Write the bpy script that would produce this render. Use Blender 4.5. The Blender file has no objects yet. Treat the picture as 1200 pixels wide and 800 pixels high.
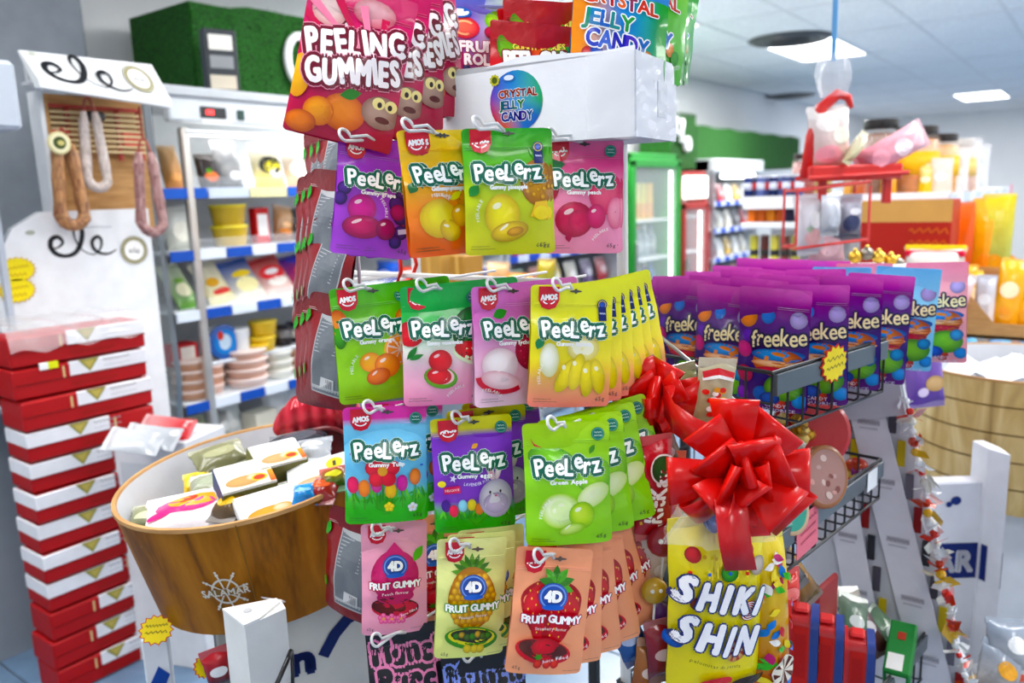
import bpy, bmesh, random
from math import *
from mathutils import Vector, Matrix, Quaternion

# ------------------------------------------------------------------ camera
SC = bpy.context.scene
COLL = SC.collection
YAW = radians(37); PITCH = radians(10.4); ROLL = radians(1.9); FPX = 930.0; EYE = 1.5
R0 = Vector((cos(YAW), sin(YAW), 0)); F0 = Vector((-sin(YAW), cos(YAW), 0)); Z = Vector((0, 0, 1))

def W(X, Y, h):
    """X metres right of the camera, Y ahead of it, h above the floor"""
    return R0 * X + F0 * Y + Z * h

def at(px, py, Y):
    """the point Y metres ahead that the photograph shows at a pixel"""
    x = (px - 600) / FPX; y = (400 - py) / FPX
    X = cos(ROLL) * x + sin(ROLL) * y; u = -sin(ROLL) * x + cos(ROLL) * y
    k = Y / (cos(PITCH) + u * sin(PITCH))
    return W(X * k, Y, EYE + (-sin(PITCH) + u * cos(PITCH)) * k)

def on_y(px, py, yw):
    """the point of a pixel's ray in the plane y = yw of the room"""
    a = at(px, py, 1.0) - Vector((0, 0, EYE))
    return Vector((0, 0, EYE)) + a * (yw / a.y)

def on_x(px, py, xw):
    a = at(px, py, 1.0) - Vector((0, 0, EYE))
    return Vector((0, 0, EYE)) + a * (xw / a.x)

def on_h(px, py, h):
    a = at(px, py, 1.0) - Vector((0, 0, EYE))
    return Vector((0, 0, EYE)) + a * ((h - EYE) / a.z)

def ppm(P):
    """pixels per metre at a point"""
    d = P - Vector((0, 0, EYE))
    return FPX / (d.dot(F0) * cos(PITCH) - d.z * sin(PITCH))

cam_data = bpy.data.cameras.new('camera'); cam = bpy.data.objects.new('camera', cam_data); COLL.objects.link(cam)
_fw = F0 * cos(PITCH) - Z * sin(PITCH); _u0 = F0 * sin(PITCH) + Z * cos(PITCH)
_r = R0 * cos(ROLL) - _u0 * sin(ROLL); _u = R0 * sin(ROLL) + _u0 * cos(ROLL)
cm = Matrix((_r, _u, -_fw)).transposed().to_4x4(); cm.translation = (0, 0, EYE)
cam.matrix_world = cm
cam_data.sensor_width = 36.0; cam_data.lens = 36.0 * FPX / 1200; cam_data.clip_start = 0.05; cam_data.clip_end = 60
cam_data.dof.use_dof = True; cam_data.dof.focus_distance = 1.16; cam_data.dof.aperture_fstop = 3.2
SC.camera = cam

# ------------------------------------------------------------------ world, lights, exposure
world = bpy.data.worlds.new('shop_air'); SC.world = world; world.use_nodes = True
world.node_tree.nodes['Background'].inputs[0].default_value = (0.93, 0.96, 1.0, 1)
world.node_tree.nodes['Background'].inputs[1].default_value = 1.0
SC.view_settings.view_transform = 'Standard'; SC.view_settings.look = 'None'
SC.view_settings.exposure = 0.18; SC.view_settings.gamma = 1.0
SC.view_settings.use_curve_mapping = False
CEIL = 2.7

def area(name, loc, aim, sx, sy, power, col=(1, 1, 1)):
    d = bpy.data.lights.new(name, 'AREA'); d.shape = 'RECTANGLE'; d.size = sx; d.size_y = sy; d.energy = power; d.color = col
    o = bpy.data.objects.new(name, d); COLL.objects.link(o); o.location = loc
    o.rotation_euler = (Vector(aim) - Vector(loc)).to_track_quat('-Z', 'Y').to_euler()
    return o
# the ceiling panels' own light
LIGHTS = {(2, 8): 85, (3, 13): 90, (2, 4): 24, (6, 4): 22, (1, 6): 70, (8, 6): 60, (10, 4): 50, (10, 8): 60, (4, 2): 14, (8, 1): 14, (2, 1): 8, (8, 10): 80, (2, 2): 5}  # last entry is an unseen panel added to brighten salami stand and cartons
def panel_at(i, j): return -3.73 + .6 * i + .3, -2.58 + 1.2 * j + .6
for (i, j), pw in LIGHTS.items():
    lx, ly = panel_at(i, j)
    area('ceiling_panel_light', (lx, ly, CEIL - 0.02), (lx, ly, 0), 0.55, 1.14, pw, (1, 0.985, 0.96))

# ------------------------------------------------------------------ colours and materials
def hx(s):
    s = s.lstrip('#')
    if len(s) == 3: s = ''.join(ch * 2 for ch in s)
    v = [int(s[i:i + 2], 16) / 255 for i in (0, 2, 4)]
    return tuple(x / 12.92 if x <= .04045 else ((x + .055) / 1.055) ** 2.4 for x in v)
_cc = {}
def C(c):
    if isinstance(c, str):
        if c not in _cc: _cc[c] = hx(c)
        return _cc[c]
    return tuple(c)[:3]
def mix(a, b, t):
    a = C(a); b = C(b); t = min(1, max(0, t))
    return tuple(a[i] * (1 - t) + b[i] * t for i in range(3))

def nodes(name):
    m = bpy.data.materials.new(name); m.use_nodes = True
    return m, m.node_tree.nodes, m.node_tree.links, m.node_tree.nodes['Principled BSDF']

def vmat(name, rough=.5, spec=.5, metal=0, coat=0, bump=0, bscale=60, var=.05, vscale=14, alpha=1, trans=0, sss=0, detail=3, sat=1.0, val=1.0):
    """material that takes the colour of the 'Col' attribute, with procedural tone variation and relief"""
    m, N, L, b = nodes(name)
    a = N.new('ShaderNodeAttribute'); a.attribute_name = 'Col'
    tc = N.new('ShaderNodeTexCoord')
    src = a.outputs['Color']
    if var:
        n = N.new('ShaderNodeTexNoise'); n.inputs['Scale'].default_value = vscale; n.inputs['Detail'].default_value = 4
        L.new(tc.outputs['Object'], n.inputs['Vector'])
        mr = N.new('ShaderNodeMapRange'); mr.inputs[1].default_value = .3; mr.inputs[2].default_value = .7
        mr.inputs[3].default_value = 1 - var * 1.6; mr.inputs[4].default_value = 1 + var
        L.new(n.outputs['Fac'], mr.inputs[0])
        mx = N.new('ShaderNodeMix'); mx.data_type = 'RGBA'; mx.blend_type = 'MULTIPLY'; mx.inputs[0].default_value = 1
        L.new(src, mx.inputs[6]); L.new(mr.outputs[0], mx.inputs[7]); src = mx.outputs[2]
    if sat != 1:
        hs = N.new('ShaderNodeHueSaturation'); hs.inputs['Saturation'].default_value = sat; hs.inputs['Value'].default_value = val; L.new(src, hs.inputs['Color']); src = hs.outputs[0]
    L.new(src, b.inputs['Base Color'])
    b.inputs['Roughness'].default_value = rough; b.inputs['Specular IOR Level'].default_value = spec
    b.inputs['Metallic'].default_value = metal; b.inputs['Coat Weight'].default_value = coat; b.inputs['Coat Roughness'].default_value = .08
    if alpha < 1: b.inputs['Alpha'].default_value = alpha
    if trans: b.inputs['Transmission Weight'].default_value = trans
    if bump:
        n2 = N.new('ShaderNodeTexNoise'); n2.inputs['Scale'].default_value = bscale; n2.inputs['Detail'].default_value = detail
        L.new(tc.outputs['Object'], n2.inputs['Vector'])
        bp = N.new('ShaderNodeBump'); bp.inputs['Strength'].default_value = bump; bp.inputs['Distance'].default_value = .004
        L.new(n2.outputs['Fac'], bp.inputs['Height']); L.new(bp.outputs[0], b.inputs['Normal'])
    return m

FILM = vmat('printed_pouch_film', .3, .3, coat=.3, bump=.8, bscale=22, var=.03, sat=1.16, val=1.22)
INK = vmat('print_on_film', .3, .3, coat=.3, bump=.8, bscale=22, var=.02, sat=1.12, val=1.15)
CRINKLE = vmat('crinkled_snack_film', .24, .45, coat=.35, bump=.9, bscale=34, var=.06, sat=1.12)
CARD = vmat('printed_card', .5, .3, bump=.08, bscale=120, var=.04, sat=1.12)
PAPER = vmat('plain_paper', .8, .2, bump=.1, bscale=150, var=.04)
PLASTIC = vmat('moulded_plastic', .35, .5, coat=.2, bump=.04, bscale=90, var=.03)
PAINT = vmat('powder_coated_steel', .38, .5, bump=.05, bscale=200, var=.03)
METAL = vmat('bare_metal', .3, .5, metal=.9, bump=.05, bscale=150, var=.06)
FOOD = vmat('food', .45, .5, bump=.5, bscale=60, var=.16, vscale=40)
SHRINK = vmat('clear_shrink_film', .12, .6, bump=1.0, bscale=22, var=.02, alpha=.16)
CLEAR = vmat('clear_plastic', .08, .5, bump=.12, bscale=30, var=.02, alpha=.12)
FOG = vmat('frosted_crinkled_cellophane', .15, .6, bump=1.0, bscale=26, var=.05, alpha=.24)
RIBBON = vmat('red_satin_plastic_ribbon', .3, .25, coat=.25, bump=.06, bscale=40, var=.05, trans=0.0)

def glass_mat():
    m, N, L, b = nodes('clear_glass_pane')
    b.inputs['Base Color'].default_value = (.9, .96, .95, 1); b.inputs['Roughness'].default_value = .04
    b.inputs['Alpha'].default_value = .16
    n = N.new('ShaderNodeTexNoise'); n.inputs['Scale'].default_value = 3
    mr = N.new('ShaderNodeMapRange'); mr.inputs[3].default_value = .03; mr.inputs[4].default_value = .12
    L.new(n.outputs['Fac'], mr.inputs[0]); L.new(mr.outputs[0], b.inputs['Roughness'])
    return m
GLASS = glass_mat()

def emit_mat(name, col, s):
    m, N, L, b = nodes(name)
    n = N.new('ShaderNodeTexNoise'); n.inputs['Scale'].default_value = 4
    mr = N.new('ShaderNodeMapRange'); mr.inputs[3].default_value = s * .97; mr.inputs[4].default_value = s
    L.new(n.outputs['Fac'], mr.inputs[0]); L.new(mr.outputs[0], b.inputs['Emission Strength'])
    b.inputs['Base Color'].default_value = (*col, 1); b.inputs['Emission Color'].default_value = (*col, 1)
    return m
LAMP = emit_mat('lit_panel_diffuser', (1, .99, .97), 6.0)
LEDRED = emit_mat('red_display_digit', (1, .03, .03), 2.5)
BACKLIT = emit_mat('backlit_sign_face', (1, .95, .86), 1.6)

def ramp_mat(name, cols, scale, distort=0, kind='noise', rough=.6, bump=.2, stretch=(1, 1, 1), detail=6, bd=.004):
    m, N, L, b = nodes(name)
    tc = N.new('ShaderNodeTexCoord'); mp = N.new('ShaderNodeMapping'); mp.inputs['Scale'].default_value = stretch
    L.new(tc.outputs['Object'], mp.inputs['Vector'])
    if kind == 'wave':
        t = N.new('ShaderNodeTexWave'); t.inputs['Scale'].default_value = scale; t.inputs['Distortion'].default_value = distort
        t.inputs['Detail'].default_value = 3; t.inputs['Detail Scale'].default_value = 1.2
    else:
        t = N.new('ShaderNodeTexNoise'); t.inputs['Scale'].default_value = scale; t.inputs['Detail'].default_value = detail
        t.inputs['Distortion'].default_value = distort
    L.new(mp.outputs[0], t.inputs['Vector'])
    r = N.new('ShaderNodeValToRGB'); e = r.color_ramp.elements
    while len(e) < len(cols): e.new(.5)
    for i, (pos, c) in enumerate(cols): e[i].position = pos; e[i].color = (*C(c), 1)
    L.new(t.outputs['Fac'], r.inputs[0]); L.new(r.outputs[0], b.inputs['Base Color'])
    b.inputs['Roughness'].default_value = rough
    if bump:
        bp = N.new('ShaderNodeBump'); bp.inputs['Strength'].default_value = bump; bp.inputs['Distance'].default_value = bd
        L.new(t.outputs['Fac'], bp.inputs['Height']); L.new(bp.outputs[0], b.inputs['Normal'])
    return m
WALLM = ramp_mat('painted_plaster_wall', [(0, 'e4e6e8'), (1, 'f2f3f4')], 2.2, rough=.8, bump=.05)
CEILM = ramp_mat('mineral_fibre_ceiling_tile', [(.35, 'dcdee1'), (.6, 'eceef0')], 40, rough=.9, bump=.15)
FLOORM = ramp_mat('glazed_floor_tile', [(.2, '547290'), (.8, '7892ae')], 5, 1.5, rough=.28, bump=.03)
GROUT = ramp_mat('floor_grout', [(.2, '6d7681'), (.8, '828b96')], 30, rough=.9)
GRASSM = ramp_mat('artificial_turf', [(.3, '053001'), (.5, '0b5203'), (.72, '187008')], 90, rough=.9, bump=.9, bd=.02)
KRAFT = ramp_mat('kraft_cardboard', [(.3, 'a97a45'), (.7, 'c79a62')], 12, rough=.85, bump=.1, stretch=(1, 1, 6))
def wood_print(name, a, b_, c, sc=7):
    m, N, L, b = nodes(name)
    tc = N.new('ShaderNodeTexCoord'); mp = N.new('ShaderNodeMapping'); mp.inputs['Scale'].default_value = (1, 1, .16)
    L.new(tc.outputs['Object'], mp.inputs['Vector'])
    n = N.new('ShaderNodeTexNoise'); n.inputs['Scale'].default_value = sc; n.inputs['Detail'].default_value = 2
    L.new(mp.outputs[0], n.inputs['Vector'])
    mu = N.new('ShaderNodeMath'); mu.operation = 'MULTIPLY'; mu.inputs[1].default_value = 9
    L.new(n.outputs['Fac'], mu.inputs[0])
    fr = N.new('ShaderNodeMath'); fr.operation = 'PINGPONG'; fr.inputs[1].default_value = 1
    L.new(mu.outputs[0], fr.inputs[0])
    g = N.new('ShaderNodeTexNoise'); g.inputs['Scale'].default_value = 130; g.inputs['Detail'].default_value = 3
    L.new(mp.outputs[0], g.inputs['Vector'])
    ad = N.new('ShaderNodeMath'); ad.operation = 'MULTIPLY_ADD'; ad.inputs[1].default_value = .55
    L.new(fr.outputs[0], ad.inputs[0])
    m2 = N.new('ShaderNodeMath'); m2.operation = 'MULTIPLY'; m2.inputs[1].default_value = .5
    L.new(g.outputs['Fac'], m2.inputs[0]); L.new(m2.outputs[0], ad.inputs[2])
    r = N.new('ShaderNodeValToRGB'); e = r.color_ramp.elements; e.new(.5)
    for i, (pos, cc) in enumerate([(.12, a), (.42, b_), (.85, c)]): e[i].position = pos; e[i].color = (*C(cc), 1)
    L.new(ad.outputs[0], r.inputs[0]); L.new(r.outputs[0], b.inputs['Base Color'])
    b.inputs['Roughness'].default_value = .5; b.inputs['Specular IOR Level'].default_value = .2
    return m
OAK = wood_print('wood_grain_print', '643802', '985c02', 'b0700e')
BAMBOO = ramp_mat('woven_bamboo_print', [(.25, '8a6a35'), (.5, 'c5a463'), (.75, 'e6cf97')], 4, 2, rough=.6, bump=.2, stretch=(2, 2, .4))

# ------------------------------------------------------------------ mesh builder
class M:
    def __init__(s): s.v = []; s.f = []; s.c = []; s.tf = Matrix.Identity(4)
    def add(s, vs, fs, col):
        o = len(s.v)
        s.v += [tuple(s.tf @ Vector(v)) for v in vs]
        per = isinstance(col, list)
        for i, f in enumerate(fs):
            s.f.append([o + k for k in f])
            if per and len(col) == len(vs): s.c.append([C(col[k]) for k in f])
            else:
                c = C(col[i]) if per else C(col)
                s.c.append([c] * len(f))
        return s
    def box(s, c, d, col, b=0.0):
        x, y, z = (q / 2 for q in d); cx, cy, cz = c
        b = min(b, x * .9, y * .9, z * .9)
        if b <= 0:
            vs = [(cx + i * x, cy + j * y, cz + k * z) for i in (-1, 1) for j in (-1, 1) for k in (-1, 1)]
            return s.add(vs, [(0, 1, 3, 2), (4, 6, 7, 5), (0, 4, 5, 1), (2, 3, 7, 6), (0, 2, 6, 4), (1, 5, 7, 3)], col)
        vs = []; ix = {}
        for i in (-1, 1):
            for j in (-1, 1):
                for k in (-1, 1):
                    for a in range(3):
                        p = [i * x, j * y, k * z]
                        for q in range(3):
                            if q != a: p[q] -= (i, j, k)[q] * b
                        ix[i, j, k, a] = len(vs); vs.append((cx + p[0], cy + p[1], cz + p[2]))
        fs = []
        for a in range(3):
            o1, o2 = [q for q in range(3) if q != a]
            for sg in (-1, 1):
                q = []
                for (u, w) in ((-1, -1), (1, -1), (1, 1), (-1, 1)):
                    t = [0, 0, 0]; t[a] = sg; t[o1] = u; t[o2] = w; q.append(ix[t[0], t[1], t[2], a])
                fs.append(q)
            for u in (-1, 1):
                for w in (-1, 1):
                    t = [0, 0, 0]; t[o1] = u; t[o2] = w; t[a] = -1; t0 = tuple(t); t[a] = 1; t1 = tuple(t)
                    fs.append([ix[(*t0, o1)], ix[(*t1, o1)], ix[(*t1, o2)], ix[(*t0, o2)]])
        for i in (-1, 1):
            for j in (-1, 1):
                for k in (-1, 1): fs.append([ix[i, j, k, a] for a in range(3)])
        return s.add(vs, fs, col)
    def tube(s, pts, r, n=8, col='888', cap=True, closed=False):
        pts = [Vector(p) for p in pts]; m = len(pts); rs = r if isinstance(r, (list, tuple)) else [r] * m
        vs = []; up = None
        for i, p in enumerate(pts):
            if closed: t = pts[(i + 1) % m] - pts[i - 1]
            else: t = pts[min(i + 1, m - 1)] - pts[max(i - 1, 0)]
            t = t.normalized() if t.length > 1e-9 else Vector((0, 0, 1))
            if up is None:
                a = Vector((0, 0, 1)) if abs(t.z) < .9 else Vector((1, 0, 0)); up = (a - t * a.dot(t)).normalized()
            else:
                up = up - t * up.dot(t); up = up.normalized() if up.length > 1e-6 else t.orthogonal().normalized()
            w = t.cross(up)
            for k in range(n):
                a = 2 * pi * k / n; vs.append(p + (up * cos(a) + w * sin(a)) * rs[i])
        fs = []; mm = m if closed else m - 1
        for i in range(mm):
            for k in range(n):
                a = i * n + k; b = i * n + (k + 1) % n; c = ((i + 1) % m) * n + (k + 1) % n; d = ((i + 1) % m) * n + k
                fs.append((a, b, c, d))
        if cap and not closed: fs.append(tuple(range(n - 1, -1, -1))); fs.append(tuple((m - 1) * n + k for k in range(n)))
        return s.add(vs, fs, col)
    def lathe(s, prof, n=24, cols='888', arc=2 * pi, a0=0, sx=1, sy=1, cx=0, cy=0, caps=True):
        """prof [(radius, z)], cols one colour or one per band"""
        m = len(prof); full = arc > 2 * pi - .01; nn = n if full else n + 1; vs = []
        for (r, z) in prof:
            for k in range(nn):
                a = a0 + arc * k / n; vs.append((cx + r * cos(a) * sx, cy + r * sin(a) * sy, z))
        fs = []; cl = []
        for i in range(m - 1):
            for k in range(n):
                k2 = (k + 1) % nn
                q = [i * nn + k, i * nn + k2, (i + 1) * nn + k2, (i + 1) * nn + k]
                fs.append(q); cl.append(cols[i] if isinstance(cols, list) else cols)
        if full and caps:
            if prof[0][0] > 1e-5: fs.append(list(range(nn - 1, -1, -1))); cl.append(cols[0] if isinstance(cols, list) else cols)
            if prof[-1][0] > 1e-5: fs.append([(m - 1) * nn + k for k in range(nn)]); cl.append(cols[-1] if isinstance(cols, list) else cols)
        return s.add(vs, fs, [C(c) for c in cl] if len(cl) != len(vs) else [C(c) for c in cl] )
    def prism(s, pts, d0, d1, col, axis=2):
        """outline in two axes, extruded along the third"""
        n = len(pts)
        def mk(p, d): return (p[0], p[1], d) if axis == 2 else ((p[0], d, p[1]) if axis == 1 else (d, p[0], p[1]))
        vs = [mk(p, d0) for p in pts] + [mk(p, d1) for p in pts]
        fs = [list(range(n - 1, -1, -1)), [n + k for k in range(n)]] + [[k, (k + 1) % n, n + (k + 1) % n, n + k] for k in range(n)]
        return s.add(vs, fs, col)
    def grid(s, fn, nu, nv, cf, wrap=False):
        vs = [fn(i / nu, j / nv) for j in range(nv + 1) for i in range(nu + 1)]
        cs = [C(cf(i / nu, j / nv)) if callable(cf) else C(cf) for j in range(nv + 1) for i in range(nu + 1)]
        fs = [(j * (nu + 1) + i, j * (nu + 1) + i + 1, (j + 1) * (nu + 1) + i + 1, (j + 1) * (nu + 1) + i) for j in range(nv) for i in range(nu)]
        o = len(s.v); s.v += [tuple(s.tf @ Vector(v)) for v in vs]
        for f in fs: s.f.append([o + k for k in f]); s.c.append([cs[k] for k in f])
        return s
    def ball(s, c, r, col, nu=12, nv=8, sq=(1, 1, 1), top=None):
        c = Vector(c); prof = []
        vs = [(c.x, c.y, c.z - r * sq[2])]
        for j in range(1, nv):
            a = -pi / 2 + pi * j / nv
            for i in range(nu):
                t = 2 * pi * i / nu; vs.append((c.x + r * cos(a) * cos(t) * sq[0], c.y + r * cos(a) * sin(t) * sq[1], c.z + r * sin(a) * sq[2]))
        vs.append((c.x, c.y, c.z + r * sq[2])); e = len(vs) - 1
        fs = [(0, 1 + (i + 1) % nu, 1 + i) for i in range(nu)]
        for j in range(nv - 2):
            for i in range(nu):
                a = 1 + j * nu; fs.append((a + i, a + (i + 1) % nu, a + nu + (i + 1) % nu, a + nu + i))
        a = 1 + (nv - 2) * nu; fs += [(a + i, a + (i + 1) % nu, e) for i in range(nu)]
        return s.add(vs, fs, [C(col) if not top else mix(col, top, (v[2] - c.z) / r * .5 + .5) for v in vs])
    def mesh(s, name, mat, smooth=False, angle=None):
        me = bpy.data.meshes.new(name); me.from_pydata(s.v, [], s.f)
        ca = me.color_attributes.new('Col', 'FLOAT_COLOR', 'CORNER')
        buf = []
        for cs in s.c:
            for c in cs: buf += (c[0], c[1], c[2], 1.0)
        ca.data.foreach_set('color', buf)
        me.materials.append(mat)
        if smooth or angle:
            me.polygons.foreach_set('use_smooth', [True] * len(me.polygons))
            if angle: me.set_sharp_from_angle(angle=radians(angle))
        me.update(); return me
    def build(s, name, mat, parent=None, smooth=False, angle=None, mw=None, label=None):
        o = bpy.data.objects.new(name, s.mesh(name, mat, smooth, angle)); COLL.objects.link(o)
        if parent is not None: o.parent = parent
        elif mw is not None: o.matrix_world = mw
        if mw is not None and parent is not None: o.matrix_local = mw
        if label: o['label'] = label
        return o

def tag(o, label, cat, group=None):
    o['label'] = label; o['category'] = cat
    if group: o['group'] = group
    return o
def thing(name, label, cat, mw=None, group=None):
    o = bpy.data.objects.new(name, None); COLL.objects.link(o); o.empty_display_size = .05
    if mw is not None: o.matrix_world = mw if isinstance(mw, Matrix) else Matrix.Translation(mw)
    return tag(o, label, cat, group)
def structure(o): o['kind'] = 'structure'; return o
def dup(root, mw, label, group=None):
    c = root.copy(); COLL.objects.link(c); c.matrix_world = mw; c['label'] = label
    if group: c['group'] = group
    for ch in list(root.children):
        d = ch.copy(); COLL.objects.link(d); d.parent = c
        for g in list(ch.children):
            e = g.copy(); COLL.objects.link(e); e.parent = d
    return c

def pose(loc, yaw=0, roll=0, pitch=0, room=False):
    """local x right, y up, z towards the viewer; yaw about the vertical, pitch tips the top back, roll turns in its own plane"""
    if room: b = Matrix(((1, 0, 0), (0, 0, -1), (0, 1, 0)))
    else: b = Matrix((R0, Z, -F0)).transposed()
    m = Matrix.Rotation(radians(yaw), 3, 'Z') @ b @ Matrix.Rotation(radians(-pitch), 3, 'X') @ Matrix.Rotation(radians(roll), 3, 'Z')
    m = m.to_4x4(); m.translation = loc
    return m
def upright(loc, yaw=0, cam_frame=False, tx=0, ty=0):
    """local z up; yaw 0 is the room's own axes"""
    m = Matrix.Rotation(radians(yaw) + (YAW if cam_frame else 0), 4, 'Z') @ Matrix.Rotation(radians(tx), 4, 'X') @ Matrix.Rotation(radians(ty), 4, 'Y')
    m.translation = loc
    return m
ORD = ['first', 'second', 'third', 'fourth', 'fifth', 'sixth', 'seventh', 'eighth', 'ninth', 'tenth', 'eleventh', 'twelfth', 'thirteenth', 'fourteenth']

# ------------------------------------------------------------------ lettering
_gl = {}
def glyph(ch, res=3):
    k = (ch, res)
    if k not in _gl:
        cu = bpy.data.curves.new('g', 'FONT'); cu.body = ch; cu.size = 1; cu.resolution_u = res; cu.fill_mode = 'FRONT'
        o = bpy.data.objects.new('g', cu); COLL.objects.link(o)
        dg = bpy.context.evaluated_depsgraph_get(); me = o.evaluated_get(dg).to_mesh()
        bm = bmesh.new(); bm.from_mesh(me); bmesh.ops.triangulate(bm, faces=bm.faces[:])
        for lim in (.5, .3):
            el = [e for e in bm.edges if e.calc_length() > lim]
            if el: bmesh.ops.subdivide_edges(bm, edges=el, cuts=1); bmesh.ops.triangulate(bm, faces=bm.faces[:])
        bm.verts.index_update(); vs = [(v.co.x, v.co.y) for v in bm.verts]; fs = [tuple(v.index for v in f.verts) for f in bm.faces]; bm.free()
        o.evaluated_get(dg).to_mesh_clear(); bpy.data.objects.remove(o); bpy.data.curves.remove(cu)
        if vs:
            x0 = min(v[0] for v in vs); x1 = max(v[0] for v in vs)
            vs = [(v[0] - x0, v[1]) for v in vs]; _gl[k] = (vs, fs, x1 - x0)
        else: _gl[k] = ([], [], .25)
    return _gl[k]

SCRAWL = {'SURTIDO', 'seleccion 24', 'DELICIAS', 'OFERTA', '1,99', 'LEONESA', 'Queso', '1,20', '1,50', 'ahora', 'artesanos', 'embutidos', 'TURRON', 'blando 3,50', 'duro 3,95', 'ARTIC', 'LOTUS', 'SNACK', 'pate fino', 'NET WEIGHT PACK', 'GUMMY CANDY', 'ARTIFICIALLY FLAVOURED', 'BEST', 'NEW', 'TASTE'}   # too small or blurred to read: strokes, not words
class Art:
    """flat print: layered shapes in units of the sheet's width, kept per part; laid onto a surface when built"""
    def __init__(s): s.parts = {}; s.n = 0; s.cur = 'picture'
    def part(s, n): s.cur = n; return s
    def add(s, vs, fs, col):
        s.n += 1; s.parts.setdefault(s.cur, []).append((vs, fs, col, s.n)); return s
    def ell(s, cx, cy, rx, ry, c, c2=None, rot=0, n=18, rings=2, hx_=-.25, hy=.3):
        """ellipse; c2 is the printed rim tone of a shaded picture"""
        a = radians(rot); vs = []; cs = []
        vs.append((cx + (hx_ * rx * cos(a) - hy * ry * sin(a)) * (1 if c2 else 0), cy + (hx_ * rx * sin(a) + hy * ry * cos(a)) * (1 if c2 else 0))); cs.append(C(c))
        for k in range(1, rings + 1):
            t = k / rings
            for i in range(n):
                q = 2 * pi * i / n
                ox = (hx_ * rx * (1 - t)) if c2 else 0; oy = (hy * ry * (1 - t)) if c2 else 0
                x = rx * t * cos(q) + ox; y = ry * t * sin(q) + oy
                vs.append((cx + x * cos(a) - y * sin(a), cy + x * sin(a) + y * cos(a))); cs.append(mix(c, c2, t * t) if c2 else C(c))
        fs = [(0, 1 + i, 1 + (i + 1) % n) for i in range(n)]
        for k in range(rings - 1):
            o = 1 + k * n; fs += [(o + i, o + n + i, o + n + (i + 1) % n, o + (i + 1) % n) for i in range(n)]
        return s.add(vs, fs, cs)
    def poly(s, pts, c): return s.add(list(pts), [tuple(range(len(pts)))], [C(c)] * len(pts))
    def rect(s, cx, cy, w, h, c, rot=0, nx=1, ny=1, c2=None):
        a = radians(rot); vs = []; cs = []
        for j in range(ny + 1):
            for i in range(nx + 1):
                x = (i / nx - .5) * w; y = (j / ny - .5) * h
                vs.append((cx + x * cos(a) - y * sin(a), cy + x * sin(a) + y * cos(a))); cs.append(mix(c, c2, j / ny) if c2 else C(c))
        fs = [(j * (nx + 1) + i, j * (nx + 1) + i + 1, (j + 1) * (nx + 1) + i + 1, (j + 1) * (nx + 1) + i) for j in range(ny) for i in range(nx)]
        return s.add(vs, fs, cs)
    def fan(s, pts, c, ctr=None):
        ctr = ctr or (sum(p[0] for p in pts) / len(pts), sum(p[1] for p in pts) / len(pts)); n = len(pts)
        return s.add([ctr] + list(pts), [(0, 1 + i, 1 + (i + 1) % n) for i in range(n)], [C(c)] * (n + 1))
    def star(s, cx, cy, r1, r2, n, c, rot=0, sy=1):
        return s.fan([(cx + (r1 if i % 2 == 0 else r2) * cos(radians(rot) + pi * i / n), cy + sy * (r1 if i % 2 == 0 else r2) * sin(radians(rot) + pi * i / n)) for i in range(2 * n)], c, (cx, cy))
    def band(s, pts, w, c):
        """stroke of constant or varying width along points"""
        n = len(pts); vs = []
        for i, p in enumerate(pts):
            a = pts[max(i - 1, 0)]; b = pts[min(i + 1, n - 1)]; dx = b[0] - a[0]; dy = b[1] - a[1]; l = hypot(dx, dy) or 1
            ww = w[i] if isinstance(w, list) else w
            vs += [(p[0] - dy / l * ww / 2, p[1] + dx / l * ww / 2), (p[0] + dy / l * ww / 2, p[1] - dx / l * ww / 2)]
        return s.add(vs, [(2 * i, 2 * i + 1, 2 * i + 3, 2 * i + 2) for i in range(n - 1)], [C(c)] * len(vs))
    def ring(s, cx, cy, r, w, c, sy=1, n=28, a0=0, a1=360, rot=0):
        q = radians(rot); pts = []
        for i in range(n + 1):
            t = radians(a0 + (a1 - a0) * i / n); x = r * cos(t); y = r * sy * sin(t); pts.append((cx + x * cos(q) - y * sin(q), cy + x * sin(q) + y * cos(q)))
        return s.band(pts, w, c)
    def leaf(s, cx, cy, l, w, rot, c):
        a = radians(rot); pts = []
        for t in (0, .25, .5, .75, 1, .75, .5, .25):
            pass
        up = [(t * l, w * sin(pi * t) * .5) for t in (0, .2, .4, .6, .8, 1)]; dn = [(t * l, -w * sin(pi * t) * .5) for t in (.8, .6, .4, .2)]
        return s.fan([(cx + x * cos(a) - y * sin(a), cy + x * sin(a) + y * cos(a)) for x, y in up + dn], c, (cx + l / 2 * cos(a), cy + l / 2 * sin(a)))
    def text(s, t, cx, cy, w, h, c, out=None, bold=0.0, rot=0, arc=0, wob=None, gap=.1, res=3, cols=None, wobr=None, shear=0):
        """t centred on (cx, cy), cap height h, total width w; out = [(radius, colour)] outermost first"""
        if t in SCRAWL:
            n = max(9, len(t) * 3); q = radians(rot); P = [(w * (k / (n - 1) - .5), h * .42 * sin(k * 2.1) * (.5 + .5 * abs(sin(k * .9 + len(t))))) for k in range(n)]
            return s.band([(cx + x * cos(q) - y * sin(q), cy + x * sin(q) + y * cos(q)) for x, y in P], h * .22, c)
        xs = []; x = 0
        for ch in t:
            g = glyph(ch, res); xs.append(x); x += g[2] + gap
        tot = x - gap; sx = w / tot; sy = h / .729; a = radians(rot)
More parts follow.
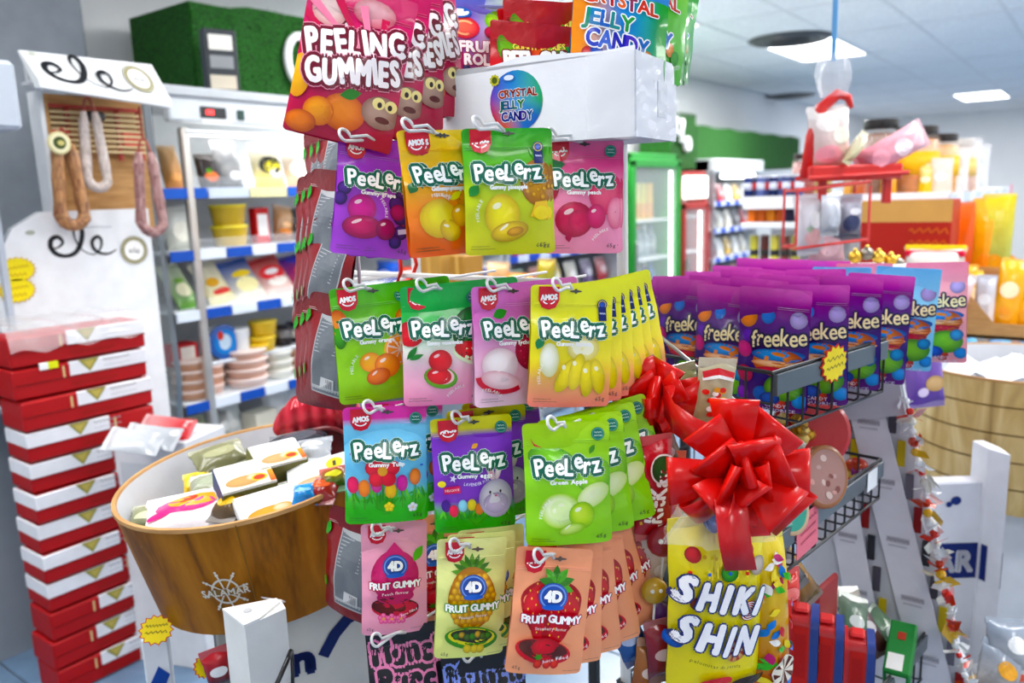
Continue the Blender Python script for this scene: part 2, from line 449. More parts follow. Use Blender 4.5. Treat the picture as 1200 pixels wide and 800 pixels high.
        def lay(rad, colr):
            if rad > 0:
                k = 10 if rad > .008 else 6
                sh = [(rad * cos(2 * pi * i / k), rad * sin(2 * pi * i / k)) for i in range(k)]
            else: sh = [(0, 0)]
            vs = []; fs = []; cs = []
            for i, ch in enumerate(t):
                gv, gf, gw = glyph(ch, res)
                if not gv: continue
                mx = (xs[i] + gw / 2 - tot / 2) * sx; u = mx / (w / 2) if w else 0
                by = (wob[i % len(wob)] * h if wob else 0) - arc * u * u
                lr = radians(wobr[i % len(wobr)]) if wobr else (-2 * arc * u / (w / 2) if arc else 0)
                cc = C(cols[i % len(cols)]) if (cols and colr is None) else C(colr if colr is not None else c)
                for (dx, dy) in sh:
                    o = len(vs)
                    for (vx, vy) in gv:
                        lx = (vx - gw / 2) * sx; ly = (vy - .3645) * sy; lx += shear * ly
                        rx = lx * cos(lr) - ly * sin(lr) + mx + dx; ry = lx * sin(lr) + ly * cos(lr) + by + dy
                        vs.append((cx + rx * cos(a) - ry * sin(a), cy + rx * sin(a) + ry * cos(a)))
                    fs += [tuple(o + q for q in f) for f in gf]; cs += [cc] * len(gv)
            if vs: s.add(vs, fs, cs)
        for (rad, colr) in (out or []): lay(rad, colr)
        lay(bold, None)
        return s

    def lay(s, surf, w, parent, mat, mw=None, eps=.0001, base=.0007, smooth=True, names=None):
        """build one mesh per part on surf(X, Y) -> (x, y, z, n) given in metres"""
        res = []
        for pn, L in s.parts.items():
            m = M()
            for vs, fs, cs, ly in L:
                P = [surf(x, y, base + eps * ly) for (x, y) in vs]
                m.add(P, fs, cs) if len(cs) == len(vs) else m.add(P, fs, cs)
            res.append(m.build(pn, mat, parent, smooth=False, mw=mw))
        return res
# ================================================================== SETTING
WL = -3.85; WB = 16.8; WR = 5.2; YF = -2.6; CEIL = 2.7
def room():
    m = M(); m.box(((WL + WR) / 2, (YF + WB) / 2, -.06), (WR - WL + .2, WB - YF, .1), '777')
    fl = structure(m.build('floor', GROUT))
    t = M(); t.box((0, 0, 0), (.594, .594, .012), 'aab', .003); tm = t.mesh('tile', FLOORM)
    x = WL + .3
    while x < 0.2:
        y = -1.2
        while y < 6.2:
            o = bpy.data.objects.new('tile', tm); COLL.objects.link(o); o.parent = fl; o.location = (x, y, -.006); y += .6
        x += .6
    r = M(); r.box((WR / 2 + .25, (YF + WB) / 2, -.006), (WR - .5, WB - YF, .012), '99a'); r.box(((WL + .25) / 2, 10.3, -.006), (3.9, 8.1, .012), '99a')
    o = r.build('distant_tiling', FLOORM, fl); o['kind'] = 'stuff'
    m = M(); m.box((WL - .05, (YF + WB) / 2, CEIL / 2), (.1, WB - YF, CEIL + .1), 'ddd'); structure(m.build('wall_left', WALLM))
    m = M(); m.box(((WL + WR) / 2, WB + .05, CEIL / 2), (WR - WL + .2, .1, CEIL + .1), 'ddd'); structure(m.build('wall_back', WALLM))
    m = M(); m.box((WR + .05, (YF + WB) / 2, .3), (.1, WB - YF, .7), 'ddd'); structure(m.build('wall_right', WALLM))
    m = M(); m.box(((WL + WR) / 2, YF - .05, CEIL / 2), (WR - WL + .2, .1, CEIL + .1), 'ddd'); structure(m.build('wall_front_unseen', WALLM))  # unseen wall behind the camera, added to keep outside light off front faces
    m = M(); m.box((WL + .012, (YF + WB) / 2, .05), (.02, WB - YF, .1), 'ccc'); structure(m.build('baseboard_left', WALLM))
    # column at the left edge
    m = M(); P = on_x(98, 20, -3.62); m.box((-3.73, P.y - .25, CEIL / 2), (.22, .5, CEIL), '8d949d', .01); structure(m.build('trim_1', vmat('grey_painted_column', .7, .3, var=.05)))
    # suspended ceiling: runners and lay-in tiles
    m = M(); m.box(((WL + WR) / 2, (YF + WB) / 2, CEIL + .06), (WR - WL + .2, WB - YF, .08), 'ccc')
    ce = structure(m.build('ceiling', CEILM))
    g = M(); g.box((0, 0, 0), (.588, 1.188, .014), 'ddd', .004); gm = g.mesh('ceiling_tile', CEILM)
    x0 = -3.73; y0 = -2.58
    for i in range(14):
        for j in range(16):
            if (i, j) in LIGHTS: continue
            o = bpy.data.objects.new('ceiling_tile', gm); COLL.objects.link(o); o.parent = ce; px, py = panel_at(i, j); o.location = (px, py, CEIL + .006)
    bl = M(); bl.box((0, 0, 0), (.024, WB - YF, .012), 'd4d7da'); blm = bl.mesh('grid_runner', PAINT)
    for i in range(15): o = bpy.data.objects.new('grid_runner', blm); COLL.objects.link(o); o.parent = ce; o.location = (x0 + .6 * i, (YF + WB) / 2, CEIL + .001)
    bm_ = M(); bm_.box((0, 0, 0), (8.45, .024, .012), 'd4d7da'); bme = bm_.mesh('grid_runner', PAINT)
    for j in range(17): o = bpy.data.objects.new('grid_runner', bme); COLL.objects.link(o); o.parent = ce; o.location = (x0 + 4.2, y0 + 1.2 * j, CEIL)
    f = M()
    for s in (-1, 1):
        f.box((s * .295, 0, 0), (.02, 1.19, .02), 'f2f2f2'); f.box((0, s * .59, 0), (.57, .02, .02), 'f2f2f2')
    fme = f.mesh('light_frame', PAINT); d = M(); d.box((0, 0, .002), (.57, 1.16, .008), 'fff'); dme = d.mesh('diffuser', LAMP)
    for k, (i, j) in enumerate(LIGHTS):
        P = Vector((*panel_at(i, j), CEIL - .006))
        lab = ['bright rectangular ceiling light panel near the round black air vent', 'bright rectangular ceiling light panel farther back at the right'][k] if k < 2 else 'flush ceiling light panel out of view, %s one of the rows overhead' % ORD[k - 2]
        t = thing('ceiling_light', lab, 'ceiling light', P, 'ceiling light panels')
        for nm, me in (('light_frame', fme), ('diffuser', dme)):
            o = bpy.data.objects.new(nm, me); COLL.objects.link(o); o.parent = t
    for k, (px, py, nm) in enumerate([(926, 45, 'dark round ceiling air vent beside the nearest light panel'), (925, 112, 'dark round ceiling air vent farther back near the green boxes')]):
        P = on_h(px, py, CEIL)
        t = thing('ceiling_vent', nm, 'air vent', P - Z * .004, 'round ceiling vents')
        a = M(); a.lathe([(.34, 0), (.3, -.02), (.26, -.012)], 28, '3c3f42'); a.build('vent_rim', PAINT, t, smooth=True)
        for q in range(4):
            a = M(); a.lathe([(.25 - .055 * q, -.006), (.215 - .055 * q, -.022), (.205 - .055 * q, -.018)], 24, '2a2c2e'); a.build('vent_ring', PAINT, t, smooth=True)
room()
# ================================================================== GENERIC GOODS
def carton(mw, w, d, h, col, name, label, cat, group=None, panels=(), arts=(), mat=None, top=None, bev=.003, lid=None):
    """box with its base at the origin, front towards -y; panels = (part, face, u, v, pw, ph, colour) in fractions of the face"""
    t = thing(name, label, cat, mw, group)
    m = M(); m.box((0, 0, h / 2), (w, d, h), col, bev); m.build('carton_body', mat or CARD, t)
    for (pn, face, u, v, pw, ph, c) in panels:
        m = M()
        if face == 'f': m.box(((u - .5) * w, -d / 2 - .0004, v * h), (pw * w, .0012, ph * h), c)
        if face == 'r': m.box((w / 2 + .0004, (u - .5) * d, v * h), (.0012, pw * d, ph * h), c)
        if face == 'l': m.box((-w / 2 - .0004, (.5 - u) * d, v * h), (.0012, pw * d, ph * h), c)
        if face == 't': m.box(((u - .5) * w, (v - .5) * d, h + .0004), (pw * w, ph * d, .0012), c)
        m.build(pn, CARD, t)
    for (face, A) in arts:
        if face == 'f': A.lay(lambda x, y, e: (x * w, -d / 2 - e - .0012, y * w), w, t, CARD)
        if face == 'r': A.lay(lambda x, y, e: (w / 2 + e + .0012, x * d, y * d), d, t, CARD)
        if face == 't': A.lay(lambda x, y, e: (x * w, y * w - d / 2, h + e + .0012), w, t, CARD)
    return t

def pillow(m, w, h, t, cf, nu=10, nv=12, seed=0, flat=.0, z0=0, base=False):
    """filled pillow bag standing on its lower edge, in x (width), y (height), z (front)"""
    rnd = random.Random(seed); ph = [rnd.uniform(0, 6) for _ in range(6)]
    def T(u, v):
        a = max(0, 1 - abs(u) ** 2.6); b = max(0, 1 - abs(2 * v - 1) ** 3.2)
        if base: b = max(0, 1 - max(0, 2 * v - 1) ** 2.6) * (.85 + .15 * min(1, v * 6))
        return t / 2 * (a * b) ** .55 * (1 + .07 * sin(5 * u + 4 * v + ph[0]) + .06 * sin(9 * v - 6 * u + ph[1])) + .0008
    def hw(v): return w / 2 * (1 - .07 * (1 - abs(2 * v - 1) ** 4)) * (1 + .015 * sin(22 * v + ph[2]))
    for s in (1, -1):
        m.grid(lambda a, b: ((2 * a - 1) * hw(b) * (s), b * h + .004 * sin(6 * a + ph[3]) * (abs(2 * b - 1) > .99), z0 + s * T(2 * a - 1, b)), nu, nv, lambda a, b: cf((2 * a - 1) * s, b, s))
    return lambda X, Y, e: (X * w, Y * w, z0 + T(max(-1, min(1, 2 * X)), max(0, min(1, Y * w / h))) + e)

def bag(mw, w, h, t, c1, c2, name, label, cat, group=None, patch=None, art=None, seed=1, mat=None, base=False, seal=True):
    """snack bag: film, sealed ends, printed patch"""
    r = thing(name, label, cat, mw, group); m = M()
    S = pillow(m, w, h, t, lambda u, v, s: mix(c1, c2, v) if s > 0 else mix(c1, 'bbb', .25), seed=seed, base=base)
    m.build('film', mat or CRINKLE, r, smooth=True)
    if seal:
        for k in ((1,) if base else (0, 1)):
            q = M(); q.box((0, (h if k else 0) + (.004 if k else -.004), 0), (w * .97, .014, .002), mix(c2 if k else c1, 'fff', .15)); q.build('end_seal', mat or CRINKLE, r)
    A = art or Art()
    if patch:
        A.part('printed_patch')
        for (cx, cy, rx, ry, c) in patch: A.ell(cx, cy, rx, ry, c, n=14)
    A.lay(S, w, r, INK)
    return r

def tub(mw, r, h, col, lid, name, label, cat, group=None, taper=.85, lab=None, lh=.12, rim=True, n=20, mat=None):
    t = thing(name, label, cat, mw, group)
    m = M(); m.lathe([(r * taper, 0), (r * (taper + .03), h * .04), (r * .97, h * (1 - lh))], n, col); m.build('tub_body', mat or PLASTIC, t, smooth=False, angle=40)
    m = M(); m.lathe([(r, h * (1 - lh)), (r * 1.03, h * (1 - lh * .8)), (r * 1.0, h), (r * .9, h + .001)], n, lid); m.build('lid', PLASTIC, t, angle=40)
    if lab:
        m = M(); m.lathe([(r * (taper + .01) + .0012, h * .2), (r * (taper + .12) * 1.0 + .0012, h * .75)], n, lab); m.build('wrap_label', CARD, t, smooth=True)
    return t

def jar(mw, r, h, body, fill, lidc, name, label, cat, group=None, band=None, n=20):
    """clear jar: contents, wall, lid and paper band"""
    t = thing(name, label, cat, mw, group)
    rnd = random.Random(len(label)); m = M()
    m.lathe([(r * .9, .004), (r * .93, h * .4), (r * .9, h * .78), (r * .5, h * .82)], n, [fill, mix(fill, 'fff', .2), fill])
    m.build('contents', FOOD, t, smooth=True)
    m = M(); m.lathe([(r * .95, 0), (r, h * .05), (r, h * .8), (r * .8, h * .88)], n, body); m.build('jar_wall', CLEAR, t, smooth=True)
    m = M(); m.lathe([(r * .84, h * .86), (r * .88, h * .88), (r * .88, h * .99), (r * .8, h)], n, lidc); m.build('lid', PLASTIC, t, angle=40)
    if band:
        m = M(); m.lathe([(r * 1.005, h * .28), (r * 1.005, h * .62)], n, band); m.build('wrap_label', CARD, t, smooth=True)
    return t
# ================================================================== LEFT: SALAMI STAND, CARTON STACK, CHILLER
def script_word(A, k=1.0, ox=0, oy=0):
    """the looping brush lettering: e l e"""
    def loop(pts, ws): A.band([(ox + k * x, oy + k * y) for x, y in pts], [k * w for w in ws], '17181c')
    def curve(cps, n=26):
        out = []
        for i in range(len(cps) - 1):
            p0 = cps[max(i - 1, 0)]; p1 = cps[i]; p2 = cps[i + 1]; p3 = cps[min(i + 2, len(cps) - 1)]
            for q in range(5):
                t = q / 5
                out.append(tuple(.5 * ((2 * p1[a]) + (-p0[a] + p2[a]) * t + (2 * p0[a] - 5 * p1[a] + 4 * p2[a] - p3[a]) * t * t + (-p0[a] + 3 * p1[a] - 3 * p2[a] + p3[a]) * t ** 3) for a in (0, 1)))
        out.append(cps[-1]); return out
    c1 = curve([(-.33, .0), (-.27, .01), (-.22, .06), (-.26, .12), (-.33, .1), (-.35, .02), (-.3, -.06), (-.2, -.09), (-.1, -.06), (-.03, .04), (0, .16), (-.03, .25), (-.08, .22), (-.09, .12), (-.05, 0), (.02, -.07), (.1, -.1)])
    n = len(c1); loop(c1, [.012 + .05 * sin(pi * min(1, i / n * 1.15)) ** 1.0 * (.5 + .5 * abs(sin(i * .09))) for i in range(n)])
    c2 = curve([(.1, -.1), (.18, -.03), (.2, .06), (.16, .1), (.1, .06), (.1, -.02), (.16, -.08), (.26, -.1), (.36, -.06)])
    n = len(c2); loop(c2, [.008 + .032 * sin(pi * i / n) for i in range(n)])
def seal(A, cx, cy, r, sy=1):
    A.ell(cx, cy, r, r * sy, '6e6a4a', n=26); A.ell(cx, cy, r * .93, r * .93 * sy, 'd8d4c0', n=26); A.ring(cx, cy, r * .8, r * .16, '8b865e', sy); A.ell(cx, cy, r * .7, r * .7 * sy, 'f7f7f4', n=24)
    A.text('ele', cx, cy, r * .8, r * .42 * sy, '2a2a2c', rot=-6)

def salami_stand():
    X = -2.78
    y0 = on_x(42, 110, X - .05).y; y1 = on_x(167, 120, X - .05).y; W_ = y1 - y0; cy = (y0 + y1) / 2
    zmid = on_x(110, 246, X).z; wh = 'eef0f2'
    t = thing('salami_display_stand', 'white cardboard stand with black looping script, hung with sausages on a wire rack', 'display stand', Vector((X, cy, 0)))
    # lower panel, a slab with rounded shoulder at its left
    yr0 = on_x(182, 320, X).y - cy; yr1 = on_x(203, 513, X).y - cy; yl = on_x(-6, 330, X).y - cy
    m = M(); pts = [(yl, 0), (yr1, 0), (yr1, .6), (yr0, zmid), (yl + .16, zmid), (yl + .07, zmid - .05), (yl, zmid - .17)]
    m.prism(pts, -.03, 0, wh, axis=0); m.build('lower_panel', CARD, t)
    zb = on_x(110, 108, X + .13).z; zt = zb + .13
    m = M(); m.box((-.04, -W_ / 2 - .008, (zmid + zb) / 2), (.08, .014, zb - zmid + .02), wh); m.box((-.1, -W_ / 2, .5), (.14, .014, 1.0), wh); m.build('side_panel', CARD, t)
    m = M(); m.box((-.035, -W_ / 2 + .004, (zmid + zb) / 2), (.07, .012, zb - zmid), 'c59a5c'); m.build('raw_card_edge', KRAFT, t)
    m = M(); m.box((-.07, 0, (zmid + zb) / 2 - .03), (.02, W_, zb - zmid + .08), 'fff'); m.build('back_board', KRAFT, t)
    # header: sloping front face, leaning outwards
    hl = (on_x(26, 60, X + .02).y + on_x(40, 92, X + .13).y) / 2 - cy; hr = (on_x(180, 76, X + .02).y + on_x(196, 117, X + .13).y) / 2 - cy; hw = hr - hl; hc = (hl + hr) / 2
    zl = on_x(40, 92, X + .13).z; zr = on_x(196, 117, X + .13).z; tl = on_x(26, 59, X + .03).z; tr = on_x(180, 76, X + .03).z
    m = M(); V = []
    for (yy, b, tp) in ((hl, zl, tl), (hr, zr, tr)): V += [(.015, yy, tp), (.03, yy, tp), (.13, yy, b), (.13, yy, b - .024), (.1, yy, b - .024)]
    m.add(V, [(4, 3, 2, 1, 0), (5, 6, 7, 8, 9)] + [(k, (k + 1) % 5, 5 + (k + 1) % 5, 5 + k) for k in range(5)], wh); hd = m.build('header', CARD, t)
    L = (Vector((.03, 0, tl)) - Vector((.13, 0, zl))).length; nv = Vector((tl - zl, 0, .1)).normalized()
    def onhead(x, y, e):
        u = x + .5; v = y * hw / L; b = zl + (zr - zl) * u; tp = tl + (tr - tl) * u
        return tuple(Vector((.13 - .1 * v, hl + hw * u, b + (tp - b) * v)) + nv * (e + .001))
    hy = L / hw * .5; A = Art().part('script_lettering'); script_word(A, .86, -.1, hy - .06)
    A.part('round_seal'); seal(A, .31, hy, .115, 1.1); A.part('grey_text'); A.ell(-.43, L / hw * .9, .03, .015, 'b4b8a8'); A.text('artesanos', -.3, L / hw * .88, .1, .022, 'c8a8a4', res=1)
    A.lay(onhead, hw, hd, CARD)
    m = M(); m.box((.04, hc, zl + .0), (.1, hw * .96, .01), 'd8dade'); m.box((.0, hc, (zl + tl) / 2), (.012, hw * .9, .1), 'd8dade'); m.build('header_back', CARD, t)
    # wire rack with slats and red frame
    rk = M(); x = -.04; zt = zb - .03; zb2 = on_x(140, 188, X - .04).z
    rk.tf = Matrix.Translation((x, 0, 0))
    for yy in (-.45, -.27, .2, .42): rk.box((0, yy * W_, (zt + zb2) / 2), (.014, .012, zt - zb2), 'b4230f')
    for yy in (-.36, .31): rk.box((.008, yy * W_, zt - .1), (.01, .16 * W_, .05), 'd23015')
    rk.box((0, 0, zt), (.014, W_ * .9, .012), 'b4230f'); rk.build('rack_frame', PAINT, t)
    for q in range(8):
        m = M(); m.box((x + .012, 0, zt - .02 - q * (zt - zb2 - .03) / 8), (.012, W_ * .88, .008), 'd9c49a'); m.build('slat', CARD, t)
    m = M(); m.box((x + .03, -.02, zt - .03), (.05, .06, .03), '2a2624', .008); m.build('rack_clip', PLASTIC, t)
    # lower lettering and seal
    c = on_x(95, 285, X); c2 = on_x(157, 293, X); W2 = .37
    def flat(x, y, e): return (e + .001, x * W2 + c.y - cy, y * W2 + c.z)
    A = Art().part('script_lettering'); script_word(A, .82, .02, -.03); A.part('round_seal'); seal(A, (c2.y - c.y) / W2, (c2.z - c.z) / W2, .135, 1)
    A.part('grey_text'); A.text('embutidos', .14, .14, .3, .03, 'a4a9ad', rot=-2, res=1); A.ell(-.42, .12, .04, .02, 'b0b4a4')
    A.lay(flat, W2, t, CARD)
    # two starburst stickers
    for (px, py) in ((20, 316), (20, 340)):
        P = on_x(px, py, X + .004); A = Art().part('starburst_face')
        A.star(0, 0, .058, .049, 20, 'c98a12', sy=.72); A.star(0, 0, .054, .046, 20, 'f6e21c', sy=.72); A.part('sticker_text').text('OFERTA', 0, .008, .066, .014, 'c9a012', rot=4); A.text('1,99', 0, -.016, .05, .016, 'c9a012', rot=4)
        s = thing('price_sticker', ('upper' if py < 330 else 'lower') + ' yellow starburst sticker at left of the white stand panel', 'sticker', Matrix.Translation(P) @ Matrix(((0, 0, 1, 0), (1, 0, 0, 0), (0, 1, 0, 0), (0, 0, 0, 1))), 'starburst stickers on the salami stand')
        m = M(); m.lathe([(.045, -.003), (.05, 0), (.046, .001)], 24, 'f6e21c', sy=.72); m.build('sticker_base', CARD, s)
        A.lay(lambda x, y, e: (x, y, e + .001), 1, s, CARD)
salami_stand()

def sausage(px0, py0, px1, pyb, X, c1, c2, label, tagc=None, r=.017, up=0):
    """horseshoe sausage hanging by its string: two legs and a bend"""
    a = on_x(px0, py0, X); b = on_x(px1, py0, X); z0 = on_x((px0 + px1) / 2, pyb, X).z + r; w = (b.y - a.y) / 2; cy = (a.y + b.y) / 2
    t = thing('horseshoe_sausage', label, 'sausage', Vector((X, cy, a.z + .05)), 'sausages hanging on the white stand')
    pts = []; L = a.z - z0 - w
    for i in range(7): pts.append((0, -w * (.55 + .45 * i / 6), -.05 - L * i / 6))
    for i in range(1, 8): q = pi * i / 8; pts.append((.004, -w * cos(q), -.05 - L - w * sin(q)))
    for i in range(7): pts.append((0, w * (1 - .45 * i / 6), -.05 - L + L * i / 6))
    rnd = random.Random(int(px0)); n = len(pts)
    m = M(); m.tube(pts, [r * (.55 if i in (0, n - 1) else 1) * rnd.uniform(.88, 1.12) for i in range(n)], 10, c1)
    m.c = [[mix(c1, c2, rnd.random() ** 1.6) for _ in f] for f in m.f]
    m.build('casing', FOOD, t, smooth=True)
    for s in (-1, 1):
        k = M(); k.tube([(0, s * w * .55, -.05), (0, s * w * .3, -.015), (0, 0, 0), (0, 0, up)], .004, 6, 'a3402a'); k.build('string', FOOD, t)
    if tagc:
        k = M(); k.tf = Matrix.Translation((.03, -w * .7, -.05)) @ Matrix.Rotation(pi / 2, 4, 'Y'); k.lathe([(.036, -.002), (.036, .002)], 22, 'd9cfa0'); tg = k.build('round_tag', CARD, t)
        A = Art().part('tag_print'); A.ell(0, 0, .03, .03, 'e9e2bd'); A.ell(0, 0, .02, .02, '3d4a1e'); A.ell(.004, 0, .011, .008, 'cabf7c')
        A.lay(lambda x, y, e: (.033 + e, -w * .7 + x, -.05 + y), 1, t, CARD)
sausage(60, 168, 88, 272, -2.72, 'c08a55', '6d351c', 'brown mottled horseshoe sausage at the left, under a round tag', True, r=.02)
sausage(92, 130, 116, 226, -2.74, 'd9cdc6', 'b9a59c', 'pale floury horseshoe sausage hanging in the middle of the rack', r=.016)
sausage(156, 178, 182, 279, -2.665, 'b9918c', '6d2b2e', 'dark red mottled horseshoe sausage at the right edge of the stand', r=.018, up=.1)

def carton_stack():
    X = -2.5; H = .0955; rnd = random.Random(4); D = .15
    px_l = lambda py: 2 + (py - 447) * .125
    for i in range(12):
        k = 11 - i; z = k * H                                  # i counts from the top
        w = .405 - .004 * i; yc = .925 + w / 2 + rnd.uniform(-.006, .006) + (.012 if 2 < i < 5 else 0) - (.02 if i > 9 else 0)
        if i > 9: w -= .03
        left = i >= 3 and i < 10 and i != 9
        where = 'topmost' if i == 0 else ('lowest' if i == 11 else ORD[i] + ' from the top')
        t = thing('tray_carton', 'red carton with white label band, %s of the tall stack' % where, 'carton', upright((X - D / 2 + rnd.uniform(-.004, .004), yc, z + .001), 90 + rnd.uniform(-1, 1)), 'red cartons in the tall stack')
        m = M(); m.box((0, 0, H / 2 - .001), (w, D, H - .006), 'a80a10', .006); m.build('carton_body', CARD, t)
        bw = w * (.6 if not left else .62); bx = (w / 2 - bw / 2) if not left else (-w / 2 + bw / 2)
        m = M(); m.box((bx, -.0005, H * .72), (bw + .003, D + .003, H * .47), 'e6e6ea', .003); lb = m.build('label_band', CARD, t)
        m = M(); m.box((bx - bw * (.5 if not left else -.5) - (.018 if not left else -.018), -D / 2 - .0008, H * .68), (.006, .002, H * .36), 'd8b98a'); m.build('tear_strip', CARD, t)
        A = Art().part('triangle_emblem'); tx = bx - bw * .26 if not left else bx + bw * .12
        A.poly([(tx - .032, .092), (tx + .032, .092), (tx, .052)], '8f8a4a'); A.poly([(tx - .02, .087), (tx + .02, .087), (tx, .062)], 'b9a860')
        A.part('label_text'); A.text('SURTIDO', tx + .085, .08, .085, .012, '9a9a9e', res=1); A.text('seleccion 24', tx + .085, .062, .085, .008, 'b4b4b8', res=1)
        A.part('faint_text').text('DELICIAS', .03, .024, .14, .016, '8f1c12', res=1)
        A.lay(lambda x, y, e: (x, -D / 2 - .0022 - e, y * H / .0955), 1, t, CARD)
        # seam of the tray's folded lip
        m = M(); m.box((0, -D / 2 - .001, H * .485), (w, .003, .003), '7d060a'); m.build('tray_lip', CARD, t)
    # loose film over the top and a small sticker
    m = M(); w = .42; zt = 12 * H
    def fn(a, b):
        return (X + .03 - b * .3, .915 + a * w, zt + .006 + .03 * sin(b * pi) * (1 - .5 * a) + .008 * sin(a * 21 + b * 5) + .006 * sin(b * 31) - (.05 if b < .07 else 0))
    m.grid(fn, 24, 14, 'f2f2f4'); tag(m.build('shrink_film', FOG, None, smooth=True), 'crumpled clear shrink film lying on top of the red carton stack', 'film')
    P = Vector((X + .004, 1.02, zt - H * 1.02)); a = M(); a.tf = Matrix.Translation(P); a.box((0, -.012, 0), (.004, .03, .022), 'f0f0ee', .002); a.box((.001, .012, 0), (.004, .03, .022), 'd8dc2c', .002)
    tag(a.build('price_sticker', CARD), 'tiny white and yellow sticker on the front of the topmost red carton', 'sticker')
carton_stack()

def left_shelf():
    # grey appliance side at the left edge, its top carrying jars and a carton
    X = -2.45; a = on_x(-30, 60, X); P = on_x(26, 64, X)
    t = thing('grey_cabinet', 'grey cabinet at the left edge with a dark open recess', 'cabinet', Vector((-2.75, P.y - .2, 0)))
    zt = P.z - .01; zr = on_x(20, 150, X).z
    m = M(); m.box((0, 0, (zt + zr) / 2), (.5, .4, zt - zr), 'b7c0cc', .012); m.build('cabinet_top', PAINT, t)
    m = M(); m.box((-.2, 0, zr / 2), (.1, .4, zr), '8b929b'); m.build('back_panel', PAINT, t)
    m = M(); m.box((-.1, .192, zr / 2 + .4), (.2, .016, zr - .8), 'b7c0cc'); m.build('side_panel', PAINT, t)
    m = M(); m.box((-.1, 0, .89), (.24, .37, .02), 'a8b1bd', .004); m.build('cabinet_shelf', PAINT, t)
    # bottles in the recess
    for k, (dy, c) in enumerate(((.12, 'd8a51c'), (.03, '1d1f24'), (-.07, '2a2d52'))):
        m2 = thing('bottle', ['bottle with yellow label in the recess of the grey cabinet, by the white stand', 'black bottle in the middle of the cabinet recess', 'dark blue bottle deepest left in the cabinet recess'][k], 'bottle', Vector((-2.8, P.y - .2 + dy, .902)), 'bottles in the grey cabinet')
        b = M(); b.lathe([(.035, 0), (.037, .02), (.037, .2), (.014, .27), (.014, .31)], 14, '22242a'); b.build('bottle_body', PLASTIC, m2, angle=50)
        b = M(); b.lathe([(.0375, .05), (.0375, .17)], 14, c); b.build('wrap_label', CARD, m2, smooth=True)
    for k, (px, py, r, h) in enumerate(((8, 57, .075, .16), (33, 58, .055, .1))):
        q = on_h(px, py, zt); jar(Matrix.Translation((-2.62 - .03 * k, P.y - .33 + .14 * k, zt)), r, h + .1 * (1 - k), 'dfe6ea', '8a4a34', 'c9cfd2', 'treat_jar', ['large clear jar of brown treats at the far left edge', 'small clear jar of pinkish treats beside the green carton'][k], 'jar', 'jars on the grey cabinet', 'e9e4da')
    zz = zt
    carton(upright((-2.62, P.y - .085, zz), 58), .13, .1, .19, 'f0f1ee', 'treat_carton', 'green and white carton standing on the grey cabinet', 'carton', None, [('green_panel', 'f', .5, .38, .8, .62, '3f9a1c'), ('picture_panel', 'f', .45, .4, .4, .5, 'a3402c'), ('lime_side', 'r', .5, .5, .98, .98, 'a8cf1c'), ('pale_mark', 'r', .5, .6, .4, .2, 'dfe8a8')])
left_shelf()
